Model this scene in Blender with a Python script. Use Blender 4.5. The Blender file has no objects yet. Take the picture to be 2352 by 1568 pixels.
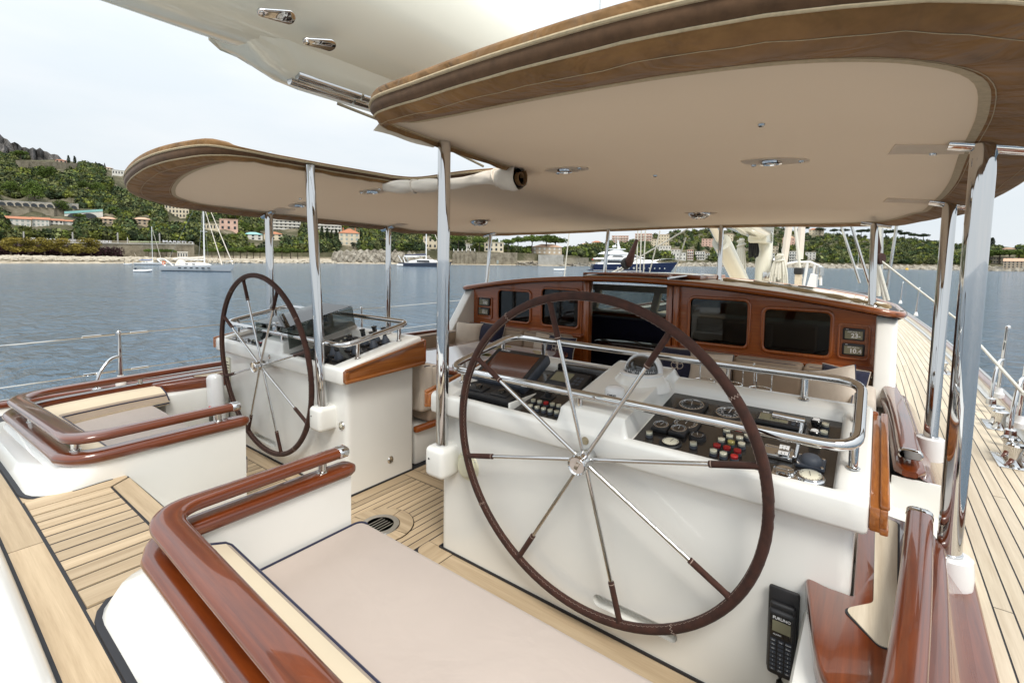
import bpy, bmesh, math, random
from mathutils import Vector, Matrix
import numpy as np
random.seed(7); rng = np.random.default_rng(11)
R_ = math.radians
sc = bpy.context.scene
COL = sc.collection

# ------------------------------------------------------------------ camera
# boat axes: x starboard, y forward, z up; cockpit sole at z = 0
CAM = Vector((2.381, 0.0, 1.65)); FPX = 1105.0; IW, IH = 2352, 1568
YAW, PIT, ROL, SHY = 0.6464, 0.058, 0.0154, 120.0
FW = Vector((-math.sin(YAW)*math.cos(PIT), math.cos(YAW)*math.cos(PIT), -math.sin(PIT)))
_r0 = Vector((math.cos(YAW), math.sin(YAW), 0)); _u0 = _r0.cross(FW)
RT = math.cos(ROL)*_r0 + math.sin(ROL)*_u0
UP = -math.sin(ROL)*_r0 + math.cos(ROL)*_u0
cd = bpy.data.cameras.new('camera'); cam = bpy.data.objects.new('camera', cd); COL.objects.link(cam)
cd.sensor_width = 36; cd.lens = FPX/IW*36; cd.shift_y = -SHY/IW
cd.clip_start = 0.05; cd.clip_end = 9000
m = Matrix((RT, UP, -FW)).transposed().to_4x4(); m.translation = CAM
cam.matrix_world = m; sc.camera = cam

# ------------------------------------------------------------------ sky, sun, exposure
SUN_EL, SUN_AZ = R_(52), R_(128)      # azimuth measured from forward (+y) towards starboard (+x)
w = bpy.data.worlds.new('World'); sc.world = w; w.use_nodes = True
nt = w.node_tree; N = nt.nodes; L = nt.links
bg = N['Background']; bg.inputs['Strength'].default_value = 0.1
sky = N.new('ShaderNodeTexSky'); sky.sky_type = 'NISHITA'; sky.sun_disc = False
sky.sun_elevation = SUN_EL; sky.sun_rotation = SUN_AZ; sky.air_density = 1.0; sky.dust_density = 2.0
tc = N.new('ShaderNodeTexCoord'); mp = N.new('ShaderNodeMapping'); mp.inputs['Scale'].default_value = (1.2, 1.2, 4.5)
ns = N.new('ShaderNodeTexNoise'); ns.inputs['Scale'].default_value = 2.2; ns.inputs['Detail'].default_value = 5; ns.inputs['Roughness'].default_value = .55
cr = N.new('ShaderNodeValToRGB'); cr.color_ramp.elements[0].position = .32; cr.color_ramp.elements[1].position = .68
cr.color_ramp.elements[0].color = (8.6, 9.35, 9.9, 1); cr.color_ramp.elements[1].color = (9.6, 10.0, 10.3, 1)
mx = N.new('ShaderNodeMixRGB'); mx.inputs['Fac'].default_value = .95
L.new(tc.outputs['Generated'], mp.inputs['Vector']); L.new(mp.outputs[0], ns.inputs['Vector'])
L.new(ns.outputs['Fac'], cr.inputs['Fac']); L.new(sky.outputs[0], mx.inputs['Color1']); L.new(cr.outputs[0], mx.inputs['Color2'])
# an overcast sky brightens towards the zenith
sx = N.new('ShaderNodeSeparateXYZ'); L.new(tc.outputs['Generated'], sx.inputs[0])
mr = N.new('ShaderNodeMapRange'); mr.inputs['From Min'].default_value = .0; mr.inputs['From Max'].default_value = 1.0
mr.inputs['To Min'].default_value = .79; mr.inputs['To Max'].default_value = 1.9
sq = N.new('ShaderNodeMath'); sq.operation = 'MULTIPLY'; L.new(sx.outputs['Z'], sq.inputs[0]); L.new(sx.outputs['Z'], sq.inputs[1]); L.new(sq.outputs[0], mr.inputs['Value'])
vm = N.new('ShaderNodeVectorMath'); vm.operation = 'SCALE'
L.new(mx.outputs[0], vm.inputs[0]); L.new(mr.outputs[0], vm.inputs['Scale']); L.new(vm.outputs[0], bg.inputs['Color'])
sd = bpy.data.lights.new('sun', 'SUN'); sd.energy = 2.2; sd.angle = R_(20); sd.color = (1, .95, .87)
sun = bpy.data.objects.new('sun', sd); COL.objects.link(sun)
_d = Vector((math.sin(SUN_AZ)*math.cos(SUN_EL), math.cos(SUN_AZ)*math.cos(SUN_EL), math.sin(SUN_EL)))
sun.rotation_euler = _d.to_track_quat('Z', 'Y').to_euler(); sun.location = (0, 0, 60)
vs = sc.view_settings; vs.view_transform = 'Standard'; vs.look = 'None'; vs.exposure = 0.25; vs.gamma = 1; vs.use_curve_mapping = False
sc.render.engine = 'CYCLES'; sc.cycles.use_denoising = True; sc.cycles.max_bounces = 8
sc.cycles.sample_clamp_indirect = 6; sc.cycles.caustics_reflective = False; sc.cycles.caustics_refractive = False

# ------------------------------------------------------------------ helpers
def ray(u, v): return FW*FPX + RT*(u-IW/2) + UP*(IH/2-SHY-v)
def P(u, v, x=None, y=None, z=None):
    R = ray(u, v)
    t = (z-CAM.z)/R.z if z is not None else (x-CAM.x)/R.x if x is not None else (y-CAM.y)/R.y
    return CAM + R*t
def az_dir(u):                      # horizontal direction of an image column (at the horizon)
    d = ray(u, 600); d = Vector((d.x, d.y, 0)); return d.normalized()

class MB:
    def __init__(s): s.v = []; s.f = []; s.mi = []
    def add(s, vf, mi=0, M=None):
        v, f = vf; o = len(s.v)
        s.v += [tuple(M @ Vector(p)) for p in v] if M is not None else [tuple(p) for p in v]
        s.f += [tuple(i+o for i in q) for q in f]; s.mi += [mi]*len(f); return s
    def box(s, lo, hi, b=0, mi=0, M=None, seg=2): return s.add(bx(lo, hi, b, seg), mi, M)
    def tube(s, path, r, n=10, mi=0, closed=False): return s.add(tube(path, r, n, closed), mi)
    def build(s, name, mat, parent=None, ang=38, mirror=False, **props):
        return link(name, (s.v, s.f), mat, parent, ang, s.mi, mirror, **props)

def worldloc(o):
    p = Vector((0, 0, 0))
    while o is not None: p += o.location; o = o.parent
    return p
def link(name, vf, mat, parent=None, ang=38, mi=None, mirror=False, **props):
    v, f = vf
    if mirror: v = [(-a, b, c) for a, b, c in v]; f = [tuple(reversed(q)) for q in f]
    if parent is not None:
        q = worldloc(parent); v = [(a[0]-q.x, a[1]-q.y, a[2]-q.z) for a in v]
    me = bpy.data.meshes.new(name); me.from_pydata([tuple(p) for p in v], [], f)
    mats = mat if isinstance(mat, (list, tuple)) else [mat]
    for mm in mats: me.materials.append(M[mm] if isinstance(mm, str) else mm)
    if mi is not None and len(mats) > 1: me.polygons.foreach_set('material_index', mi)
    if ang:
        me.polygons.foreach_set('use_smooth', [True]*len(me.polygons)); me.set_sharp_from_angle(angle=R_(ang))
    me.update()
    o = bpy.data.objects.new(name, me); COL.objects.link(o)
    if parent is not None: o.parent = parent
    for k, x in props.items(): o[k] = x
    return o
def recenter(o):                      # put a top-level mesh's origin at its base
    vs_ = np.array([v.co for v in o.data.vertices]); c = vs_.mean(0); c[2] = vs_[:, 2].min()
    o.data.transform(Matrix.Translation(-Vector(c))); o.location = Vector(c); return o
def tag(o, label, cat, group=None):
    o['label'] = label; o['category'] = cat
    if group: o['group'] = group
    return o
def thing(name, label, cat, loc=(0, 0, 0), group=None):
    o = bpy.data.objects.new(name, None); COL.objects.link(o); o.location = loc; o.empty_display_size = .1
    return tag(o, label, cat, group)
def struct(o): o['kind'] = 'structure'; return o

def bx(lo, hi, b=0, seg=2):
    lo = Vector(lo); hi = Vector(hi); bm = bmesh.new(); bmesh.ops.create_cube(bm, size=1)
    for v in bm.verts: v.co = Vector([(lo[i]+hi[i])/2 + v.co[i]*(hi[i]-lo[i]) for i in range(3)])
    if b: bmesh.ops.bevel(bm, geom=bm.edges[:], offset=min(b, .49*min(hi-lo)), segments=seg, affect='EDGES', profile=.5)
    return bmout(bm)
def bmout(bm):
    bm.verts.index_update(); r = ([tuple(v.co) for v in bm.verts], [tuple(v.index for v in f.verts) for f in bm.faces]); bm.free(); return r
def tube(path, r, n=10, closed=False, caps=True):
    a = [2*math.pi*i/n for i in range(n)]
    rr = r if isinstance(r, (list, tuple)) else [r]*len(path)
    return sweep(path, [(math.cos(t), math.sin(t)) for t in a], closed, caps, rr)
def sweep(path, prof, closed=False, caps=True, scale=None, up=(0, 0, 1), scale2=None):
    P_ = [Vector(p) for p in path]; n = len(P_); k = len(prof); v = []; f = []; up = Vector(up)
    last = None
    for i, p in enumerate(P_):
        a = P_[(i-1) % n] if (closed or i > 0) else P_[i]; b = P_[(i+1) % n] if (closed or i < n-1) else P_[i]
        t = (b-a).normalized(); s_ = t.cross(up)
        if s_.length < .05: s_ = last if last is not None else t.cross(Vector((1, 0, 0)) if abs(t.x) < .9 else Vector((0, 1, 0)))
        s_ = (s_ - t*s_.dot(t)).normalized(); last = s_; u_ = s_.cross(t)
        mit = 1.0
        if 0 < i < n-1 or closed:
            c = (p-a).normalized().dot((b-p).normalized()) if (p-a).length > 1e-9 and (b-p).length > 1e-9 else 1
            mit = 1/max(.5, math.sqrt(max(.0, (1+c)/2)))
        q = scale[i] if scale is not None else 1; q2 = scale2[i] if scale2 is not None else q
        for (x, y) in prof: v.append(tuple(p + s_*x*q*mit + u_*y*q2))
    m_ = n if closed else n-1
    for i in range(m_):
        j = (i+1) % n
        for c in range(k):
            e = (c+1) % k; f.append((i*k+c, i*k+e, j*k+e, j*k+c))
    if caps and not closed:
        f.append(tuple(range(k-1, -1, -1))); f.append(tuple((n-1)*k+c for c in range(k)))
    return v, f
def rrect(w_, h, r, n=4):           # rounded rectangle profile, centred
    o = []
    for cx, cy, a0 in ((w_/2-r, h/2-r, 0), (-w_/2+r, h/2-r, 90), (-w_/2+r, -h/2+r, 180), (w_/2-r, -h/2+r, 270)):
        for i in range(n+1): a = R_(a0+90*i/n); o.append((cx+r*math.cos(a), cy+r*math.sin(a)))
    return o
def fillet(pts, rad, n=6, closed=False):
    pts = [Vector(p) for p in pts]; m_ = len(pts); out = []
    for i, p in enumerate(pts):
        r = rad[i] if isinstance(rad, (list, tuple)) else rad
        if (not closed and i in (0, m_-1)) or r <= 0: out.append(p); continue
        a = pts[(i-1) % m_]-p; b = pts[(i+1) % m_]-p
        d = min(r, a.length*.49, b.length*.49)
        p0 = p+a.normalized()*d; p1 = p+b.normalized()*d
        for k in range(n+1):
            t = k/n; out.append((1-t)**2*p0+2*t*(1-t)*p+t*t*p1)
    return out
def spl(pts, n=6, closed=False):
    pts = [Vector(p) for p in pts]; m_ = len(pts); out = []
    for i in range(m_ if closed else m_-1):
        g = lambda j: pts[j % m_] if closed else pts[max(0, min(m_-1, j))]
        a, b, c, d = g(i-1), g(i), g(i+1), g(i+2)
        for k in range(n):
            t = k/n; out.append(.5*((2*b)+(c-a)*t+(2*a-5*b+4*c-d)*t*t+(3*b-a-3*c+d)*t**3))
    if not closed: out.append(pts[-1])
    return out
def grid(fn, us, vs_, flip=False):
    v = [tuple(fn(a, b)) for a in us for b in vs_]; k = len(vs_); f = []
    for i in range(len(us)-1):
        for j in range(k-1):
            q = (i*k+j, (i+1)*k+j, (i+1)*k+j+1, i*k+j+1); f.append(tuple(reversed(q)) if flip else q)
    return v, f
def lin(a, b, n): return [a+(b-a)*i/(n-1) for i in range(n)]
def prism(poly, a, b, axis='z', bev=0):   # polygon extruded from a to b along axis; poly in the two other axes (x,y),(y,z) or (x,z)
    n = len(poly)
    def m3(p, t): return {'z': (p[0], p[1], t), 'x': (t, p[0], p[1]), 'y': (p[0], t, p[1])}[axis]
    v = [m3(p, a) for p in poly]+[m3(p, b) for p in poly]
    ar = sum(poly[i][0]*poly[(i+1) % n][1]-poly[(i+1) % n][0]*poly[i][1] for i in range(n))
    flip = (ar < 0) ^ (axis == 'y') ^ (b < a)
    f = [tuple(range(n-1, -1, -1)), tuple(range(n, 2*n))]+[(i, (i+1) % n, n+(i+1) % n, n+i) for i in range(n)]
    if flip: f = [tuple(reversed(q)) for q in f]
    if bev:
        bm = bmesh.new(); vv = [bm.verts.new(p) for p in v]
        for q in f: bm.faces.new([vv[i] for i in q])
        bm.normal_update()
        ed = [e for e in bm.edges if len(e.link_faces) == 2 and e.calc_face_angle() > .5]
        bmesh.ops.bevel(bm, geom=ed, offset=bev, segments=2, affect='EDGES', profile=.5); return bmout(bm)
    return v, f
def lathe(prof, n=20, c=(0, 0, 0), axis=(0, 0, 1)):    # prof: (radius, height)
    q = Vector((0, 0, 1)).rotation_difference(Vector(axis)); c = Vector(c); v = []; f = []; k = len(prof)
    for i in range(n):
        a = 2*math.pi*i/n
        for (r, h) in prof: v.append(tuple(c+q @ Vector((r*math.cos(a), r*math.sin(a), h))))
    for i in range(n):
        j = (i+1) % n
        for t in range(k-1):
            f.append((i*k+t, j*k+t, j*k+t+1, i*k+t+1))
    if prof[0][0] > 1e-6: f.append(tuple(i*k for i in range(n-1, -1, -1)))
    if prof[-1][0] > 1e-6: f.append(tuple(i*k+k-1 for i in range(n)))
    return v, f
def frame_M(o, x, y):                # matrix with origin o, local x, y axes, z = x cross y
    x = Vector(x).normalized(); y = Vector(y); z = x.cross(y).normalized(); y = z.cross(x)
    m_ = Matrix((x, y, z)).transposed().to_4x4(); m_.translation = Vector(o); return m_
def text_vf(s, size, bold=.0, ext=.0004):
    c = bpy.data.curves.new('t', 'FONT'); c.body = s; c.size = size; c.align_x = 'CENTER'; c.align_y = 'CENTER'; c.extrude = ext; c.offset = bold; c.resolution_u = 3
    o = bpy.data.objects.new('t', c); me = bpy.data.meshes.new_from_object(o)
    r = ([tuple(v.co) for v in me.vertices], [tuple(p.vertices) for p in me.polygons])
    bpy.data.objects.remove(o); bpy.data.curves.remove(c); bpy.data.meshes.remove(me); return r
def grained(o, path, k):             # wood grain coordinates that follow a swept rail
    ln = [0.0]
    for a, b in zip(path, path[1:]): ln.append(ln[-1]+(Vector(b)-Vector(a)).length)
    at = o.data.attributes.new('gr', 'FLOAT_VECTOR', 'POINT'); d = []
    for i in range(len(o.data.vertices)):
        r, c = divmod(i, k); a = 2*math.pi*c/k; d += [ln[min(r, len(ln)-1)]+o.location.x, .05*math.cos(a), .03*math.sin(a)]
    at.data.foreach_set('vector', d); return o
def smooth01(t): t = max(0, min(1, t)); return t*t*(3-2*t)
# ------------------------------------------------------------------ materials
M = {}
def mat(name, col, rough=.5, metal=0, coat=0, spec=.5, sheen=0, coat_r=.03):
    m_ = bpy.data.materials.new(name); m_.use_nodes = True; b = m_.node_tree.nodes['Principled BSDF']
    b.inputs['Base Color'].default_value = (*col, 1); b.inputs['Roughness'].default_value = rough; b.inputs['Metallic'].default_value = metal
    b.inputs['Coat Weight'].default_value = coat; b.inputs['Coat Roughness'].default_value = coat_r; b.inputs['Specular IOR Level'].default_value = spec
    b.inputs['Sheen Weight'].default_value = sheen
    M[name] = m_; return m_
def nd(m_, t): return m_.node_tree.nodes.new(t)
def lk(m_, a, b): m_.node_tree.links.new(a, b)
def pr(m_): return m_.node_tree.nodes['Principled BSDF']
def coords(m_, scale=(1, 1, 1), rnd=True, rot=(0, 0, 0)):
    tc = nd(m_, 'ShaderNodeTexCoord'); mp = nd(m_, 'ShaderNodeMapping'); mp.inputs['Scale'].default_value = scale; mp.inputs['Rotation'].default_value = rot
    lk(m_, tc.outputs['Object'], mp.inputs['Vector'])
    if not rnd: return mp.outputs[0]
    oi = nd(m_, 'ShaderNodeObjectInfo'); va = nd(m_, 'ShaderNodeVectorMath'); va.operation = 'MULTIPLY_ADD'
    cx = nd(m_, 'ShaderNodeCombineXYZ')
    for i in range(3): lk(m_, oi.outputs['Random'], cx.inputs[i])
    va.inputs[1].default_value = (37, 53, 71); lk(m_, cx.outputs[0], va.inputs[0]); lk(m_, mp.outputs[0], va.inputs[2])
    return va.outputs[0]
def noise(m_, vec, scale, detail=4, rough=.55, dist=0):
    n_ = nd(m_, 'ShaderNodeTexNoise'); n_.inputs['Scale'].default_value = scale; n_.inputs['Detail'].default_value = detail
    n_.inputs['Roughness'].default_value = rough; n_.inputs['Distortion'].default_value = dist
    if vec is not None: lk(m_, vec, n_.inputs['Vector'])
    return n_.outputs['Fac']
def ramp(m_, fac, stops):
    r = nd(m_, 'ShaderNodeValToRGB'); e = r.color_ramp.elements
    while len(e) < len(stops): e.new(.5)
    for q, (p, c) in zip(e, stops): q.position = p; q.color = (*c, 1)
    lk(m_, fac, r.inputs['Fac']); return r.outputs[0]
def bump(m_, h, strength=.3, dist=.01):
    b = nd(m_, 'ShaderNodeBump'); b.inputs['Strength'].default_value = strength; b.inputs['Distance'].default_value = dist
    lk(m_, h, b.inputs['Height']); lk(m_, b.outputs[0], pr(m_).inputs['Normal']); return b
def base(m_, c): lk(m_, c, pr(m_).inputs['Base Color'])
def mulrand(m_, col, lo, hi):        # brightness varies from object to object
    oi = nd(m_, 'ShaderNodeObjectInfo'); mr_ = nd(m_, 'ShaderNodeMapRange'); mr_.inputs['To Min'].default_value = lo; mr_.inputs['To Max'].default_value = hi
    lk(m_, oi.outputs['Random'], mr_.inputs['Value']); v = nd(m_, 'ShaderNodeVectorMath'); v.operation = 'SCALE'
    lk(m_, col, v.inputs[0]); lk(m_, mr_.outputs[0], v.inputs['Scale']); return v.outputs[0]
def simple(name, col, rough=.5, var=.12, scale=8, bmp=0, bscale=60, **k):
    m_ = mat(name, col, rough, **k); v = coords(m_)
    f = noise(m_, v, scale); base(m_, ramp(m_, f, [(.3, tuple(c*(1-var) for c in col)), (.7, tuple(min(1, c*(1+var)) for c in col))]))
    if bmp: bump(m_, noise(m_, v, bscale, 5, .6), bmp, .004)
    return m_
def wood(name, dark, light, axis, rough=.35, coat=0, fine=1, rand=(.9, 1.1), bmp=.1, gs=26):
    m_ = mat(name, light, rough, coat=coat)
    sc_ = [gs, gs, gs]; sc_[axis] = gs*.045
    v = coords(m_, tuple(sc_)); f = noise(m_, v, fine, 6, .62, .25)
    sc2 = [160, 160, 160]; sc2[axis] = 5
    v2 = coords(m_, tuple(sc2)); f2 = noise(m_, v2, 1, 3, .7)
    mx_ = nd(m_, 'ShaderNodeMath'); mx_.operation = 'MULTIPLY_ADD'; mx_.inputs[1].default_value = .35; lk(m_, f2, mx_.inputs[0]); lk(m_, f, mx_.inputs[2])
    c = ramp(m_, mx_.outputs[0], [(.45, dark), (.9, light)]); base(m_, mulrand(m_, c, *rand))
    if bmp: bump(m_, f2, bmp, .002)
    return m_
m_ = mat('mahogany_rail', (.14, .03, .005), .28, coat=1)
at_ = nd(m_, 'ShaderNodeAttribute'); at_.attribute_name = 'gr'; mp_ = nd(m_, 'ShaderNodeMapping'); mp_.inputs['Scale'].default_value = (3, 70, 70); lk(m_, at_.outputs['Vector'], mp_.inputs['Vector'])
base(m_, ramp(m_, noise(m_, mp_.outputs[0], 1, 6, .65, .3), [(.3, (.085, .015, .003)), (.75, (.205, .042, .0065))]))
simple('gelcoat', (.82, .815, .775), .22, .02, 3, coat=.35)
simple('gelcoat_cream', (.72, .70, .60), .3, .03, 3, coat=.2)
simple('boom_paint', (.80, .78, .66), .12, .02, 1.2, coat=.6)
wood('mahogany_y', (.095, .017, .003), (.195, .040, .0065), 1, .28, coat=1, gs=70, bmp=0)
wood('mahogany_x', (.25, .058, .006), (.42, .112, .015), 0, .28, coat=1, gs=60, bmp=0)  # same wood as mahogany_y, colour brightened to offset shade on the deckhouse face
wood('mahogany_z', (.26, .060, .006), (.42, .114, .016), 2, .28, coat=1, gs=60, bmp=0)  # brightened in colour like mahogany_x, against the canopy's shade
wood('mahogany_light', (.20, .055, .008), (.40, .135, .025), 1, .28, coat=.8, gs=60, bmp=0)
wood('teak_y', (.40, .29, .175), (.60, .465, .305), 1, .6, rand=(.82, 1.1), bmp=.25)
wood('teak_x', (.40, .29, .175), (.60, .465, .305), 0, .6, rand=(.82, 1.1), bmp=.25)
wood('teak_pale', (.52, .43, .31), (.72, .63, .49), 1, .65, rand=(.88, 1.08), bmp=.25)
wood('teak_roof', (.68, .61, .48), (.84, .78, .65), 1, .38, rand=(.92, 1.06), bmp=.2)
simple('hull_navy', (.02, .025, .06), .2, .1, 2, coat=.6)
simple('caulk', (.018, .018, .022), .6)
mat('chrome', (.66, .66, .66), .035, 1)
mat('steel', (.66, .65, .62), .16, 1)
simple('suede', (.042, .0125, .0065), .85, .35, 30, .5, 220, sheen=.06)
mat('stitch', (.32, .24, .2), .8)
m_ = simple('navy', (.010, .012, .042), .8, .3, 40, .3, 300, sheen=.2)
m_ = simple('black', (.018, .018, .020), .45, .2, 20, .15, 300)
mat('black_gloss', (.012, .012, .013), .12, coat=.5)
mat('panel_black', (.022, .019, .017), .22, coat=.35, coat_r=.1)
simple('grey_rubber', (.055, .065, .085), .55, .15, 30)
mat('lcd', (.22, .21, .14), .15)
mat('lcd_ink', (.05, .05, .035), .5)
mat('white_plastic', (.80, .80, .80), .25, coat=.3)
mat('cream_plastic', (.70, .68, .52), .35)
mat('button_white', (.80, .77, .62), .3)
mat('button_red', (.65, .035, .035), .25)
mat('button_yellow', (.50, .44, .14), .3)
mat('print_white', (.75, .75, .75), .5)
mat('print_green', (.05, .3, .1), .5); mat('print_red', (.5, .03, .02), .5)
mat('brass_plate', (.45, .40, .28), .3, .8)
def fabric(name, col, var=.06, sc_=1.5, weave=900, wr=.35, rough=.9, trans=0, wrdist=.012):
    m_ = mat(name, col, rough, sheen=.15, spec=.2); v = coords(m_)
    f = noise(m_, v, sc_, 4, .6)
    base(m_, ramp(m_, f, [(.3, tuple(c*(1-var) for c in col)), (.7, tuple(min(1, c*(1+var)) for c in col))]))
    b1 = nd(m_, 'ShaderNodeBump'); b1.inputs['Strength'].default_value = .25; b1.inputs['Distance'].default_value = .001; lk(m_, noise(m_, v, weave, 2), b1.inputs['Height'])
    b2 = nd(m_, 'ShaderNodeBump'); b2.inputs['Strength'].default_value = wr; b2.inputs['Distance'].default_value = wrdist; lk(m_, noise(m_, v, 5, 3, .5, .8), b2.inputs['Height'])
    lk(m_, b1.outputs[0], b2.inputs['Normal']); lk(m_, b2.outputs[0], pr(m_).inputs['Normal'])
    if trans:
        t = nd(m_, 'ShaderNodeBsdfTranslucent'); t.inputs['Color'].default_value = (*col, 1); mxs = nd(m_, 'ShaderNodeMixShader'); mxs.inputs[0].default_value = trans
        out = m_.node_tree.nodes['Material Output']; lk(m_, pr(m_).outputs[0], mxs.inputs[1]); lk(m_, t.outputs[0], mxs.inputs[2]); lk(m_, mxs.outputs[0], out.inputs[0])
    return m_
fabric('canvas_beige', (.70, .625, .525), .03, .8, trans=.42, wr=.15)
fabric('canvas_brown', (.265, .145, .058), .3, 7, trans=.1, wr=1, wrdist=.06)
fabric('canvas_dark', (.115, .062, .032), .25, 18, wr=.3)
fabric('canvas_top', (.54, .43, .33), .05, 3, trans=.6)
fabric('canvas_trim', (.48, .38, .24), .12, 60, 600, .2)
fabric('cushion_pink', (.50, .425, .375), .04, 2, wr=.35, wrdist=.02)
fabric('cushion_cream', (.78, .66, .48), .03, 3, wr=.2)
fabric('cushion_taupe', (.42, .33, .25), .06, 3, wr=.3)
fabric('pillow_cream', (.66, .58, .49), .06, 8, wr=.6)
fabric('sail_cloth', (.78, .70, .60), .05, 6, wr=.6)
simple('rope_white', (.70, .68, .60), .9, .2, 150, .6, 400)
simple('rope_tan', (.26, .22, .15), .9, .25, 120)
simple('rope_black', (.02, .02, .02), .8)
# tinted window glass and smoked acrylic
def glassy(name, col, alpha, rough=.03, ior=1.5):
    m_ = mat(name, col, rough, spec=.6); t = nd(m_, 'ShaderNodeBsdfTransparent'); t.inputs[0].default_value = (*col, 1)
    g = nd(m_, 'ShaderNodeBsdfGlossy'); g.inputs['Roughness'].default_value = rough
    fr = nd(m_, 'ShaderNodeFresnel'); fr.inputs['IOR'].default_value = ior
    mxs = nd(m_, 'ShaderNodeMixShader'); lk(m_, fr.outputs[0], mxs.inputs[0]); lk(m_, t.outputs[0], mxs.inputs[1]); lk(m_, g.outputs[0], mxs.inputs[2])
    lk(m_, mxs.outputs[0], m_.node_tree.nodes['Material Output'].inputs[0]); return m_
glassy('smoked_glass', (.16, .17, .17), .5, ior=1.6)
glassy('smoked_acrylic', (.50, .52, .50), .4)
glassy('clear_cap', (.96, .97, .97), .2, ior=1.3)
mat('table_gloss', (.03, .012, .008), .05, coat=1)
mat('window_dark', (.012, .013, .014), .02, spec=.8)
mat('screen_brown', (.12, .04, .018), .12, coat=.4)
mat('chart_white', (.74, .74, .80), .08, coat=.6)
mat('chart_land', (.55, .50, .22), .08, coat=.6)
mat('lamp_glass', (.85, .85, .82), .1)
mat('life_orange', (.75, .12, .03), .5)
# ------------------------------------------------------------------ decks and hull (the setting)
ZW = -1.45                                  # sea level
def zdeck(x): return .58 - .024*x*x
sole = struct(link('cockpit_sole', bx((-2.45, .68, -.06), (2.45, 5.6, -.0012)), 'caulk', ang=0))
def plank(x0, x1, y0, y1, z, mt, parent, t=.018):
    return link('plank', bx((x0, y0, z-t), (x1, y1, z)), mt, parent, ang=0)
for s in (1, -1):                           # planks in front of the wheels, then the wide margin board along the console
    for i in range(27):
        x0 = .50+i*.07
        a, b = sorted((s*x0, s*(x0+.062)))
        plank(a, b, .95, 1.782, 0, 'teak_y', sole)
    a, b = sorted((s*.56, s*2.4)); plank(a, b, 1.788, 1.905, 0, 'teak_x', sole)
    pl = [(.36, 1.905), (.36, 1.85)]+[(.42-.06*math.cos(t), 1.848-.06*math.sin(t)) for t in lin(.2, 1.4, 5)]+[(.555, 1.788), (.555, 1.905)]
    link('plank', prism([(s*x, y) for x, y in pl], -.018, .002), 'teak_y', sole, ang=0)
for i in range(13):
    x0 = -.355+i*.055
    plank(x0, x0+.0475, .8, 2.397, 0, 'teak_y', sole)
for s in (1, -1): a, b = sorted((s*.362, s*.452)); plank(a, b, 1.91, 2.40, 0, 'teak_y', sole)
plank(-.452, .452, 2.405, 2.50, 0, 'teak_x', sole)
for i in range(16):
    x0 = -.452+i*.057; plank(x0, x0+.052, 2.505, 5.35, 0, 'teak_y', sole)
dr = thing('deck_drain', 'round metal floor drain set in a teak ring in the cockpit sole', 'drain', (0, 1.83, 0))
link('rim', lathe([(.085, .002), (.085, .008), (.118, .008), (.122, .002)], 28, (0, 1.83, .002)), 'steel', dr)
link('grate', lathe([(.0, .003), (.084, .003)], 28, (0, 1.83, .002)), 'black', dr)
for k in range(4):
    a0 = k*90+12
    ring = [(r*math.cos(R_(a)), 1.83+r*math.sin(R_(a))) for r, aa in ((.124, lin(a0, a0+88, 9)), (.205, lin(a0+88, a0, 9))) for a in aa]
    link('teak_segment', prism(ring, -.005, .006), 'teak_x', dr, ang=0)
for k in range(5):
    link('slot', bx((-.05+k*.025-.003, 1.77, .005), (-.05+k*.025+.003, 1.89, .0075)), 'steel', dr, ang=0)
link('seal', lathe([(.204, .003), (.211, .003)], 28, (0, 1.83, .0)), 'caulk', dr)

# aft deck and the step between the seats
aft = struct(link('aft_deck', grid(lambda x, y: (x, y, zdeck(x)-.0012), lin(-3.3, 3.3, 41), [.2, .45, .71]), 'caulk'))
def cplank(x0, x1, y0, y1, mt, n=14, t=.02):
    xs = lin(x0, x1, n); top = [(x, zdeck(x)) for x in xs]; poly = top+[(x, z-t) for x, z in reversed(top)]
    return link('plank', prism(poly, y0, y1, 'y'), mt, aft, ang=20)
cplank(-1.3, -.515, .349, .44, 'teak_x', 6); cplank(.515, 1.3, .349, .44, 'teak_x', 6)
cplank(-3.2, -.05, .249, .341, 'teak_x', 20); cplank(-.045, 3.2, .249, .341, 'teak_x', 20)
for i in range(10):
    x0 = -.395+i*.0795; plank(x0, x0+.0695, .352, .618, .58, 'teak_y', aft)
pl = [(-.403, .352), (-.403, .622), (-.462, .70), (-.51, .70), (-.51, .352)]
link('plank', prism(pl, .56, .58), 'teak_y', aft, ang=0)
link('plank', prism([(-x, y) for x, y in pl], .56, .58), 'teak_y', aft, ang=0)
link('plank', prism([(-.393, .629), (.393, .629), (.45, .705), (-.45, .705)], .56, .58), 'teak_x', aft, ang=0)
link('riser', bx((-.49, .69, 0), (.49, .70, .56)), 'gelcoat', aft, ang=0)
link('tread', bx((-.49, .70, .02), (.49, .95, .29), .02), 'gelcoat', aft)
tr_ = [(.245, .50), (.235, .60), (.222, .632), (.19, .652), (-.05, .668), (-.8, .66), (-.8, .5)]
ac = MB().add(sweep([(x, 0, -.024*x*x) for x in lin(-3.3, 3.3, 31)], [(-y, z) for y, z in tr_], up=(0, 0, 1)))
aft_coaming = recenter(ac.build('aft_coaming', 'gelcoat'))
tag(aft_coaming, 'low white moulded kerb along the aft edge of the teak deck', 'kerb')
link('deck_plate', lathe([(0, .006), (.03, .006), (.038, .001)], 24, (.33, .12, .652)), 'steel', aft_coaming)

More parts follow.
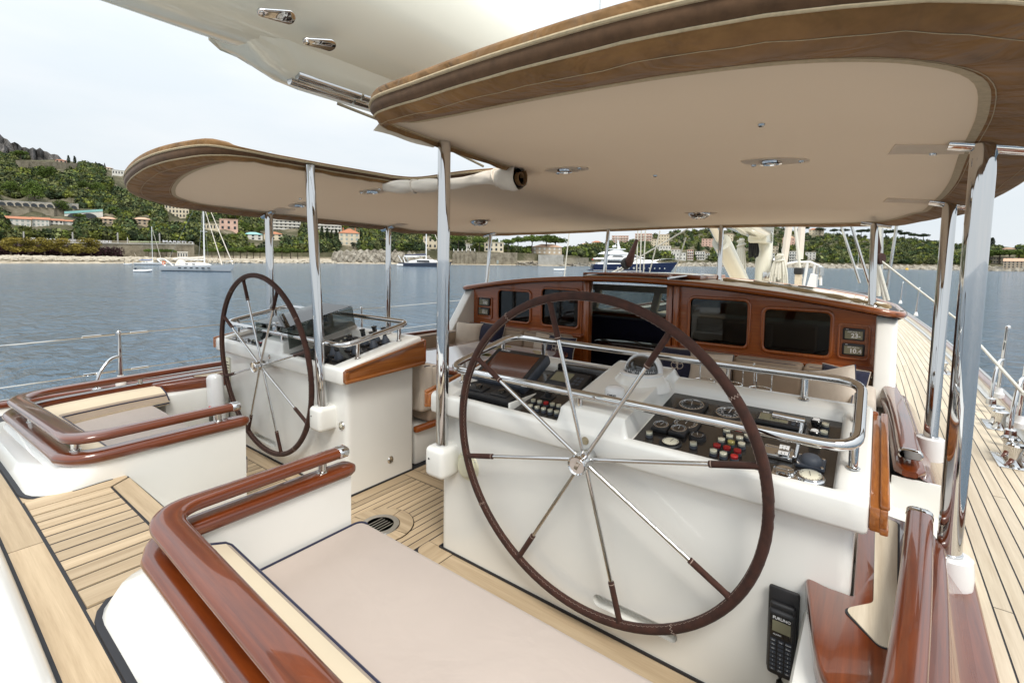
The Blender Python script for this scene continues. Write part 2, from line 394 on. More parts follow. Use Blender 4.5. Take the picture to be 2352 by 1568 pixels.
# side decks, hull
def hullx(y): return 3.50 if y < 6 else 3.50-.0034*(y-6)**2 if y < 20 else 3.50-.6664-.0952*(y-20)-.022*(y-20)**2
hy = [-1, 1, 3, 5, 7, 9, 11, 13, 15, 17, 19, 20, 21, 22, 23, 24, 25, 26, 27, 27.8]
def zsd(y): return .27+.0004*max(0, y-6)**2
for s in (1, -1):
    h = MB()
    h.add(grid(lambda y, k: (s*(hullx(y)+.03*(1 if k < 1 else 0)-.25*k), y, [zsd(y)+.07, -.2, ZW-.5][int(k)]), hy, [0, 1, 2], flip=(s < 0)))
    hull_ = struct(h.build('hull', 'hull_navy')); 
_sd = MB().add(grid(lambda y, t: (2.50+(hullx(y)-2.50)*t, y, zsd(y)-.0015), hy, [0, .5, 1], flip=True)).add(
    grid(lambda y, t: (-2.50-(hullx(y)-2.50)*t, y, zsd(y)-.0015), hy, [0, .5, 1]))
side = struct(_sd.build('side_deck', 'caulk'))
fore = struct(link('fore_deck', grid(lambda y, t: (hullx(y)*t, y, zsd(y)-.02), [y for y in hy if y >= 9], lin(-1, 1, 9)), 'teak_pale'))
def curved_plank(i, y0, y1, wdt=.062, s=1):
    yy = [y0]+[y for y in lin(0, 24, 25) if y0+.2 < y < y1-.2]+[y1]
    off = .115+i*wdt; v = []; f = []
    for y in yy:
        xo = s*(hullx(y)-off-.0033); xi = s*(hullx(y)-off-wdt+.0033); z = zsd(y)
        v += [(xo, y, z-.012), (xo, y, z), (xi, y, z), (xi, y, z-.012)]
    for j in range(len(yy)-1):
        a, b = j*4, j*4+4
        for e in range(3): f.append((a+e, b+e, b+e+1, a+e+1) if s < 0 else (a+e+1, b+e+1, b+e, a+e))
    f.append((0, 1, 2, 3)); n = len(v); f.append((n-1, n-2, n-3, n-4))
    return link('plank', (v, f), 'teak_pale', side, ang=0)
for i in range(12):
    cuts = [-.9]+sorted(random.uniform(1.2, 14) for _ in range(3))+[22-i*.5]
    cuts = [c for j, c in enumerate(cuts) if j == 0 or c-cuts[j-1] > .9 or j == len(cuts)-1]
    for a, b in zip(cuts, cuts[1:]): curved_plank(i, a+.003, b-.003)
for i in range(9): curved_plank(i, .2, 12, .072, -1)
for s in (1, -1):
    ww = thing('bulwark', ('starboard' if s > 0 else 'port')+' bulwark with white waterway and varnished mahogany cap rail', 'bulwark', (s*3.3, 3, .4))
    v = grid(lambda y, k: (s*(hullx(y)-[.112, .09, .075, .07, .03][int(k)]), y, zsd(y)+[0.002, .012, .03, .075, .075][int(k)]), hy, [0, 1, 2, 3, 4], flip=(s > 0))
    link('waterway', v, 'gelcoat', ww)
    link('cap_rail', sweep([(s*(hullx(y)-.03), y, zsd(y)+.10) for y in hy], rrect(.11, .055, .022)), 'mahogany_y', ww)
    link('track', sweep([(s*(hullx(y)-.012), y, zsd(y)+.132) for y in hy[:12]], rrect(.03, .012, .003)), 'steel', ww)

# stanchions and lifelines
def stanchion(x, y, z0, z1, label, lean=0, brace=True, grp='guard rail stanchions'):
    t = thing('stanchion', label, 'stanchion', (x, y, z0), grp); s = 1 if x > 0 else -1
    link('tube', tube([(x, y, z0), (x+lean, y, z1)], [.024, .017], 12), 'chrome', t)
    link('foot', lathe([(.042, -.01), (.042, .03), (.03, .045), (.026, .09)], 16, (x, y, z0)), 'white_plastic', t)
    link('cap', lathe([(.021, 0), (.021, .02), (.012, .032)], 12, (x+lean, y, z1-.01)), 'chrome', t)
    if brace:
        link('brace', tube(spl([(x+lean*.6, y, z0+.55*(z1-z0)), (x-s*.03, y-.09, z0+.5*(z1-z0)), (x-s*.07, y-.18, z0+.25*(z1-z0)), (x-s*.08, y-.2, z0-.02)], 5), .015, 10), 'chrome', t)
        link('brace_foot', lathe([(.04, -.02), (.035, .03), (.02, .04)], 14, (x-s*.08, y-.2, z0-.02)), 'chrome', t)
    return t
st_spots = [(3.35, 5.45, .40, 1.13), (3.40, 6.6, .40, 1.08), (3.42, 9.0, .40, 1.05), (3.36, 12.0, .42, 1.1), (3.2, 15, .5, 1.15), (3.0, 18, .6, 1.2)]
for i, (x, y, a, b) in enumerate(st_spots):
    stanchion(x, y, a, b, ['starboard stanchion beside the deck winch, with bent brace tube', 'starboard stanchion with bent brace tube where the white rope ends'][i] if i < 2 else 'slim stanchion along the starboard rail further forward', .03, i < 3)
stanchion(-3.42, 1.40, .40, .90, 'port stanchion with turnbuckles, outboard of the port helm seat', -.01, True)
stanchion(-3.42, 4.15, .40, .95, 'port stanchion beyond the canopy posts, forward of the port console', -.01, False)
stanchion(-3.40, 7.0, .40, .97, 'port stanchion beside the deckhouse, mostly hidden', -.01, False)
def wire(name, a, b, r, label, cat='lifeline', sag=.02, mt='steel', grp='lifelines'):
    a = Vector(a); b = Vector(b)
    pts = [a.lerp(b, t)+Vector((0, 0, -sag*4*t*(1-t))) for t in lin(0, 1, 9)]
    o = recenter(link(name, tube(pts, r, 6), mt)); return tag(o, label, cat, grp)
for z, nm in ((.89, 'upper'), (.535, 'lower')):
    wire('lifeline', (-3.42, -.6, z), (-3.425, 1.36, z), .005, nm+' wire of the port lifeline aft of the port stanchion', sag=.012)
    wire('lifeline', (-3.425, 1.39, z), (-3.425, 4.14, z+.05), .005, nm+' wire of the port lifeline between two port stanchions', sag=.012)
    wire('lifeline', (-3.425, 4.16, z+.05), (-3.42, 7.0, z+.08), .005, nm+' wire of the port lifeline beside the deckhouse', sag=.012)
    tb = thing('turnbuckle', nm+' pair of steel turnbuckles clipped to the port stanchion', 'turnbuckle', (-3.42, 1.375, z))
    for s in (1, -1):
        y0 = 1.375+s*.05; link('barrel', tube([(-3.42, y0+s*.06, z), (-3.42, y0+s*.2, z)], .012, 8), 'chrome', tb)
        link('shackle', tube([(-3.42, 1.375+s*.01, z), (-3.42, y0+s*.07, z)], .008, 6), 'steel', tb)
# ------------------------------------------------------------------ helm consoles
def zpan(y): return .905+.18*(y-1.94)
PN = Vector((0, -.18, 1)).normalized()
def PX(u, v):                                   # pixel -> point on the instrument panel plane
    R = ray(u, v); t = (.905+.18*(CAM.y-1.94)-CAM.z)/(R.z-.18*R.y); return CAM+R*t
def zA(a, b): return PX(976+a*.2441, 746.5+b*.2441)
def zB(a, b): return PX(1435.5+a*.26855, 832.6+b*.26855)
def zC(a, b): return PX(459.4+a*.2319, 660.3+b*.2319)
def PM(p, rz=0):                                # frame on the panel: x across, y up the slope, z out of it
    m_ = frame_M(p, (1, 0, 0), (0, 1, .18)); return m_ @ Matrix.Rotation(rz, 4, 'Z')
def lift(p, h): return Vector(p)+PN*h

def pl_2d(pts, r): return [(p[0], p[1]) for p in fillet([(a, b, 0) for a, b in pts], r, 5, True)]
def part(name, mat_, parent, *vfs, ang=38, mirror=False):
    mb = MB()
    for q in vfs:
        if len(q) == 3: mb.add((q[0], q[1]), M=q[2])
        else: mb.add(q)
    return mb.build(name, mat_, parent, ang=ang, mirror=mirror)
def on(vf, Mx): return (vf[0], vf[1], Mx)
def txt(name, s_, size, Mx, parent, mt='print_white', bold=.0):
    return part(name, mt, parent, on(text_vf(s_, size, bold), Mx), ang=0)
def console_top():
    ss = [.42, .4235, .432, .50, .545, .562, .568, .575]+lin(.60, 1.20, 5)+[1.225, 1.235, 1.243, 1.252, 1.265, 1.28]+lin(1.32, 1.50, 4)+[1.54, 1.555, 1.567, 1.576, 1.585, 1.60]+lin(1.65, 2.25, 5)+[2.285, 2.298, 2.306, 2.318, 2.34, 2.388, 2.3965, 2.40]
    def zt(y): return .912+.215*(y-1.86)
    rows = [(1.905, .80), (1.866, .80), (1.855, .804), (1.85, .815), (1.85, .892), (1.853, .903), (1.862, .911)]
    ys = [1.87, 1.877, 1.884, 1.889, 1.896, 1.905, 1.92, 1.95]+lin(2.0, 2.38, 5)+[2.41, 2.432, 2.44, 2.448, 2.46, 2.50, 2.535]
    rows += [(y, None) for y in ys]+[(2.552, zt(2.55)-.012), (2.556, zt(2.55)-.03), (2.556, .87), (2.545, .86), (2.50, .86)]
    def pt(s, r):
        y, z = r
        if z is None:
            z = zt(y)
            a = smooth01((y-1.882)/.016)*smooth01((2.452-y)/.02)
            in1 = smooth01((s-.56)/.016)*smooth01((1.246-s)/.016); in2 = smooth01((s-1.574)/.016)*smooth01((2.312-s)/.016)
            k = a*max(in1, in2); z = z*(1-k)+(zpan(y)-.006)*k
            H = smooth01((s-1.236)/.02)*smooth01((1.584-s)/.02)*smooth01((y-1.862)/.025)*smooth01((2.56-y)/.05)
            z += H*(.075-.018*(y-1.9)/.6)
        e = max(0, (.432-s)/.012, (s-2.388)/.012)
        if e > 0:
            e = e*e*.010; z -= e if z > .83 else -e; y += e if y < 1.9 else (-e if y > 2.5 else 0)
        return (s, y, z)
    v = [pt(s, r) for s in ss for r in rows]; k = len(rows); f = []
    for i in range(len(ss)-1):
        for j in range(k-1): f.append((i*k+j, (i+1)*k+j, (i+1)*k+j+1, i*k+j+1))
    f.append(tuple(range(k))); f.append(tuple((len(ss)-1)*k+j for j in range(k-1, -1, -1)))
    return v, f
def boolean_cut(vf, cut):
    a = bpy.data.meshes.new('a'); a.from_pydata(vf[0], [], vf[1]); b = bpy.data.meshes.new('b'); b.from_pydata(cut[0], [], cut[1])
    oa = bpy.data.objects.new('a', a); ob = bpy.data.objects.new('b', b); COL.objects.link(oa); COL.objects.link(ob)
    md = oa.modifiers.new('cut', 'BOOLEAN'); md.object = ob; md.operation = 'DIFFERENCE'; md.solver = 'EXACT'
    dg = bpy.context.evaluated_depsgraph_get(); me = bpy.data.meshes.new_from_object(oa.evaluated_get(dg))
    r = ([tuple(x.co) for x in me.vertices], [tuple(p.vertices) for p in me.polygons])
    for o in (oa, ob): bpy.data.objects.remove(o)
    for q in (a, b, me): bpy.data.meshes.remove(q)
    return r
def capsule(cx, cz, L_, h, n=8):
    r = h/2; a = [(cx+L_/2-r+r*math.cos(t), cz+r*math.sin(t)) for t in lin(-math.pi/2, math.pi/2, n)]
    return a+[(cx-L_/2+r+r*math.cos(t), cz+r*math.sin(t)) for t in lin(math.pi/2, 1.5*math.pi, n)]
def console(sd):
    mir = sd < 0; nm = 'starboard' if sd > 0 else 'port'
    lab = ('white starboard helm console with chart plotter, red and white push buttons and round gauges' if sd > 0
           else 'white port helm console with black joystick levers and a smoked cover')
    t = thing('helm_console', lab, 'console', (sd*1.41, 2.2, 0), 'helm consoles')
    body = prism(pl_2d([(.456, 1.905), (2.365, 1.905), (2.365, 2.50), (.456, 2.50)], [.045, .045, .02, .02]), 0, .84)
    body = boolean_cut(body, prism(capsule(1.62, .135, .38, .055), 1.88, 1.96, 'y'))
    link('body', body, 'gelcoat', t, mirror=mir, ang=30)
    top = link('console_top', console_top(), 'gelcoat', t, mirror=mir, ang=50)
    link('caulk_line', bx((.45, 1.898, 0), (2.37, 1.9049, .012)), 'caulk', t, mirror=mir)
    link('caulk_line', bx((.449, 1.90, 0), (.4555, 2.5, .012)), 'caulk', t, mirror=mir)
    for (a, b) in ((.572, 1.238), (1.590, 2.302)):      # the black panels
        mb = MB()
        q = pl_2d([(a, 1.893), (b, 1.893), (b, 2.443), (a, 2.443)], .025)
        n = len(q); mb.add(([(x, y, zpan(y)) for x, y in q]+[(x, y, zpan(y)-.005) for x, y in q], [tuple(range(n))]+[(i, i+n, (i+1) % n+n, (i+1) % n) for i in range(n)]))
        mb.build('panel', 'panel_black', t, mirror=mir)
    # mahogany ends
    for (x0, x1, nm_) in ((.385, .4195, 'in'), (2.4005, 2.437, 'out')):
        tr = MB()
        tr.add(prism([(1.852, .822), (2.552, .85), (2.552, 1.022), (1.852, .902)], x0, x1, 'x', .008))
        xa, xb = (x0-.014, x0+.01) if nm_ == 'in' else (x1-.01, x1+.014)
        tr.add(prism([(1.850, .818), (2.55, .842), (2.55, .866), (1.850, .842)], xa, xb, 'x', .006))
        tr.add(prism([(1.850, .90), (2.55, 1.02), (2.55, 1.034), (1.850, .914)], xa, xb, 'x', .005))
        tr.add(prism([(1.849, .84), (1.875, .842), (1.875, .906), (1.849, .90)], xa+.004 if nm_ == 'in' else xa, xb if nm_ == 'in' else xb-.004, 'x', .004))
        tr.build('wood_trim', 'mahogany_light', t, mirror=mir)
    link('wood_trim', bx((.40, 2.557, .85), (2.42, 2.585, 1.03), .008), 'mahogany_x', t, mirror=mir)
    # chrome rail
    xo = 2.36; xi = .50
    loop = fillet([(xi, 1.915, 1.05), (xo, 1.915, 1.05), (xo, 2.50, 1.16), (xi, 2.50, 1.16)], .11, 7, True)
    rail = link('grab_rail', tube(loop, .0195, 14, True), 'chrome', t, mirror=mir)
    for (x, y) in ((xi+.005, 2.03), (xi+.005, 2.40), (1.33, 1.918), (xo-.01, 2.03), (xo-.01, 2.38), (.75, 2.50), (2.15, 2.50)):
        zr = 1.05+.11*(y-1.915)/.585; zb_ = .912+.215*(y-1.86)+(.06 if 1.26 < x < 1.56 else 0)
        part('rail_post', 'chrome', rail, tube([(x, y, zb_-.02), (x, y, zr)], .0145, 12), lathe([(.022, 0), (.022, .004), (.016, .008)], 14, (x, y, zb_)), mirror=mir)
    # courtesy lights and the blank disc on the hump
    for (x, z) in ((.51, .50),):
        cl = link('courtesy_light', lathe([(.0, .006), (.015, .006), (.0155, .009), (.026, .009), (.030, .0)], 22, (x, 1.905, z), (0, -1, 0)), 'steel', t, mirror=mir)
        link('lens', lathe([(0, .0085), (.0145, .0075)], 18, (x, 1.905, z), (0, -1, 0)), 'button_white', cl, mirror=mir)
    link('courtesy_light', lathe([(.0, .004), (.02, .008), (.028, .0)], 20, (.456, 2.28, .15), (-1, 0, 0)), 'steel', t, mirror=mir)
    link('disc', lathe([(0, .003), (.017, .003), (.018, 0)], 20, (1.40, 1.8502, .87), (0, -1, 0)), 'brass_plate' if sd > 0 else 'steel', t, mirror=mir)
    # compass
    cx, cy, cz = 1.455, 2.33, 1.072
    comp = link('compass_housing', lathe([(.15, -.05), (.135, -.012), (.118, .004), (.108, .016), (.098, .02), (.085, .018)], 32, (cx, cy, cz)), 'gelcoat', t, mirror=mir)
    link('bezel', lathe([(.104, .012), (.104, .028), (.098, .032), (.086, .032), (.084, .022)], 32, (cx, cy, cz)), 'white_plastic', comp, mirror=mir)
    link('dome', lathe([(.082*math.cos(a), .026+.082*math.sin(a)) for a in lin(0, math.pi/2, 8)], 28, (cx, cy, cz)), 'black_gloss', comp, mirror=mir)
    arc = [(cx+.088*math.cos(a), cy+.03+.012*math.sin(a), cz+.026+.088*math.sin(a)) for a in lin(0, math.pi, 17)]
    link('hood', sweep(arc, rrect(.012, .055, .004, 2), up=(0, 1, 0)), 'white_plastic', comp, mirror=mir)
    tk = MB()
    for k in range(-9, 10):
        a = -math.pi/2+k*.13; d = Vector((math.cos(a), math.sin(a), 0)); p = Vector((cx, cy, cz+.042 if k % 3 else cz+.044))+d*.0826
        tk.add(bx((-.0011, -.004 if k % 3 else -.006, -.0004), (.0011, .004 if k % 3 else .006, .0006)), M=frame_M(p, Vector((0, 0, 1)).cross(d), (d*-.25+Vector((0, 0, 1)))))
    tk.build('card_marks', 'print_white', comp, mirror=mir)
    if sd > 0:
        for s_, k in (('8', -2), ('10', 2)):
            a = -math.pi/2-.35+k*.11; d = Vector((math.cos(a), math.sin(a), 0))
            part('card_number', 'print_white', comp, on(text_vf(s_, .017), frame_M(Vector((cx, cy, cz+.034))+d*.0832, Vector((0, 0, 1)).cross(d), (0, 0, 1))), ang=0)
    return t, top
CS, CS_top = console(1); CP, CP_top = console(-1)

def button(p, col, parent, r=.0155, h=.021):
    b = part('push_button', 'grey_rubber', parent, on(lathe([(r, 0), (r, h*.55)], 16), PM(p)))
    part('cap', col, b, on(lathe([(r*.86, h*.5), (r*.86, h*.95), (r*.8, h), (0, h)], 16), PM(p)))
    part('clear_cover', 'clear_cap', b, on(lathe([(r*1.02, h*.56), (r*1.02, h*1.06), (r*.95, h*1.12), (0, h*1.12)], 16), PM(p)))
    return b
# --- starboard console, outboard panel
for (a, b, c) in [(208, 630, 'w'), (585, 722, 'w'), (825, 690, 'w'), (895, 660, 'w'), (980, 675, 'w'), (997, 727, 'w'), (757, 787, 'w'), (842, 812, 'w'), (787, 740, 'r'), (872, 760, 'r'), (962, 787, 'r'), (935, 835, 'r'), (908, 712, 'y'), (1712, 560, 'w'), (1700, 625, 'w'), (870, 610, 'w'), (1050, 655, 'w')]:
    button(zB(a, b), {'w': 'button_white', 'r': 'button_red', 'y': 'button_yellow'}[c], CS)
def gauge(p, size, kind, parent, depth=.02, face='black_gloss'):
    Mx = PM(p)
    if kind == 'square':
        g = part('gauge', 'black', parent, on(bx((-size/2, -size/2, 0), (size/2, size/2, depth), .007), Mx))
    else:
        g = part('gauge', 'black' if kind == 'round' else 'chrome', parent, on(lathe([(size*.54, 0), (size*.54, depth*.5), (size*.49, depth), (size*.44, depth), (size*.43, depth*.7)], 26), Mx))
    r = size*.43
    part('bezel', 'chrome' if kind == 'square' else ('black' if kind == 'round' else 'chrome'), g, on(lathe([(r, depth-.001), (r*1.03, depth+.004), (r*.95, depth+.005), (r*.93, depth)], 26), Mx))
    part('dial', face, g, on(lathe([(r*.94, depth+.001), (0, depth+.0012)], 26), Mx))
    tk = MB(); ink = 'print_white' if face == 'black_gloss' else 'lcd_ink'
    for k in range(13):
        a = R_(-210+k*20); q = Mx @ Matrix.Rotation(a, 4, 'Z') @ Matrix.Translation((r*.8, 0, depth+.0018)); tk.add(bx((-r*.09, -r*.018, 0), (r*.09, r*.018, .0006)), M=q)
    tk.build('tick_marks', ink, g, ang=0)
    a = random.uniform(-1, 1)
    part('needle', ink, g, on(bx((-r*.1, -r*.02, .0022), (r*.7, r*.02, .003)), Mx @ Matrix.Rotation(R_(90)+a*.5, 4, 'Z') @ Matrix.Translation((0, 0, depth))))
    return g, Mx, depth
gauge(zB(570, 395), .126, 'square', CS)
g, Mx, dp = gauge(zB(890, 465), .126, 'square', CS)
for s_, (x, y) in (('0', (0, .030)), ('20', (-.024, .022)), ('20', (.024, .022)), ('30', (-.031, .006)), ('30', (.031, .006)), ('40', (-.026, -.012)), ('40', (.026, -.012))):
    txt('dial_number', s_, .012, Mx @ Matrix.Translation((x, y, dp+.002)), g)
txt('dial_text', 'MAGNIFIED', .007, Mx @ Matrix.Translation((0, -.030, dp+.002)), g)
gauge(zB(310, 570), .072, 'square', CS, .022); gauge(zB(460, 605), .072, 'square', CS, .022); gauge(zB(520, 545), .11, 'square', CS, .014)
gauge(zB(390, 690), .084, 'round', CS, .008, 'button_white'); gauge(zB(620, 645), .064, 'round', CS, .014)
gauge(zB(1585, 985), .084, 'chrome', CS, .009, 'button_white')
# wind display
p = zB(1330, 520); Mx = PM(p)
d = part('wind_display', 'black', CS, on(bx((-.092, -.05, 0), (.092, .05, .022), .01), Mx))
part('lcd_screen', 'lcd', d, on(bx((-.078, -.034, .022), (.028, .026, .0235)), Mx))
part('screen_frame', 'steel', d, on(bx((-.081, -.037, .0215), (.031, .029, .0228)), Mx))
txt('lcd_digits', '000', .026, Mx @ Matrix.Translation((-.02, .008, .0242)), d, 'lcd_ink'); txt('lcd_digits', '15.1', .026, Mx @ Matrix.Translation((-.02, -.017, .0242)), d, 'lcd_ink')
txt('maker_name', 'B&G', .013, Mx @ Matrix.Translation((-.062, .038, .0226)), d, bold=.0004); txt('model_name', 'Hydra 2000', .011, Mx @ Matrix.Translation((.055, .036, .0226)), d)
for i in range(4):
    for j in range(2): part('key', 'grey_rubber', d, on(bx((.043+j*.022, -.04+i*.017, .022), (.058+j*.022, -.028+i*.017, .0245), .002), Mx))
# bow thruster knobs
for (a, b) in ((1635, 575), (1620, 672)):
    Mx = PM(zB(a, b)); k = part('thruster_knob', 'black_gloss', CS, on(lathe([(.012, 0), (.012, .008), (.016, .012), (.021, .04), (.021, .045), (.018, .048), (0, .048)], 20), Mx))
    part('arrow_ring', 'print_white', k, on(lathe([(.010, .0482), (.013, .0486)], 16), Mx)); txt('knob_text', 'THRUST', .0085, Mx @ Matrix.Translation((0, -.012, .0487)), k, bold=.0003)
# engine throttle
p = zB(1310, 800); Mx = PM(p)
th = part('engine_throttle', 'chrome', CS, on(bx((-.052, -.03, 0), (.052, .045, .022), .008), Mx), on(bx((.0, -.022, .02), (.04, .03, .04), .006), Mx))
part('scale_plate', 'print_white', th, on(bx((.004, -.028, .038), (.036, .022, .0412)), Mx @ Matrix.Rotation(.25, 4, 'X')))
for i in range(4): txt('scale_number', str(5+i)+'   '+str(5+i), .008, Mx @ Matrix.Rotation(.25, 4, 'X') @ Matrix.Translation((.02, .014-i*.012, .0416)), th, 'lcd_ink')
h0 = Mx @ Vector((.058, .0, .012)); h1 = Mx @ Vector((.07, .06, .135)); h2 = Mx @ Vector((-.03, .065, .135))
part('throttle_lever', 'chrome', th, tube([h0, h1], .0065, 10), tube([h1+Vector((.008, 0, 0)), h2], [.0105, .012], 12), tube([Mx @ Vector((.04, 0, .012)), h0], .009, 10))
# rubber joystick, chrome latch
Mx = PM(zB(1590, 868)); js = part('joystick_base', 'grey_rubber', CS, on(bx((-.045, -.04, 0), (.045, .04, .012), .003), Mx))
part('rubber_boot', 'grey_rubber', js, on(lathe([(.036, .01), (.034, .02), (.028, .03), (.018, .036), (0, .038)], 18), Mx))
for x in (-.037, .037):
    for y in (-.033, .03): part('screw', 'chrome', js, on(lathe([(.006, .012), (.005, .0155), (0, .016)], 10), Mx @ Matrix.Translation((x, y, 0))))
Mx = PM(zB(1375, 945)); lt = part('key_latch', 'chrome', CS, on(bx((-.042, -.032, 0), (.042, .025, .005), .002), Mx), on(lathe([(.034, .004), (.034, .01), (.03, .013), (.026, .011), (0, .011)], 22), Mx @ Matrix.Translation((-.004, .0, 0))))
part('latch_arm', 'chrome', lt, on(bx((.0, -.03, .011), (.01, .004, .016), .002), Mx))
# cup holders hung on the forward rail
cup = thing('cup_holder', 'wire cup holder of three rings hung on the starboard console rail', 'cup holder', (1.9, 2.56, 1.13))
cupc = [(1.70, 2.575), (1.83, 2.585), (1.96, 2.575)]
for (x, y) in cupc:
    for z in (1.135, 1.05): part('ring', 'chrome', cup, tube([(x+.048*math.cos(a), y+.048*math.sin(a), z) for a in lin(0, 2*math.pi, 21)[:-1]], .0028, 6, True))
    for k in range(3):
        a = k*2.09+.3; part('upright', 'chrome', cup, tube([(x+.048*math.cos(a), y+.048*math.sin(a), 1.135), (x+.048*math.cos(a), y+.048*math.sin(a), 1.05)], .0025, 6))
part('hook', 'chrome', cup, tube(spl([(1.83, 2.54, 1.05), (1.83, 2.53, .99), (1.76, 2.53, .985), (1.76, 2.54, 1.05)], 5), .0025, 6), tube([(1.70, 2.53, 1.137), (1.96, 2.53, 1.137)], .0028, 6), tube([(1.70, 2.53, 1.05), (1.96, 2.53, 1.05)], .0028, 6))
for x in (1.72, 1.94): part('rail_clamp', 'steel', cup, tube([(x, 2.53, 1.137), (x, 2.51, 1.185), (x, 2.495, 1.18)], .004, 6))

# --- starboard console, inboard panel: plotter, radio, buttons
bl = [zA(580, 430), zA(1015, 535), zA(1260, 320), zA(810, 250)]
Mx = frame_M((.70, 2.10, zpan(2.10)), (1, 0, 0), (0, .88, .46)) @ Matrix.Translation((0, 0, .012))
pt_ = part('chart_plotter', 'grey_rubber', CS, on(bx((-.19, .0, -.03), (.19, .30, .03), .012), Mx))
part('bezel', 'black', pt_, on(bx((-.178, .012, .028), (.178, .288, .034), .004), Mx))
part('screen', 'screen_brown', pt_, on(bx((-.15, .035, .032), (.15, .255, .0352)), Mx))
txt('maker_name', 'FURUNO', .016, Mx @ Matrix.Translation((-.11, .274, .0352)), pt_, bold=.0004)
part('plotter_foot', 'black', pt_, bx((.55, 2.03, zpan(2.03)), (.86, 2.13, zpan(2.1)+.02), .006))
p = (zA(410, 650)+zA(905, 720))/2; Mx = PM((.755, 1.985, zpan(1.985)))
kb = part('control_box', 'black', CS, on(bx((-.165, -.06, 0), (.165, .055, .035), .008), Mx))
for x in (-.085, .075):
    kn = part('rotary_plate', 'black', kb, on(bx((-.055, -.035, .035), (.055, .04, .043), .004), Mx @ Matrix.Translation((x, 0, 0))))
    part('knob', 'black_gloss', kn, on(lathe([(.02, .043), (.018, .055), (.0, .057)], 18), Mx @ Matrix.Translation((x, .004, 0))))
part('divider_ridge', 'gelcoat', CS, bx((.938, 1.893, .895), (.952, 2.2, .94), .005))
Mx = PM((1.035, 2.115, zpan(2.115))); jk = part('joystick', 'black', CS, on(bx((-.035, -.03, 0), (.035, .03, .006), .002), Mx), on(lathe([(.016, .006), (.016, .03), (.011, .034), (.011, .05)], 16), Mx))
part('joystick_knob', 'grey_rubber', jk, on(lathe([(.012, .05), (.013, .075), (.0, .078)], 16), Mx))
Mx = PM((1.05, 2.30, zpan(2.30))) @ Matrix.Translation((0, 0, .0)) @ Matrix.Rotation(.2, 4, 'X')
ad = part('autopilot_display', 'black', CS, on(bx((-.115, -.07, -.01), (.115, .07, .04), .008), Mx))
part('lcd_screen', 'lcd', ad, on(bx((-.095, -.035, .039), (.02, .05, .0415)), Mx))
for i in range(3):
    for j in range(2): part('key', 'grey_rubber', ad, on(bx((.045+j*.026, -.045+i*.028, .039), (.064+j*.026, -.027+i*.028, .0425), .002), Mx))
part('equipment_box', 'panel_black', CS, bx((.92, 2.385, .985), (1.228, 2.47, 1.06), .012))
for i in range(5):
    button(zA(1022+60*i, 735+12.5*i), 'button_red' if i == 2 else 'button_white', CS, .0148, .021); button(zA(996+61.5*i, 785+15*i), 'button_white', CS, .0148, .021)
# satellite dome with its name
sp = Vector((1.439, 2.055, 1.028))
dm = part('antenna_dome', 'white_plastic', CS, lathe([(.046, -.01), (.046, .03), (.042, .042), (.03, .05), (0, .054)], 28, sp))
dv = Vector((sp.x-CAM.x, sp.y-CAM.y, 0)).normalized()*-1
for k, ch in enumerate('SIMRAD'):
    a = math.atan2(dv.y, dv.x)-.35+(k-2.5)*.15; d_ = Vector((math.cos(a), math.sin(a), 0))
    txt('maker_letter', ch, .0115, frame_M(sp+d_*.0465+Vector((0, 0, .016)), Vector((0, 0, 1)).cross(d_), (0, 0, 1)), dm, 'caulk', .0005)
# cream speaker low on the aft face
hn = part('speaker', 'cream_plastic', CS, lathe([(.0, .028), (.02, .03), (.05, .026), (.056, .018), (.057, .006), (.075, .006), (.08, 0)], 28, (.66, 1.905, .535), (0, -1, 0)))
for k in range(4):
    a = k*math.pi/2+.6; part('screw', 'chrome', hn, lathe([(.005, .006), (0, .009)], 8, (.66+.067*math.cos(a), 1.905, .535+.067*math.sin(a)), (0, -1, 0)))

# --- port console: levers, cover, gauges
def lever(p, parent, tilt, h=.135):
    Mx = PM(p); b = part('lever_base', 'black', parent, on(bx((-.042, -.035, 0), (.042, .035, .014), .004), Mx))
    part('rubber_boot', 'grey_rubber', b, on(lathe([(.032, .012), (.03, .03), (.022, .045), (.014, .07), (.012, .078)], 16), Mx @ Matrix.Rotation(tilt*.5, 4, 'X')))
    part('lever_grip', 'black_gloss', b, on(bx((-.017, -.013, .072), (.017, .013, h), .007), Mx @ Matrix.Rotation(tilt*.5, 4, 'X')), on(bx((-.02, -.016, h-.008), (.02, .016, h+.006), .006), Mx @ Matrix.Rotation(tilt*.5, 4, 'X')))
    for x in (-.035, .035): part('screw', 'steel', b, on(lathe([(.005, .014), (0, .017)], 8), Mx @ Matrix.Translation((x, -.028, 0))))
for k, q in enumerate(((-.683, 2.00), (-.671, 2.14), (-.801, 2.31), (-.658, 2.285), (-.775, 2.40), (-.66, 2.40), (-.82, 2.05), (-.80, 2.18))):
    lever((q[0], q[1], zpan(q[1])), CP, (.12, -.1, .1, .02, .1, .06, .05, .02)[k], .13 if k < 6 else .12)
for (a, b) in ((1110, 612), (1145, 612), (1400, 545), (1440, 515), (1475, 520), (1490, 480)): button(zC(a, b), 'button_white', CP, .012, .018)
Mx = PM((-.80, 1.945, zpan(1.945))); part('switch_block', 'black', CP, on(bx((-.04, -.025, 0), (.04, .025, .022), .004), Mx))
for (x, y, r) in ((-2.24, 1.95, .05), (-2.14, 1.955, .05), (-2.04, 1.97, .05), (-1.95, 2.2, .09), (-2.12, 2.25, .09)): gauge((x, y, zpan(y)), r, 'chrome' if y < 2 else 'square', CP, .012)
for i in range(5): button((-1.95+i*.06, 1.975-.004*i, zpan(1.975)), 'button_red' if i in (2, 3) else 'button_white', CP, .013, .018)
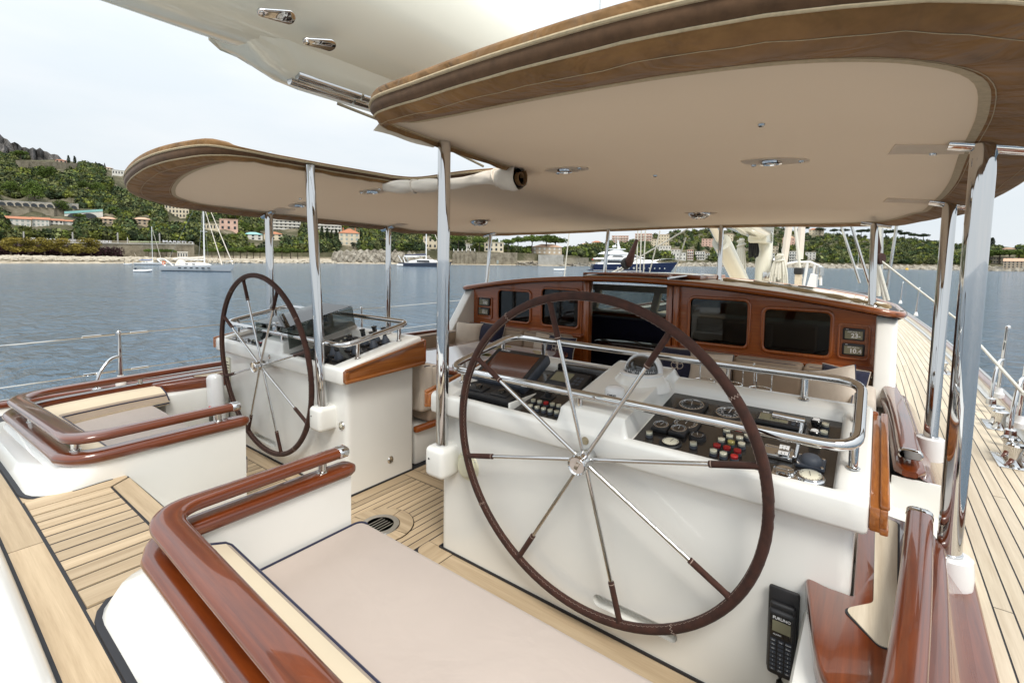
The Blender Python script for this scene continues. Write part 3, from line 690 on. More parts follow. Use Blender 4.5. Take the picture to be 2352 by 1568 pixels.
lever((-1.96, 2.10, zpan(2.10)), CP, .05, .15); lever((-1.82, 2.28, zpan(2.28)), CP, .05, .15)
Mx = PM((-1.78, 2.10, zpan(2.1))); tp = part('engine_throttle', 'chrome', CP, on(bx((-.05, -.035, 0), (.05, .035, .02), .006), Mx), on(lathe([(.03, .0), (.03, .045), (.02, .055), (0, .055)], 16, (0, 0, 0), (1, 0, 0)), Mx @ Matrix.Translation((-.02, 0, .02))))
part('throttle_lever', 'chrome', tp, tube([(-1.75, 2.12, 1.0), (-1.75, 2.15, 1.10)], .006, 8), tube([(-1.74, 2.15, 1.10), (-1.83, 2.155, 1.10)], .01, 10))
cv = [(-1.17, 1.87, 1.115), (-1.17, 2.44, 1.243), (-1.66, 2.44, 1.243), (-1.66, 1.87, 1.115)]
def slab(a, b, c, d, t): 
    n = (Vector(b)-Vector(a)).cross(Vector(d)-Vector(a)).normalized()*t; q = [Vector(p) for p in (a, b, c, d)]; q2 = [p+n for p in q]
    return [tuple(p) for p in q+q2], [(3, 2, 1, 0), (4, 5, 6, 7), (0, 1, 5, 4), (1, 2, 6, 5), (2, 3, 7, 6), (3, 0, 4, 7)]
ac_ = part('smoked_cover', 'smoked_acrylic', CP, slab(*cv, .006), ang=0)
part('cover_side', 'smoked_acrylic', ac_, slab((-1.168, 1.87, 1.113), (-1.162, 1.885, .955), (-1.162, 2.465, 1.083), (-1.168, 2.44, 1.24), .006), ang=0)
part('cover_side', 'smoked_acrylic', ac_, slab((-1.662, 1.87, 1.113), (-1.662, 2.44, 1.24), (-1.668, 2.465, 1.083), (-1.668, 1.885, .955), .006), ang=0)
part('cover_hinge', 'chrome', ac_, bx((-1.45, 1.895, 1.06), (-1.38, 1.935, 1.135), .006))
# label plate and white telephone-style box beside the port console
part('instruction_plate', 'cream_plastic', CP, bx((-2.33, 1.896, .52), (-2.23, 1.9045, .74), .002)); 
pi = MB()
for i in range(7): pi.box((-2.32+.012*(i % 2), 1.8945, .54+i*.026), (-2.25+.012*(i % 3), 1.8958, .548+i*.026))
pi.build('plate_lines', 'lcd_ink', CP, ang=0)
lb = thing('life_buoy_light', 'white rounded plastic case with printed labels behind the port wheel', 'case', (-2.10, 1.74, .14))
part('case', 'white_plastic', lb, on(bx((-.085, -.05, 0), (.085, .05, .50), .045, 4), Matrix.Translation((-2.09, 1.74, .14)) @ Matrix.Rotation(-.12, 4, 'Y')))
part('red_button', 'button_red', lb, lathe([(.014, 0), (.012, .008), (0, .01)], 14, (-2.11, 1.686, .36), (.1, -1, .0)))
part('printed_label', 'lcd_ink', lb, bx((-2.13, 1.684, .24), (-2.06, 1.69, .30)))
# ------------------------------------------------------------------ steering wheels
def wheel(sd, a0, label):
    c = Vector((sd*1.423, 1.802, .807)); rk = -.0674
    ex = Vector((1, 0, 0)); ez = Vector((0, math.sin(rk), math.cos(rk))); n = ex.cross(ez)   # n points aft (towards the helmsman)
    t = thing('steering_wheel', label, 'wheel', c-Vector((0, 0, .726)), 'steering wheels')
    rad = .706
    rim = link('rim', tube([c+ex*rad*math.cos(a)+ez*rad*math.sin(a) for a in lin(0, 2*math.pi, 97)[:-1]], .0195, 12, True), 'suede', t, ang=60)
    st = MB()                                                   # seam stitching on the inner edge and the butt seams
    for k in range(400):
        a = 2*math.pi*k/400; d = .5*2*math.pi/400*(1 if k % 2 else -1)
        r_ = .6885; h = .0165
        q = [c+ex*r_*math.cos(a+e)+ez*r_*math.sin(a+e)+n*(h*.62+(.003 if i else -.003)) for i, e in enumerate((-d, d))]
        st.tube(q, .0007, 3)
    for k in range(4):
        a = R_(a0+20+90*k)
        for j in range(9):
            b = -1.2+j*.3; 
            def on_rim(b, da): 
                e = ex*math.cos(a+da)+ez*math.sin(a+da); return c+e*(rad+.0203*math.sin(b))+n*.0203*math.cos(b)
            st.tube([on_rim(b-.15, (-.008 if j % 2 else .008)), on_rim(b+.15, (.008 if j % 2 else -.008))], .001, 4)
    st.build('stitching', 'stitch', rim, ang=0, kind='stuff')
    hub = part('hub', 'chrome', t, on(lathe([(.026, -.09), (.034, -.075), (.034, -.02), (.038, -.015), (.038, .03), (.034, .038), (.034, .05), (.043, .054), (.043, .066), (.039, .072), (.034, .066), (.0, .064)], 28), frame_M(c, ex, ez)))
    part('hub_emblem', 'steel', hub, on(bx((-.02, -.008, .0645), (.02, .008, .067), .002), frame_M(c, ex, ez) @ Matrix.Rotation(R_(65), 4, 'Z')))
    part('shaft', 'chrome', hub, tube([c-n*.02, c-n*.115], .022, 16))
    for k in range(8):
        a = R_(a0+45*k); e = ex*math.cos(a)+ez*math.sin(a); off = n*(.012 if k % 2 else -.002)
        p0 = c+e*.03+off; p1 = c+e*(rad-.01)
        sp = link('spoke', tube([p0, p0.lerp(p1, .9)], .0088, 10), 'chrome', t)
        link('leather_sleeve', tube([p0.lerp(p1, .74), p0.lerp(p1, .745), p1-e*.02, p1], [.0115, .0128, .0125, .017], 10), 'suede', sp)
        link('sleeve_seam', tube([p0.lerp(p1, .752), p0.lerp(p1, .757)], .0135, 10), 'stitch', sp)
    return t
wheel(1, 13.5, 'large starboard steering wheel with brown suede rim and eight steel spokes')
wheel(-1, 16, 'large port steering wheel with brown suede rim, outboard of the gangway')

# ------------------------------------------------------------------ helm seats: coaming, caps, rails, cushions
def zs(s_): return -.075*(s_-.5)
def loft(rings, closed=True, caps=True, cmi=None):
    k = len(rings[0]); v = [tuple(p) for r in rings for p in r]; f = []; mi = []
    for i in range(len(rings)-1):
        for c in range(k if closed else k-1):
            e = (c+1) % k; f.append((i*k+c, i*k+e, (i+1)*k+e, (i+1)*k+c)); mi.append(cmi[c] if cmi else 0)
    if caps: f.append(tuple(range(k-1, -1, -1))); f.append(tuple((len(rings)-1)*k+c for c in range(k))); mi += [0, 0]
    return v, f, mi
def path_normals(path):
    out = []
    for i, p in enumerate(path):
        a = path[max(0, i-1)]; b = path[min(len(path)-1, i+1)]; t = (b-a); t.z = 0; t.normalize(); out.append(Vector((-t.y, t.x, 0)))
    return out                                                  # left of travel
def helm_seat(sd):
    mir = sd < 0; nm = 'starboard' if sd > 0 else 'port'
    t = thing('helm_station', f'{nm} helm seat with white curved surround and varnished mahogany cap and rail', 'helm seat', (sd*1.5, .9, .0), 'helm seats')
    def path(pts, rad, z): 
        q = fillet([(x, y, 0) for x, y in pts], rad, 10); q2 = []
        for a, b in zip(q, q[1:]):
            n_ = max(1, int((b-a).length/.12)); q2 += [a.lerp(b, i/n_) for i in range(n_)]
        q2.append(q[-1]); return [Vector((p.x, p.y, z+zs(p.x))) for p in q2]
    # white surround
    pw = path([(.512, 1.262), (.512, .52), (2.36, .52), (2.47, 1.2), (2.55, 2.0)], [0, .13, .3, .3, 0], .69)
    nr = path_normals(pw); rings = []
    for p, n_ in zip(pw, nr):          # travel goes aft then outboard then forward: left of travel = inside? inside is to the left
        o_ = -n_                        # outward
        a = max(0, -o_.y); d = .14*a*a+.02*max(0, o_.x)
        zb_ = zdeck(p.x)-.001
        rings.append([p+o_*.022, p+o_*(.022+d*.25)+Vector((0, 0, -.05)), Vector((p.x, p.y, zb_+.05))+o_*(.022+d*.72), Vector((p.x, p.y, zb_))+o_*(.022+d), Vector((p.x, p.y, .0))+o_*(.022+d), Vector((p.x, p.y, 0))-o_*.022, p-o_*.022])
    v, f, _ = loft([[q for q in reversed(r)] for r in rings]); link('surround', (v, f), 'gelcoat', t, mirror=mir, ang=50)
    cl = [r[3]+Vector((0, 0, .002)) for r in rings if r[3].y < .70]
    link('caulk_line', sweep(cl, rrect(.024, .012, .004, 2)), 'caulk', t, mirror=mir)
    # lower cap
    pc = path([(.512, 1.275), (.512, .515), (2.36, .515), (2.49, 1.2), (2.56, 2.0), (2.60, 2.62)], [0, .13, .32, .3, .3, 0], .705)
    n = len(pc); sc_ = []
    for i, p in enumerate(pc):
        w_ = 1.0 if p.x < .6 else 1.15 if p.y < .7 else 1.25
        e = min((pc[i]-pc[0]).length, (pc[i]-pc[-1]).length); sc_.append(w_*(math.sqrt(max(.05, 1-(1-min(1, e/.06))**2))))
    pc2 = [pc[0]+Vector((0, d, 0)) for d in (.012, .0)]+[pc[0]+Vector((0, -.02, 0)), pc[0]+Vector((0, -.05, 0))]+[p for p in pc[1:] if (p-pc[0]).length > .06]
    sc2 = [.45, .75, .95, 1.0]+[s for p, s in zip(pc[1:], sc_[1:]) if (p-pc[0]).length > .06]
    lc = grained(link('lower_cap', sweep(pc2, rrect(.098, .056, .026, 5), scale=sc2, scale2=[min(1, max(.5, s)) for s in sc2]), 'mahogany_rail', t, mirror=mir, ang=60), pc2, 24)
    # upper rail
    pu = path([(.522, 1.225), (.522, .535), (2.34, .535), (2.46, 1.2), (2.525, 1.9), (2.572, 2.55)], [0, .12, .28, .3, .3, 0], .795)
    su = []
    for p in pu:
        su.append(1 if p.x < .56 and p.y > .7 else 1.5 if p.y < .62 else 1.28)
    for _ in range(4): su = [su[0]]+[(su[i-1]+su[i]+su[i+1])/3 for i in range(1, len(su)-1)]+[su[-1]]
    ur = grained(link('upper_rail', sweep(pu, rrect(.066, .044, .0205, 5), scale=su, scale2=[1]*len(su)), 'mahogany_rail', t, mirror=mir, ang=60), pu, 24)
    for (p, d, w_) in ((pu[0], Vector((0, 1, 0)), 1.0), (pu[-1], Vector((.07, 1, -.005)).normalized(), 1.28)):
        q = [p-d*.028, p-d*.026, p+d*.012, p+d*.018]
        link('end_cap', sweep(q, rrect(.066, .044, .0205, 5), scale=[w_*1.0, w_*1.05, w_*1.05, w_*.9], scale2=[1, 1.06, 1.06, .85]), 'chrome', ur, mirror=mir, ang=40)
    for (x, y) in ((.52, 1.13), (.60, .54), (1.6, .53), (2.30, .60), (2.47, 1.3), (2.54, 2.1), (2.575, 2.5)):
        link('rail_stanchion', part_vf(tube([(x, y, .715+zs(x)), (x, y, .79+zs(x))], .0175, 14), lathe([(.023, 0), (.022, .006), (.0175, .008)], 14, (x, y, .732+zs(x)))), 'steel', t, mirror=mir)
    link('seat_base', bx((.535, .56, 0), (2.50, 1.26, .36), .02), 'gelcoat', t, mirror=mir)
    # outboard coaming face down to the side deck
    yy = lin(.75, 2.62, 9); v, f = grid(lambda y, k: ([2.56, 2.60, 2.69, 2.69][int(k)]+.035*(y-1.9)*(1 if k < 3 else 1), y, [.545, .535, .40, .26][int(k)]), yy, [0, 1, 2, 3], flip=True)
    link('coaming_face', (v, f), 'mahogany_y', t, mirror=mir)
    # cushions
    g = 'helm seat cushions'
    cz = .455
    outl = [(.545, 1.31), (.545, .66), (2.15, .66), (2.33, .95), (2.36, 1.31)]
    o2 = pl_2d(outl, [.05, .03, .1, .1, .06])
    cu = thing('seat_cushion', f'flat pinkish beige seat cushion with navy piping on the {nm} helm seat', 'cushion', (sd*1.4, 1.0, .36), g)
    def inset(poly, d):
        c = Vector((1.4, 1.0)); r = []
        for i, p in enumerate(poly):
            a = Vector(poly[i-1]); b = Vector(poly[(i+1) % len(poly)]); tt = (b-a).normalized(); r.append((p[0]-tt.y*d*1, p[1]+tt.x*d)) 
        return r
    sgn = 1 if sum(o2[i-1][0]*o2[i][1]-o2[i][0]*o2[i-1][1] for i in range(len(o2))) > 0 else -1
    rg = [[(x, y, z) for x, y in inset(o2, sgn*d)] for d, z in ((.012, .36), (0, .375), (0, cz-.02), (.006, cz-.006), (.02, cz))]
    if sgn < 0: rg = [list(reversed(r)) for r in rg]
    v, f, _ = loft(rg); link('cover', (v, f), 'cushion_pink', cu, mirror=mir, ang=60)
    link('piping', tube([(x, y, cz-.003) for x, y in inset(o2, sgn*.006)[:13]], .0055, 7), 'navy', cu, mirror=mir)
    bk = thing('back_cushion', f'curved cream backrest cushion with navy piping along the {nm} helm seat', 'cushion', (sd*1.4, .65, .46), g)
    pb = path([(.57, .515), (2.30, .515), (2.44, 1.1), (2.46, 1.40)], [0, .3, .3, 0], 0)
    pb = [Vector((p.x, p.y, 0)) for p in pb]; nb = path_normals(pb); rr = []
    e1 = []; e2 = []
    for p, n_ in zip(pb, nb):
        z = zs(p.x)*.75; q = [p+n_*d+Vector((0, 0, h+z*(1 if h > .5 else .3))) for d, h in ((.045, .47), (.04, .66), (.06, .672), (.12, .662), (.205, .632), (.225, .615), (.265, .50), (.26, .465))]
        e1.append(q[5]); e2.append(q[6]+Vector((0, 0, -.02))); rr.append(q)
    v, f, mi = loft([list(reversed(q)) for q in rr], True, True, [0, 1, 1, 0, 0, 0, 0, 0])
    link('cover', (v, f), ['cushion_cream', 'cushion_taupe'], bk, mirror=mir, mi=mi, ang=50)  # taupe front face of the cream cushion: its shade is put into the colour
    for e in (e1, e2): link('piping', tube(e, .0055, 7), 'navy', bk, mirror=mir)
    link('piping', tube(rr[-1][2:7], .0055, 7), 'navy', bk, mirror=mir); link('piping', tube(rr[0][2:7], .0055, 7), 'navy', bk, mirror=mir)
    return t
def part_vf(*vfs):
    mb = MB()
    for q in vfs: mb.add(q)
    return mb.v, mb.f
helm_seat(1); helm_seat(-1)

# ------------------------------------------------------------------ cockpit coaming beside the consoles
def side_coaming(sd):
    mir = sd < 0; nm = 'starboard' if sd > 0 else 'port'
    t = thing('cockpit_coaming', f'{nm} varnished cockpit coaming with teak inlay beside the console', 'coaming', (sd*2.5, 2.3, .4), 'cockpit coamings')
    # wide mahogany landing around the console's aft corner, with a teak inlay
    pl = pl_2d([(2.235, 1.92), (2.30, 1.52), (2.36, 1.38), (2.52, 1.36), (2.56, 2.6), (2.42, 2.64), (2.372, 2.5), (2.372, 1.898), (2.30, 1.898)], [.03, .05, .05, .02, .02, .02, .01, .01, .01])
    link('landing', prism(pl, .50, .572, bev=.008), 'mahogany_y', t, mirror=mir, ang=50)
    il = pl_2d([(2.352, 1.80), (2.44, 1.68), (2.478, 1.70), (2.505, 2.56), (2.43, 2.58), (2.425, 1.89), (2.40, 1.86)], [.03, .03, .02, .02, .02, .03, .03])
    link('inlay_seal', prism([(x+(x-2.43)*.1, y+(y-2.1)*.012) for x, y in il], .57, .5745), 'caulk', t, mirror=mir)
    link('teak_inlay', prism(il, .57, .577), 'teak_pale', t, mirror=mir, ang=0)
    link('inner_panel', bx((2.44, 2.45, 0), (2.50, 5.3, .50), .01), 'gelcoat', t, mirror=mir)
    link('landing_panel', bx((2.24, 1.40, 0), (2.46, 1.90, .50), .03), 'gelcoat', t, mirror=mir)
    # forward run: lower cap with rounded aft end, upper rail on stanchions
    def pth(z): return [Vector((x, y, z)) for x, y in ((2.575, 3.24), (2.575, 3.30), (2.57, 3.5), (2.565, 4.0), (2.55, 4.5), (2.52, 5.0), (2.50, 5.3))]
    link('lower_cap', sweep(pth(.565), rrect(.135, .055, .025, 5), scale=[.5, 1, 1, 1, 1, 1, 1], scale2=[.6, 1, 1, 1, 1, 1, 1]), 'mahogany_y', t, mirror=mir, ang=60)
    q = pth(.655)[1:]; ur = link('upper_rail', sweep(q, rrect(.10, .046, .021, 5)), 'mahogany_y', t, mirror=mir, ang=60)
    link('end_cap', sweep([q[0]+Vector((0, d, 0)) for d in (-.02, -.014, .012)], rrect(.102, .05, .022, 5), scale=[.9, 1.03, 1.03], scale2=[.85, 1.03, 1.03]), 'chrome', ur, mirror=mir)
    for y in (3.40, 4.2, 5.0):
        part('rail_stanchion', 'steel', t, tube([(2.567, y, .58), (2.567, y, .64)], .0185, 14), mirror=mir)
    link('gate_sill', bx((2.46, 2.6, .0), (2.70, 3.3, .37), .02), 'gelcoat', t, mirror=mir)
    link('gate_sill_cap', bx((2.44, 2.62, .365), (2.72, 2.72, .40), .012), 'mahogany_y', t, mirror=mir)
    yy = lin(3.25, 5.35, 8); v, f = grid(lambda y, k: ([2.62, 2.66, 2.75, 2.75][int(k)]-.02*max(0, y-4), y, [.55, .535, .40, .26][int(k)]), yy, [0, 1, 2, 3], flip=True)
    link('coaming_face', (v, f), 'mahogany_y', t, mirror=mir)
    link('coaming_end', bx((2.5, 3.245, .3), (2.73, 3.262, .537), .004), 'gelcoat', t, mirror=mir)
    link('deck_sill', sweep([(2.655, 1.2, .34), (2.67, 2.0, .34), (2.69, 2.70, .335)], rrect(.15, .14, .03, 4)), 'mahogany_y', t, mirror=mir, ang=60)
side_coaming(1); side_coaming(-1)

# ------------------------------------------------------------------ canopy posts
def canopy_post(x, y, z0, x1, y1, z1, r, label, base='cup', mt='chrome'):
    t = thing('canopy_post', label, 'post', (x, y, z0), 'canopy posts')
    link('tube', tube([(x, y, z0), (x1, y1, z1)], r, 24), mt, t, ang=60)
    d = (Vector((x1, y1, z1))-Vector((x, y, z0))).normalized()
    if base == 'cup':
        link('base_cup', lathe([(r*1.95, -.13), (r*2.05, -.06), (r*1.9, 0), (r*1.6, .006), (r*1.1, .006)], 24, (x, y, z0)), 'white_plastic', t)
        link('collar', lathe([(r*1.12, .0), (r*1.12, .012), (r*1.0, .014)], 24, (x, y, z0)), 'chrome', t)
    elif base == 'block':
        s = 1 if x > 0 else -1
        link('base_block', bx((x-.07, y-.07, z0-.165), (x+.07, y+.085, z0+.004), .03, 4), 'gelcoat', t, ang=50)
        link('screw', lathe([(.006, 0), (.005, .002)], 10, (x-.03, y-.0705, z0-.06), (0, -1, 0)), 'black', t)
    else:
        link('base_flange', lathe([(r*2.6, 0), (r*2.5, .006), (r*1.15, .01), (r*1.1, .03)], 22, (x, y, z0)), 'chrome', t)
    return t
canopy_post(2.665, 2.53, .515, 2.685, 2.53, 2.115, .039, 'thick polished post rising from the starboard coaming outboard of the console')
canopy_post(2.70, 3.90, .600, 2.735, 4.1, 2.085, .036, 'polished post on the starboard coaming forward of the gate opening')
canopy_post(-2.68, 2.50, .515, -2.70, 2.50, 2.12, .039, 'polished post behind the port wheel at the port coaming')
canopy_post(-2.70, 4.03, .600, -2.70, 4.05, 2.09, .036, 'polished post at the port coaming forward of the port console')
canopy_post(.524, 1.845, .635, .524, 1.845, 2.285, .034, 'polished post in a white block at the inboard corner of the starboard console', 'block')
canopy_post(-.645, 1.845, .625, -.79, 1.845, 2.29, .034, 'polished post in a white block at the inboard corner of the port console', 'block')
canopy_post(-2.33, 5.6, 1.287, -2.30, 5.65, 2.06, .026, 'thin post on the port corner of the deckhouse roof', 'flange')
canopy_post(2.366, 5.6, 1.287, 2.35, 5.65, 2.06, .030, 'thin post on the starboard corner of the deckhouse roof', 'flange')
canopy_post(-.77, 6.40, 1.453, -.73, 6.42, 2.145, .026, 'thin post on the deckhouse roof to port of the sliding hatch', 'flange')
canopy_post(.80, 6.45, 1.45, .80, 6.47, 2.14, .028, 'thin post on the deckhouse roof to starboard of the sliding hatch', 'flange')

# ------------------------------------------------------------------ handset on the starboard console
hs = thing('radio_handset', 'black corded radio telephone handset hung on the console face', 'handset', (2.22, 1.89, .14))
Mx = frame_M(P(1797, 1452, y=1.885), (1, .0, .0), (.06, -.05, 1)) 
part('cradle', 'black', hs, on(bx((-.048, -.16, -.018), (.048, .16, .0), .012), Mx))
part('body', 'black', hs, on(bx((-.042, -.15, 0), (.042, .095, .032), .013, 3), Mx))
part('earpiece', 'black', hs, on(bx((-.04, .07, 0), (.04, .115, .02), .01, 3), Mx))
part('screen', 'lcd', hs, on(bx((-.028, .02, .031), (.028, .06, .0332)), Mx))
part('screen_surround', 'black_gloss', hs, on(bx((-.034, .0, .030), (.034, .082, .0326), .003), Mx))
txt('maker_name', 'FURUNO', .0135, Mx @ Matrix.Translation((0, .070, .0332)), hs, bold=.0003); txt('alarm_text', 'ALARM', .008, Mx @ Matrix.Translation((-.012, .009, .0332)), hs)
keys = ['Exit', 'Log', 'Cancel', 'File', '', 'Enter', 'AN', '', 'N', '1', '2', '3', '4', '5', '6', '7', '8', '9', '*', '0', '#', 'On', 'PTT', 'CH']
for i, k in enumerate(keys):
    r_, c_ = divmod(i, 3); x = (c_-1)*.023; y = -.014-r_*.0155
    kk = part('key', 'grey_rubber', hs, on(bx((x-.009, y-.005, .031), (x+.009, y+.005, .0345), .002), Mx))
    if k: txt('key_text', k, .0062, Mx @ Matrix.Translation((x, y, .0349)), kk)
cp = [Mx @ Vector(q) for q in ((0, -.15, .012), (0, -.18, .012), (-.005, -.22, .02), (-.03, -.30, .03), (-.06, -.36, .04))]
part('cord_grip', 'black', hs, tube(cp[:3], [.014, .012, .009], 10)); part('cord', 'black', hs, tube(spl(cp[1:], 5), .0065, 8))
# ------------------------------------------------------------------ canopy (bimini)
from mathutils.geometry import delaunay_2d_cdt
def zcan(x, y):
    z = 2.29-.02*x*x-.03*(y-1.87)
    z -= .022*math.exp(-((y-4.75+.04*x*x)/.22)**2)                                  # cross frames show through the cloth
    z += .012*math.sin(y*2.1+.6)*math.sin(x*1.3+.4)*.6
    return z
OUT = [(.505, 1.43, .05), (.60, 1.36, .16), (.9, 1.325, .20), (1.4, 1.27, .235), (1.9, 1.235, .26), (2.3, 1.26, .28), (2.62, 1.40, .29), (2.83, 1.68, .28), (2.92, 2.1, .29), (2.93, 2.7, .28), (2.92, 3.4, .24), (2.89, 4.1, .22), (2.82, 4.8, .22), (2.62, 5.5, .2), (2.3, 5.88, .18), (1.7, 6.25, .14), (.9, 6.54, .12), (0, 6.64, .12),
       (-.9, 6.54, .12), (-1.7, 6.25, .14), (-2.3, 5.88, .17), (-2.62, 5.5, .2), (-2.82, 4.8, .22), (-2.89, 4.1, .23), (-2.93, 3.4, .24), (-2.97, 2.7, .25), (-2.98, 2.1, .27), (-2.93, 1.72, .28), (-2.72, 1.40, .29), (-2.4, 1.23, .3), (-1.9, 1.16, .26), (-1.45, 1.17, .22), (-1.05, 1.27, .16), (-.87, 1.42, .07), (-.83, 1.65, .04), (-.79, 1.95, .03), (-.72, 2.3, .03), (-.66, 2.52, .03), (-.52, 2.64, .04), (-.1, 2.66, .05), (.22, 2.70, .04), (.37, 2.72, .03), (.42, 2.60, .03), (.445, 2.3, .03), (.47, 1.9, .03), (.485, 1.6, .03)]
o3 = spl([(a, b, c) for a, b, c in OUT], 5, True)
on_ = len(o3)
def onorm(i):
    a = o3[i-3]; b = o3[(i+3) % on_]; t = Vector((b.x-a.x, b.y-a.y)).normalized(); return Vector((-t.y, t.x))   # left of travel = inward (ccw)
def oloop(d, dz, wr=0, per=None):
    r = []
    for i, p in enumerate(o3):
        n_ = onorm(i); q = per(i, p) if per else d
        x = p.x+n_.x*q; y = p.y+n_.y*q
        w_ = wr*(math.sin(i*1.7)+math.sin(i*.9+2)+.7*math.sin(i*3.1))*.4
        if dz > .03: kk = .45+.55*smooth01((p.z-.03)/.14); r.append((x, y, zcan(x, y)+dz*kk+w_)); continue
        r.append((x, y, zcan(x, y)+dz+w_))
    return r
can = thing('canopy', 'large brown edged canvas canopy with beige underside over both helms', 'canopy', (0, 4, 2.1))
inner = oloop(0, -.002, 0, lambda i, p: max(.03, p.z))
mid = oloop(0, -.030, .006, lambda i, p: max(.03, p.z)*.5)
def ringband(A, B): 
    n_ = len(A); return [tuple(p) for p in A+B], [(i, n_+i, n_+(i+1) % n_, (i+1) % n_) for i in range(n_)]
def bands(loops):
    mb = MB(); n_ = len(loops[0]); v = [tuple(p) for l_ in loops for p in l_]; f = []
    for k in range(len(loops)-1):
        for i in range(n_): f.append((k*n_+i, (k+1)*n_+i, (k+1)*n_+(i+1) % n_, k*n_+(i+1) % n_))
    return v, f
link('border', bands([oloop(0, -.004, 0, lambda i, p: max(.03, p.z)+.004), oloop(0, -.014, .004, lambda i, p: max(.03, p.z)*.8), mid, oloop(0, -.026, .005, lambda i, p: max(.02, p.z)*.25), oloop(.012, -.012, .003), oloop(.002, .0, .0015)]), 'canvas_brown', can, ang=0 or 60)
link('border_band', bands([oloop(.002, .0, .0015), oloop(-.012, .014), oloop(-.016, .035), oloop(-.012, .058)]), 'canvas_dark', can, ang=60)
link('border_top', bands([oloop(-.012, .058), oloop(-.015, .085), oloop(-.006, .10), oloop(.03, .115), oloop(.0, .13, 0, lambda i, p: max(.1, min(.2, p.z)))]), 'canvas_brown', can, ang=60)
link('seam', tube(oloop(.001, -.002, .002), .0045, 6, True), 'canvas_trim', can)
link('seam', tube(oloop(-.0155, .058), .0075, 7, True), 'canvas_trim', can)
link('stitch_line', tube(oloop(0, -.0285, .0055, lambda i, p: max(.02, p.z)*.3), .0012, 4, True), 'canvas_trim', can)
link('stitch_line', tube(oloop(0, -.0105, .001, lambda i, p: max(.03, p.z)*.93), .0014, 4, True), 'canvas_trim', can)
link('hem', bands([oloop(0, -.0065, 0, lambda i, p: max(.03, p.z)+.018), oloop(0, -.0085, 0, lambda i, p: max(.03, p.z)-.01)]), 'canvas_trim', can, ang=60)
def fill(loop, zf, step=.13, flip=False):
    pts = [Vector((p[0], p[1])) for p in loop]; n_ = len(pts)
    def inside(q):
        c = False
        for i in range(n_):
            a = pts[i]; b = pts[i-1]
            if (a.y > q[1]) != (b.y > q[1]) and q[0] < (b.x-a.x)*(q[1]-a.y)/(b.y-a.y)+a.x: c = not c
        return c
    P2 = np.array([(p.x, p.y) for p in pts]); ex = []
    for x in np.arange(-3, 3, step):
        for y in np.arange(1.1, 7, step):
            if inside((x, y)) and np.min(np.hypot(P2[:, 0]-x, P2[:, 1]-y)) > step*.45: ex.append(Vector((x, y)))
    r = delaunay_2d_cdt(pts+ex, [], [list(range(n_))], 1, 1e-5)
    v = [(p.x, p.y, zf(p.x, p.y)) for p in r[0]]; f = [tuple(t) for t in r[2]]
    if flip: f = [tuple(reversed(t)) for t in f]
    return v, f
link('underside', fill(inner, lambda x, y: zcan(x, y)-.003, flip=True), 'canvas_beige', can, ang=60)
topl = oloop(0, .13, 0, lambda i, p: max(.1, min(.2, p.z)))
def ktop(x, y):
    d = math.hypot(max(-.85-x, 0, x-.5), max(1.3-y, 0, y-2.75)); return .45+.55*smooth01(d/.5)
link('top_cloth', fill(topl, lambda x, y: zcan(x, y)+.13*ktop(x, y), .15), 'canvas_top', can, ang=60)
def patch(poly, dz=-.007, name='patch', mt='canvas_trim'):
    v = [(x, y, zcan(x, y)+dz) for x, y in poly]; n_ = len(v); return link(name, (v+[(x, y, zcan(x, y)-.003) for x, y in poly], [tuple(range(n_-1, -1, -1))]+[(i, (i+1) % n_, n_+(i+1) % n_, n_+i) for i in range(n_)]), mt, can, ang=0)
M['patch_canvas'] = fabric('patch_canvas', (.80, .66, .51), .05, 5)
for y0 in (2.62, 4.12): patch([(2.42, y0-.09), (2.74, y0-.05), (2.76, y0+.10), (2.40, y0+.08)], mt='patch_canvas')
for y0 in (2.55, 4.05): patch([(-2.42, y0-.09), (-2.74, y0-.05), (-2.76, y0+.10), (-2.40, y0+.08)], mt='patch_canvas')
for (x, y, k) in ((.735, 2.73, 's'), (1.925, 2.80, 's'), (-1.143, 2.63, 's'), (-2.186, 2.55, 's'), (-1.586, 4.56, 'b'), (.938, 5.02, 'b')):
    patch([(x+.17*math.cos(a)*(1 if math.cos(a) > 0 else .85), y+.085*math.sin(a)) for a in lin(0, 2*math.pi, 25)[:-1]], -.008, 'light_pad', 'patch_canvas')
    z = zcan(x, y)-.009; cl = 'small round downlight in an oval pad under the canopy' if k == 's' else 'large oval chrome lamp under the forward part of the canopy'
    lp = thing('canopy_light', {(.735, 2.73): 'small round downlight nearest the gangway under the starboard canopy', (1.925, 2.80): 'small round downlight above the middle of the starboard console', (-1.143, 2.63): 'small round downlight beside the rolled cloth under the port canopy', (-2.186, 2.55): 'small round downlight above the outboard end of the port console', (-1.586, 4.56): 'large chrome ringed lamp above the port settee', (.938, 5.02): 'large chrome ringed lamp above the starboard settee'}[(x, y)], 'lamp', (x, y, z), 'lights under the canopy')
    if k == 's':
        link('lamp_ring', lathe([(.052, 0), (.05, -.012), (.036, -.014), (.034, -.008)], 24, (x, y, z)), 'chrome', lp); link('lens', lathe([(.035, -.009), (0, -.011)], 20, (x, y, z)), 'lamp_glass', lp)
    else:
        link('lamp_ring', lathe([(.105, 0), (.10, -.02), (.082, -.034), (.06, -.036)], 26, (x, y, z)), 'chrome', lp); link('lens', lathe([(.062, -.034), (.05, -.046), (0, -.05)], 22, (x, y, z)), 'smoked_acrylic', lp)
        for a in lin(0, 2*math.pi, 9)[:-1]: link('guard_bar', tube([(x+.095*math.cos(a), y+.095*math.sin(a), z-.026), (x+.05*math.cos(a), y+.05*math.sin(a), z-.052)], .004, 6), 'chrome', lp)
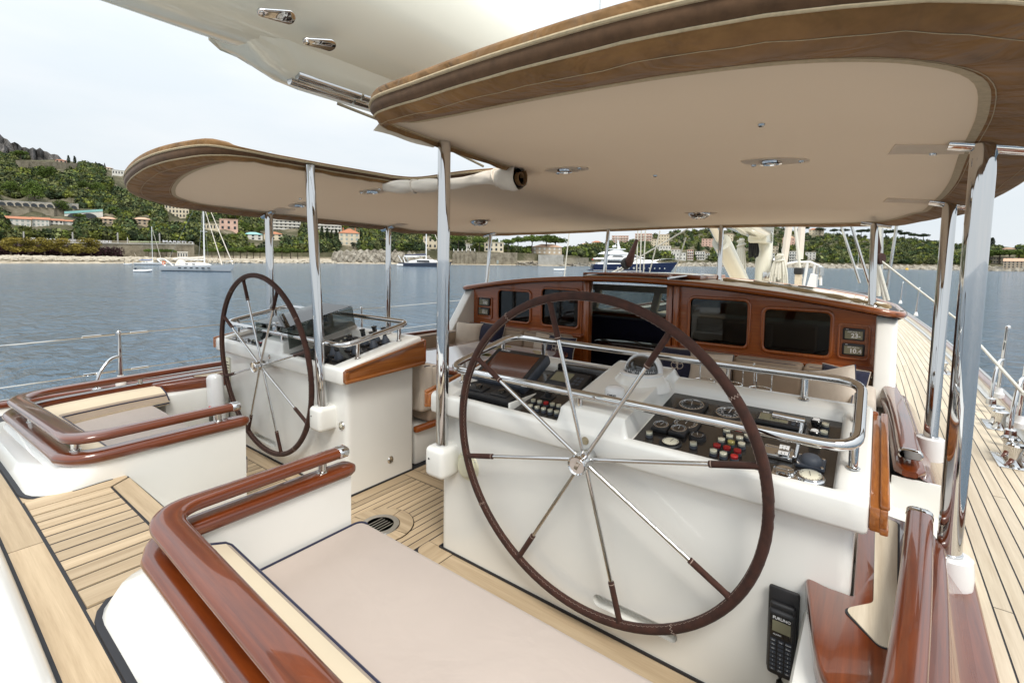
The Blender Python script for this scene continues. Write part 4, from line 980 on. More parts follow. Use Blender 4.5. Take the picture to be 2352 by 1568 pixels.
for (x, y) in ((.64, 2.80), (1.205, 3.09), (1.83, 2.88), (2.06, 2.80), (-1.0, 2.60), (-1.25, 2.60), (.86, 2.70), (2.55, 2.70), (-1.9, 2.4), (-.75, 2.66), (2.0, 2.1)):
    link('stud', lathe([(.014, 0), (.012, -.008), (.006, -.011), (0, -.011)], 12, (x, y, zcan(x, y)-.006)), 'steel', can)
# loose corner of the cloth at the inboard aft corner of the starboard lobe
def flapf(a, b): 
    p = Vector((.50, 1.44, 0)).lerp(Vector((.478, 1.84, 0)), a); z = zcan(p.x, p.y)-.006-b*(.035-.015*a); return (p.x+.02-.06*b+.012*math.sin(a*7), p.y, z)
link('flap', grid(flapf, lin(0, 1, 9), lin(0, 1, 4)), 'canvas_beige', can)
for (x, y, s) in ((2.685, 2.53, 1), (2.735, 4.10, 1), (-2.70, 2.50, -1), (-2.70, 4.05, -1), (2.35, 5.65, 1), (-2.30, 5.65, -1)):
    link('frame_tube', tube([(x-s*.10, y, zcan(x-s*.1, y)-.005), (x+s*.13, y, zcan(x+s*.13, y)-.03)], .027, 14), 'chrome', can)
    link('frame_tube', tube([(x, y-.5, zcan(x, y-.5)+.03), (x, y+.5, zcan(x, y+.5)+.03)], .02, 8), 'steel', can)

# rolled cloth along the forward edge of the gap
rl = thing('rolled_cloth', 'rolled up cream cloth tied with two straps under the canopy edge', 'cloth', (0, 2.6, 2.15))
pa = spl([(-.72, 2.44, 2.215), (-.45, 2.50, 2.205), (-.1, 2.535, 2.20), (.2, 2.55, 2.215), (.36, 2.555, 2.205), (.50, 2.56, 2.195)], 12)
rv = []; rf = []; K = 22; n_ = len(pa)
for i, p in enumerate(pa):
    t = i/(n_-1); r0 = .033+.012*math.sin(t*9)+.03*t
    if abs(t-.20) < .03 or abs(t-.74) < .03: r0 *= .88
    if t > .78: r0 *= 1.14
    for k in range(K):
        a = 2*math.pi*k/K; w_ = 1+.07*math.sin(3*a+t*14)+.05*math.sin(5*a-t*23+1)+.04*math.sin(2*a+t*40)
        rv.append((p.x, p.y+r0*w_*math.cos(a), p.z+r0*w_*math.sin(a)))
for i in range(n_-1):
    for k in range(K): rf.append((i*K+k, (i+1)*K+k, (i+1)*K+(k+1) % K, i*K+(k+1) % K))
rf.append(tuple(range(K)))
link('roll', (rv, rf), 'sail_cloth', rl, ang=80)
sp_ = [((.02+.0035*j)*1.0, j*.55) for j in range(14)]
link('roll_end', sweep([(.497, 2.56+r*math.cos(a), 2.195+r*math.sin(a)) for r, a in sp_], [(-.0035, -.012), (.0035, -.012), (.0035, .02), (-.0035, .02)], up=(1, 0, 0)), 'canvas_brown', rl)
link('roll_core', lathe([(.058, 0), (0, 0)], 20, (.488, 2.56, 2.195), (1, 0, 0)), 'canvas_dark', rl)
for t in (.20, .74):
    i = int(t*(n_-1)); p = pa[i]; r0 = (.033+.012*math.sin(t*9)+.03*t)*.97
    link('strap', tube([(p.x+.012*math.sin(a*2), p.y+r0*math.cos(a), p.z+r0*math.sin(a)) for a in lin(0, 2*math.pi, 23)[:-1]], .007, 8, True), 'sail_cloth', rl)

# ------------------------------------------------------------------ boom
def bz(y): return 2.64-.032*max(0, y-2.5)                     # height of the boom's underside
BW, BH = .38, .42
def bring(y):
    r = []
    for k in range(40):
        a = 2*math.pi*k/40; c, s_ = math.cos(a), math.sin(a)
        wd = BW*(.80+.20*smooth01((s_+1)/1.1))
        r.append((0.0+wd*math.copysign(abs(c)**.75, c), y, bz(y)+BH+BH*math.copysign(abs(s_)**.8, s_)))
    return r
bm_ = thing('boom', 'massive cream painted boom running overhead above the canopy', 'boom', (0, 5, 2.6))
v, f, _ = loft([bring(y) for y in (-1.6, -.5, .5, 1.5, 2.5, 4, 6, 8, 10, 12, 13.3)]); link('spar', (v, f), 'boom_paint', bm_, ang=60)
# fairing under the boom with its rollers
def fring(y, d, w_):
    r = []
    for x, z in ((.215, .06), (.19, .0), (.15, -.5), (.12, -.85), (.08, -1), (-.08, -1), (-.12, -.85), (-.17, -.5), (-.22, 0), (-.24, .06)):
        r.append((-.05+x*w_, y, bz(y)+.02+(z*d if z < 0 else z)))
    return r
v, f, _ = loft([fring(.98, -.04, .5), fring(1.06, .012, .85), fring(1.2, .07, 1.0), fring(1.29, .105, 1.0), fring(1.4, .115, 1.0), fring(2.1, .115, 1.0), fring(2.2, .10, 1.0), fring(2.35, .01, 1.0)])
link('fairing', (v, f), 'boom_paint', bm_, ang=50)
for (x, dz) in ((.02, -.092), (.095, -.082)):
    link('roller', tube([(-.05+x, 1.30, bz(1.30)+dz), (-.05+x, 1.66, bz(1.66)+dz)], .024, 14), 'chrome', bm_); link('roller', tube([(-.05+x, 1.675, bz(1.675)+dz), (-.05+x, 1.77, bz(1.77)+dz)], .024, 14), 'chrome', bm_)
def boom_hit(u, v):
    R = ray(u, v).normalized()
    for k in range(300, 900):
        q = CAM+R*(k*.005); rg = bring(q.y); 
        if min((Vector(p)-q).length for p in rg) < .03 or (abs(q.x) < BW*.9 and bz(q.y) < q.z < bz(q.y)+2*BH): return q
    return q
for (u, v_) in ((632, 33), (731, 98)):
    q = boom_hit(u, v_); nrm = Vector((q.x, 0, (q.z-bz(q.y)-BH)*.9)).normalized()
    Mx = frame_M(q, (nrm.cross(Vector((0, 1, 0)))*.25+Vector((0, 1, 0))).normalized()*1, nrm.cross(Vector((0, 1, 0))))
    if (Mx.to_3x3() @ Vector((0, 0, 1))).dot(nrm) < 0: Mx = frame_M(q, (0, 1, .25), -nrm.cross(Vector((0, 1, .25))))
    sh = [(.10*t, w_) for t, w_ in ()]
    a = [(-.055+.017*math.cos(t), .017*math.sin(t)) for t in lin(math.pi*.55, math.pi*1.45, 7)]+[(.05+.03*math.cos(t), .03*math.sin(t)) for t in lin(-math.pi*.45, math.pi*.45, 9)]
    part('boom_fitting', 'chrome', bm_, on(prism(a, -.004, .012, bev=.004), Mx), on(lathe([(.011, .012), (.010, .02), (0, .022)], 12), Mx @ Matrix.Translation((-.055, 0, 0))))
rp = [P(775, 238, x=.03), P(900, 287, x=.10), P(1000, 327, x=.16), P(1110, 382, x=.18)]
tag(recenter(link('sheet_rope', tube(rp, .0085, 8), 'rope_tan')), 'single tan rope running forward from the boom rollers above the canopy gap', 'rope')
# ------------------------------------------------------------------ deckhouse
FY = 5.40
def zroof(x, y): return 1.478-.034*x*x-.004*max(0, y-5.4)
dh = thing('deckhouse', 'mahogany fronted deckhouse with tinted windows, open companionway and teak planked roof', 'deckhouse', (0, 6, 0))
wins = [(-1.94, -1.365, .80, 1.245), (-1.19, -.61, .80, 1.30), (.76, 1.367, .79, 1.29), (1.495, 2.08, .785, 1.225)]
xs = sorted({-2.42, -.50, 2.42, .545}|{a for w_ in wins for a in w_[:2]})
zsx = [.30, .5, .792, 1.24]
mb = {1: MB(), -1: MB()}
def inwin(x): 
    for w_ in wins:
        if w_[0] < x < w_[1]: return w_
    return None
def slabx(x0, x1, z0f, z1f, y0=FY, y1=FY+.05):
    v = [(x0, y0, z0f(x0)), (x1, y0, z0f(x1)), (x1, y0, z1f(x1)), (x0, y0, z1f(x0)), (x0, y1, z0f(x0)), (x1, y1, z0f(x1)), (x1, y1, z1f(x1)), (x0, y1, z1f(x0))]
    return v, [(0, 1, 2, 3), (5, 4, 7, 6), (3, 2, 6, 7), (1, 0, 4, 5), (0, 3, 7, 4), (2, 1, 5, 6)]
top = lambda x: zroof(x, FY)-.02
for a, b in zip(xs, xs[1:]):
    if a >= -.5 and b <= .545: continue
    w_ = inwin((a+b)/2); mq = mb[1 if a > 0 else -1]
    if w_:
        mq.add(slabx(a, b, lambda x: .30, lambda x, w_=w_: w_[2])); mq.add(slabx(a, b, lambda x, w_=w_: w_[3], top))
    else: mq.add(slabx(a, b, lambda x: .30, top))
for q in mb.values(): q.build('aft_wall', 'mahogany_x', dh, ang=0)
for k, (a, b, c, d) in enumerate(wins):
    fr = sweep(fillet([(a, FY-.008, c), (b, FY-.008, c), (b, FY-.008, d), (a, FY-.008, d)], .07, 7, True), rrect(.035, .03, .012, 3), True, up=(0, 1, 0))
    wn = link('window', fr, 'mahogany_z', dh, ang=50)
    cm = MB()
    for (cx, cz, sx_, sz_) in ((a, c, 1, 1), (b, c, -1, 1), (b, d, -1, -1), (a, d, 1, -1)):           # corner gussets of the rounded opening
        q = [(cx, cz)]+[(cx+sx_*(.055-.055*math.sin(t)), cz+sz_*(.055-.055*math.cos(t))) for t in lin(0, math.pi/2, 6)]
        cm.add(prism([(x, z) for x, z in q], FY+.002, FY+.03, 'y'))
    cm.build('corner', 'mahogany_z', wn, ang=0)
    link('pane', bx((a-.005, FY+.018, c-.005), (b+.005, FY+.026, d+.005)), 'smoked_glass', wn, ang=0)
# mouldings round the companionway, cap under the roof edge
for x in (-.50, .545):
    s = 1 if x > 0 else -1
    link('door_post', bx((x-.035, FY-.03, .02), (x+.035, FY+.08, 1.46), .01), 'mahogany_z', dh)
    link('door_strip', bx((x+s*.07, FY-.012, .3), (x+s*.09, FY+.004, 1.45), .004), 'mahogany_z', dh)
link('door_panel', bx((.60, FY-.06, .55), (.66, FY-.005, 1.44), .01), 'mahogany_z', dh)
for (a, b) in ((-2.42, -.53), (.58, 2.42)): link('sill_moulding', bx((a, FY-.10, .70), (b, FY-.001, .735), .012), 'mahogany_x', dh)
# roof
RO = [(-2.56, 5.30), (2.56, 5.30), (2.60, 5.6), (2.57, 6.5), (2.40, 7.08), (1.9, 7.28), (1.0, 7.40), (0, 7.44), (-1.0, 7.40), (-1.9, 7.28), (-2.40, 7.08), (-2.57, 6.5), (-2.60, 5.6)]
def roof_halfwidth(y):
    pts = RO[1:8]
    for (xa, ya), (xb, yb) in zip(pts, pts[1:]):
        if ya <= y <= yb: return xa+(xb-xa)*(y-ya)/(yb-ya)
    return 0
ry = lin(5.30, 7.42, 26)
def roofpt(y, t, dz): hw = roof_halfwidth(y); x = hw*t; return (x, y, zroof(x, y)+dz)
ts = lin(-1, 1, 25)
link('roof', part_vf(grid(lambda y, t: roofpt(y, t, -.008), ry, ts, flip=True), grid(lambda y, t: roofpt(y, t, -.06), ry, ts)), 'caulk', dh)
edge = [(x, y, zroof(x, y)-.022) for x, y in [(p.x, p.y) for p in fillet([(a, b, 0) for a, b in RO], .18, 4, True)]]
# curved aft edge needs more points for the camber
e2 = []
for a, b in zip(edge, edge[1:]+edge[:1]):
    n_ = max(1, int((Vector(a)-Vector(b)).length/.15))
    for i in range(n_):
        p = Vector(a).lerp(Vector(b), i/n_); e2.append((p.x, p.y, zroof(p.x, p.y)-.022))
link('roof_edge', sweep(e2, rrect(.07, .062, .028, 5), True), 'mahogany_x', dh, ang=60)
i = 0
x = -2.50
while x < 2.46:                                     # roof planks, fore and aft
    x1 = min(x+.098, 2.5)
    if not (-.62 < (x+x1)/2 < .66):
        y1 = max([y for y in lin(5.4, 7.4, 63) if roof_halfwidth(y)-.06 > max(abs(x), abs(x1))] or [5.6])
        yy = lin(5.36, y1, 9); v = []; f = []
        for y in yy: v += [(x+.003, y, zroof(x, y)-.014), (x+.003, y, zroof(x, y)), (x1-.003, y, zroof(x1, y)), (x1-.003, y, zroof(x1, y)-.014)]
        for j in range(len(yy)-1):
            for e in range(3): f.append((j*4+e, j*4+4+e, j*4+5+e, j*4+1+e))
        f.append((0, 1, 2, 3)); f.append((len(v)-1, len(v)-2, len(v)-3, len(v)-4))
        link('roof_plank', (v, f), 'teak_roof', dh, ang=0)
    x = x1
link('roof_hatch', grid(lambda x, y: (x, y, zroof(x, y)+.045), lin(-.64, .68, 9), lin(5.95, 7.1, 9)), 'teak_roof', dh)
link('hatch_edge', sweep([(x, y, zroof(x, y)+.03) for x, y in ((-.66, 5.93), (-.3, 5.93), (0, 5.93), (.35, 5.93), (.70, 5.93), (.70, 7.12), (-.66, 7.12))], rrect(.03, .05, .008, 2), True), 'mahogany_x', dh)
link('skylight', part_vf(slab((1.15, 6.7, zroof(1.15, 6.7)+.016), (1.8, 6.65, zroof(1.8, 6.65)+.016), (1.8, 6.9, zroof(1.8, 6.9)+.016), (1.15, 6.95, zroof(1.15, 6.95)+.016), .008)), 'window_dark', dh, ang=0)
for x in (-.52, .56): link('hatch_track', tube([(x, 5.28, zroof(x, 5.3)+.02), (x, 6.6, zroof(x, 6.6)+.05)], .016, 10), 'chrome', dh)
link('hatch_front', sweep([(x, 5.33, zroof(x, 5.33)-.015) for x in lin(-.52, .56, 8)], rrect(.05, .07, .012, 2)), 'chrome', dh)
link('hatch_lip', sweep([(x, 5.36, zroof(x, 5.36)+.045) for x in lin(-.52, .56, 8)], rrect(.1, .022, .008, 2)), 'mahogany_x', dh)
lashing = spl([(.9, 6.25, zroof(.9, 6.25)+.02), (1.5, 6.1, zroof(1.5, 6.1)+.02), (2.1, 5.75, zroof(2.1, 5.75)+.02), (2.33, 5.66, zroof(2.33, 5.66)+.02), (2.5, 5.45, zroof(2.5, 5.45)+.03)], 8)
tag(recenter(link('rolled_awning', tube(lashing, [.018+.005*math.sin(i*1.3) for i in range(len(lashing))], 10), 'canvas_trim')), 'thin rolled tan awning lashed along the deckhouse roof', 'awning')
tag(recenter(link('lashing_cord', tube(spl([(-2.60, 5.40, 1.252), (-2.5, 5.42, 1.272), (-2.42, 5.5, 1.285), (-2.36, 5.58, 1.295)], 6), .014, 8), 'canvas_trim')), 'short tied cord at the port corner of the deckhouse roof', 'cord')
# side walls with sloped white wings running aft
for s in (1, -1):
    pl = [(FY-.55, .52), (FY-.50, .60), (FY-.03, 1.215), (FY+.6, 1.21), (7.0, 1.2), (7.25, .3), (FY, .3)]
    link('side_wing', prism(pl, s*2.405, s*2.555, 'x', .015), 'gelcoat', dh, ang=40)
    link('wing_ring', tube([(s*2.395+.028*0, FY-.28+.014*math.cos(a), .70+.014*math.sin(a)) for a in lin(0, 2*math.pi, 13)[:-1]], .004, 6, True), 'chrome', dh)
    for (ya, yb) in ((5.75, 6.3), (6.4, 6.95)): link('side_window', bx((s*2.556, ya, .82), (s*2.562, yb, 1.12)) if s > 0 else bx((-2.562, ya, .82), (-2.556, yb, 1.12)), 'window_dark', dh, ang=0)
# interior: floor, front wall with windscreen, dark settee, glossy table
link('cabin_floor', bx((-2.4, FY+.05, -.05), (2.4, 7.2, 0)), 'mahogany_y', dh, ang=0)
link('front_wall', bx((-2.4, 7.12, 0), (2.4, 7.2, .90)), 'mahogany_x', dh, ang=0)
link('front_header', bx((-2.4, 7.12, 1.20), (2.4, 7.2, 1.30)), 'gelcoat_cream', dh, ang=0)
for x in (-2.3, -1.3, -.30, .65, 1.5, 2.3): link('mullion', prism([(x-.05, .90), (x+.05, .90), (x+.12, 1.20), (x+.02, 1.20)], 7.11, 7.19, 'y'), 'gelcoat_cream', dh, ang=0)
link('dash_shelf', bx((-2.3, 6.85, .88), (2.3, 7.115, .91), .01), 'gelcoat_cream', dh)
link('windscreen', bx((-2.4, 7.15, .90), (2.4, 7.157, 1.20)), 'smoked_acrylic', dh, ang=0)
link('wiper', tube([(.2, 7.09, .92), (-.15, 7.09, 1.12)], .008, 6), 'black', dh)
link('cabin_table', prism(pl_2d([(-.60, 5.70), (.38, 5.70), (.38, 6.5), (-.60, 6.5)], .16), .58, .62, bev=.01), 'table_gloss', dh, ang=40)
link('cabin_settee', part_vf(bx((-1.3, 6.45, .1), (1.3, 6.85, .42), .05), bx((-1.3, 6.62, .3), (1.3, 6.86, .84), .06), bx((.75, 5.7, .1), (1.4, 6.6, .42), .05)), 'navy', dh)
link('table_leg', lathe([(.05, 0), (.05, .58)], 14, (-.11, 6.1, 0)), 'mahogany_z', dh)
# wind instruments on the aft wall
def instr(x0, x1, z0, z1, head, val):
    y = FY
    it = link('wind_instrument', bx((x0, y-.028, z0), (x1, y, z1), .01), 'black', dh)
    w_ = x1-x0; h = z1-z0
    link('lcd_screen', bx((x0+.1*w_, y-.0295, z0+.12*h), (x1-.1*w_, y-.0275, z1-.22*h)), 'lcd', it, ang=0)
    Mt = frame_M(((x0+x1)/2+.1*w_, y-.0302, z0+.38*h), (1, 0, 0), (0, 0, 1))
    txt('lcd_digits', val, h*.50, Mt, it, 'print_white', .0012); txt('lcd_text', head, h*.17, frame_M(((x0+x1)/2, y-.0302, z0+.69*h), (1, 0, 0), (0, 0, 1)), it, 'print_white')
    txt('maker_name', 'B&G', h*.1, frame_M((x0+.2*w_, y-.0285, z1-.1*h), (1, 0, 0), (0, 0, 1)), it)
instr(2.165, 2.33, .975, 1.085, 'APP W/A  o', '23-'); instr(2.165, 2.335, .835, .945, 'APP W/S kt', '10.4')
instr(-2.29, -2.08, .99, 1.11, 'DEPTH', '100'); instr(-2.30, -2.09, .855, .965, 'TEMP', '15.1')
for (a, b) in ((2.135, 2.365), (-2.33, -2.05)): link('instrument_frame', sweep(fillet([(a, FY-.006, .805), (b, FY-.006, .805), (b, FY-.006, 1.115), (a, FY-.006, 1.115)], .03, 4, True), rrect(.02, .02, .006, 2), True, up=(0, 1, 0)), 'mahogany_z', dh)

# ------------------------------------------------------------------ cockpit settees, table, cushions
def settee(sd):
    mir = sd < 0; nm = 'starboard' if sd > 0 else 'port'
    t = thing('settee_base', f'white {nm} cockpit settee base with varnished edge in front of the deckhouse', 'settee', (sd*1.5, 4, 0))
    link('base', part_vf(bx((.62, 4.72, 0), (2.44, 5.36, .30), .02), bx((1.85, 2.6, 0), (2.44, 4.72, .30), .02), bx((.50, 2.56, 0), (1.85, 3.05, .30), .02)), 'gelcoat', t, mirror=mir)
    link('edge', part_vf(bx((.60, 4.69, .27), (1.86, 4.74, .32), .015), bx((.47, 2.55, .27), (.52, 3.08, .32), .015), bx((.47, 3.03, .27), (1.84, 3.08, .32), .015)), 'mahogany_x', t, mirror=mir)
    return t
settee(1); settee(-1)
def cushion(name, lo, hi, label, mt='cushion_taupe', b=.035, pipe=None, grp='cockpit cushions'):
    t = thing(name, label, 'cushion', ((lo[0]+hi[0])/2, (lo[1]+hi[1])/2, lo[2]), grp)
    link('cover', bx(lo, hi, b, 4), mt, t, ang=60)
    if pipe:
        ax, at = pipe; a = b*.5
        if ax == 'y': q = [(lo[0]+a, at, lo[2]+a), (hi[0]-a, at, lo[2]+a), (hi[0]-a, at, hi[2]-a*.5), (lo[0]+a, at, hi[2]-a*.5)]
        elif ax == 'x': q = [(at, lo[1]+a, lo[2]+a), (at, hi[1]-a, lo[2]+a), (at, hi[1]-a, hi[2]-a*.5), (at, lo[1]+a, hi[2]-a*.5)]
        else: q = [(lo[0]+a, lo[1]+a, at), (hi[0]-a, lo[1]+a, at), (hi[0]-a, hi[1]-a, at), (lo[0]+a, hi[1]-a, at)]
        link('piping', tube(fillet(q, .04, 4, True), .0055, 6, True), 'navy', t)
    return t
for s, nm in ((1, 'starboard'), (-1, 'port')):
    def L(lo, hi): return ((lo[0], lo[1], lo[2]), (hi[0], hi[1], hi[2])) if s > 0 else ((-hi[0], lo[1], lo[2]), (-lo[0], hi[1], hi[2]))
    for (a, b, w_) in ((.63, 1.28, 'beside the companionway'), (1.29, 1.88, 'in the middle of the row'), (1.89, 2.40, 'in the outer corner')):
        lo, hi = L((a, 5.10, .40), (b, 5.31, .735)); cushion('back_cushion', lo, hi, f'taupe {nm} settee back cushion below the deckhouse window {w_}', pipe=('y', 5.118))
    lo, hi = L((.62, 4.70, .31), (2.40, 5.20, .42)); cushion('seat_cushion', lo, hi, f'taupe seat cushion of the {nm} settee along the deckhouse', pipe=('z', .405))
    lo, hi = L((1.86, 2.62, .31), (2.42, 4.69, .42)); cushion('seat_cushion', lo, hi, f'long cream seat cushion of the {nm} settee along the coaming', 'pillow_cream', pipe=('z', .405))
    lo, hi = L((2.27, 3.3, .42), (2.43, 5.0, .66)); cushion('back_cushion', lo, hi, f'long {nm} side back cushion against the coaming', 'pillow_cream' if s > 0 else 'cushion_taupe', pipe=('x', s*2.285))
    lo, hi = L((.49, 2.70, .31), (1.80, 3.06, .42)); cushion('seat_cushion', lo, hi, f'taupe cushion on the {nm} bench behind the console', pipe=('z', .405))
    lo, hi = L((.47, 2.60, .42), (1.75, 2.74, .80)); cushion('back_cushion', lo, hi, f'cream back cushion leaning on the forward side of the {nm} console', 'pillow_cream', pipe=('x', s*.485))
    lo, hi = L((.55, 2.74, .42), (1.2, 2.88, .76)); cushion('back_cushion', lo, hi, f'second softer cushion in front of the {nm} console back cushion', 'pillow_cream', pipe=('x', s*.565))
def pillow(c, w_, h, yaw, tilt, mt, label, clover=False, roll=0):
    n_ = 13; v = []; f = []
    for sgn in (1, -1):
        for i in range(n_):
            for j in range(n_):
                a = -1+2*i/(n_-1); b = -1+2*j/(n_-1); e = max(0, (1-abs(a)**2.6)*(1-abs(b)**2.6)); pin = 1-.07*(1-abs(a*b))*max(abs(a), abs(b))**4
                v.append((a*w_/2*pin, b*h/2*pin, sgn*(.006+.085*e**.55)))
    for k in range(2):
        for i in range(n_-1):
            for j in range(n_-1):
                q = (k*n_*n_+i*n_+j, k*n_*n_+(i+1)*n_+j, k*n_*n_+(i+1)*n_+j+1, k*n_*n_+i*n_+j+1); f.append(q if k == 0 else tuple(reversed(q)))
    bd = [i*n_ for i in range(n_)]+[(n_-1)*n_+j for j in range(1, n_)]+[i*n_+n_-1 for i in range(n_-2, -1, -1)]+[j for j in range(n_-2, 0, -1)]
    for a, b in zip(bd, bd[1:]+bd[:1]): f.append((b, a, a+n_*n_, b+n_*n_))
    Mp = Matrix.Translation(c) @ Matrix.Rotation(yaw, 4, 'Z') @ Matrix.Rotation(math.pi/2-tilt, 4, 'X') @ Matrix.Rotation(roll, 4, 'Z')
    t = thing('throw_pillow', label, 'pillow', (c[0], c[1], c[2]-h/2), 'throw pillows')
    part('cover', mt, t, on((v, f), Mp), ang=70)
    part('piping', 'pillow_cream' if mt == 'navy' else 'navy', t, tube([Mp @ Vector((v[i][0], v[i][1], 0)) for i in bd], .005, 6, True))
    if clover:
        for k in range(4):
            a = k*math.pi/2+math.pi/4; r = .033
            part('clover_leaf', 'pillow_cream', t, tube([Mp @ Vector((.035*math.cos(a)+r*math.cos(q), .02+.035*math.sin(a)+r*math.sin(q), .092)) for q in lin(0, 2*math.pi, 15)[:-1]], .0035, 5, True))
        part('clover_stem', 'pillow_cream', t, tube([Mp @ Vector((0, .02, .092)), Mp @ Vector((.012, -.05, .09))], .0035, 5))
pillow((-2.10, 4.95, .60), .42, .38, .25, .25, 'pillow_cream', 'cream square pillow in the outer corner of the port settee')
pillow((-1.78, 5.05, .62), .42, .36, .05, .25, 'navy', 'navy pillow half hidden behind a cream pillow on the port settee')
pillow((-.86, 5.02, .58), .40, .36, -.1, .3, 'pillow_cream', 'cream pillow behind the navy clover pillow on the port settee')
pillow((-.62, 4.96, .575), .42, .36, -.12, .25, 'navy', 'navy pillow with clover emblem beside the port door post', True)
pillow((.80, 4.98, .60), .40, .36, .12, .28, 'navy', 'navy pillow with clover emblem beside the starboard door post', True)
pillow((1.12, 4.94, .60), .40, .36, .05, .28, 'pillow_cream', 'cream pillow beside the navy pillow on the starboard settee')
pillow((2.12, 4.66, .61), .46, .42, -.55, .30, 'pillow_cream', 'cream pillow tilted on its corner at the outer end of the starboard settee', roll=.35)
pillow((2.20, 4.95, .62), .38, .34, -.45, .2, 'navy', 'navy pillow behind the tilted cream pillow on the starboard settee')
ct = thing('cockpit_table', 'varnished cockpit table with a white chart print on its top', 'table', (-1.05, 4.05, 0))
to = pl_2d([(-1.80, 3.25), (-.32, 3.25), (-.22, 4.3), (-.42, 4.85), (-1.80, 4.85)], [.08, .12, .3, .12, .08])
link('tabletop', prism(to, .565, .605, bev=.012), 'mahogany_y', ct, ang=50)
link('chart_inlay', prism([(-1.05+(x+1.05)*.84, 4.05+(y-4.05)*.86) for x, y in to], .60, .6065), 'chart_white', ct, ang=0)
for k in range(9):
    cx, cy = random.uniform(-1.4, -.6), random.uniform(4.0, 4.65); link('chart_land', prism([(cx+random.uniform(.04, .12)*math.cos(a), cy+random.uniform(.03, .09)*math.sin(a)) for a in lin(0, 2*math.pi, 12)[:-1]], .6066, .6072), 'chart_land', ct, ang=0)
link('pedestal', lathe([(.16, 0), (.15, .02), (.06, .04), (.06, .565)], 20, (-1.05, 4.05, 0)), 'chrome', ct)
# ------------------------------------------------------------------ sea
m_ = mat('sea_water', (.06, .11, .16), .1, spec=.45)
tcw = nd(m_, 'ShaderNodeTexCoord')
def wv(scale, sc3, dist_, det=3): 
    mp_ = nd(m_, 'ShaderNodeMapping'); mp_.inputs['Scale'].default_value = sc3; mp_.inputs['Rotation'].default_value = (0, 0, .35); lk(m_, tcw.outputs['Object'], mp_.inputs['Vector'])
    return noise(m_, mp_.outputs[0], scale, det, .55, dist_)
b1 = nd(m_, 'ShaderNodeBump'); b1.inputs['Strength'].default_value = 1.0; b1.inputs['Distance'].default_value = .55; lk(m_, wv(1.0, (1.0, 2.2, 1), .4, 5), b1.inputs['Height'])
b2 = nd(m_, 'ShaderNodeBump'); b2.inputs['Strength'].default_value = .7; b2.inputs['Distance'].default_value = 1.6; lk(m_, wv(.13, (1.0, 2.0, 1), .3, 3), b2.inputs['Height'])
lk(m_, b2.outputs[0], b1.inputs['Normal']); lk(m_, b1.outputs[0], pr(m_).inputs['Normal'])
rr_ = [0, 6, 12, 25, 50, 100, 200, 400, 800, 1600, 3500, 7500]
v = [(0, 0, ZW)]; f = []
K = 48
for r_ in rr_[1:]: v += [(r_*math.cos(2*math.pi*k/K), r_*math.sin(2*math.pi*k/K), ZW) for k in range(K)]
for k in range(K): f.append((0, 1+k, 1+(k+1) % K))
for j in range(len(rr_)-2):
    for k in range(K): f.append((1+j*K+k, 1+(j+1)*K+k, 1+(j+1)*K+(k+1) % K, 1+j*K+(k+1) % K))
struct(link('sea', (v, f), 'sea_water', ang=0))

# ------------------------------------------------------------------ shore and hills
def hz(u, v, r):                                    # height at which the line of sight (u, v) passes at horizontal distance r
    R = ray(u, v); return CAM.z+r*R.z/math.hypot(R.x, R.y)
COLS = [(-420, 215, [(250, 556), (300, 515), (420, 440), (800, 345)]), (0, 215, [(250, 556), (300, 517), (400, 452), (700, 358)]), (160, 222, [(257, 556), (310, 517), (420, 452), (700, 374)]),
        (320, 235, [(270, 557), (325, 517), (440, 460), (700, 402)]), (440, 255, [(290, 560), (345, 522), (450, 492), (700, 440)]), (480, 262, [(305, 579), (350, 535), (450, 500), (700, 455)]), (600, 285, [(330, 582), (370, 553), (460, 528), (700, 480)]),
        (750, 315, [(342, 580), (366, 560), (460, 532), (700, 490)]), (900, 335, [(346, 577), (365, 566), (460, 545), (700, 505)]), (1050, 345, [(352, 575), (380, 572), (500, 560), (750, 530)]),
        (1200, 360, [(366, 581), (385, 580), (450, 580), (520, 581)]), (1320, 375, [(386, 588), (420, 584), (520, 580), (700, 574)]), (1420, 520, [(535, 598), (600, 588), (760, 572), (950, 558)]),
        (1560, 640, [(655, 600), (740, 587), (900, 563), (1200, 533)]), (1750, 760, [(775, 603), (860, 590), (1020, 562), (1400, 522)]), (1880, 800, [(815, 605), (900, 591), (1060, 564), (1350, 540)]),
        (2050, 900, [(915, 607), (980, 593), (1130, 571), (1400, 550)]), (2200, 900, [(915, 609), (990, 597), (1150, 580), (1400, 564)]), (2352, 880, [(900, 613), (985, 602), (1150, 586), (1400, 569)]), (2800, 860, [(880, 618), (960, 608), (1150, 592), (1400, 580)])]
def knots(c):
    u, r0, ks = c
    q = [(r0-4, ZW-1), (r0+5, ZW+1.0), (r0+.55*(ks[0][0]-r0), ZW+2.3), (ks[0][0]-3, ZW+2.5)]
    q += [(r, max(ZW+2.6+.5*i, hz(u, v, r))) for i, (r, v) in enumerate(ks)]; q += [(ks[-1][0]+350, q[-1][1]*.55-5)]
    return q
KN = [(c[0], knots(c)) for c in COLS]
def gcol(u):
    if u <= KN[0][0]: return KN[0][1]
    for (ua, a), (ub, b) in zip(KN, KN[1:]):
        if ua <= u <= ub:
            t = (u-ua)/(ub-ua); t = t*t*(3-2*t)*.5+t*.5; return [(p[0]*(1-t)+q[0]*t, p[1]*(1-t)+q[1]*t) for p, q in zip(a, b)]
    return KN[-1][1]
def gz(u, r):
    c = gcol(u)
    if r <= c[0][0]: return c[0][1]
    for p, q in zip(c, c[1:]):
        if p[0] <= r <= q[0]: return p[1]+(q[1]-p[1])*(r-p[0])/(q[0]-p[0])
    return c[-1][1]
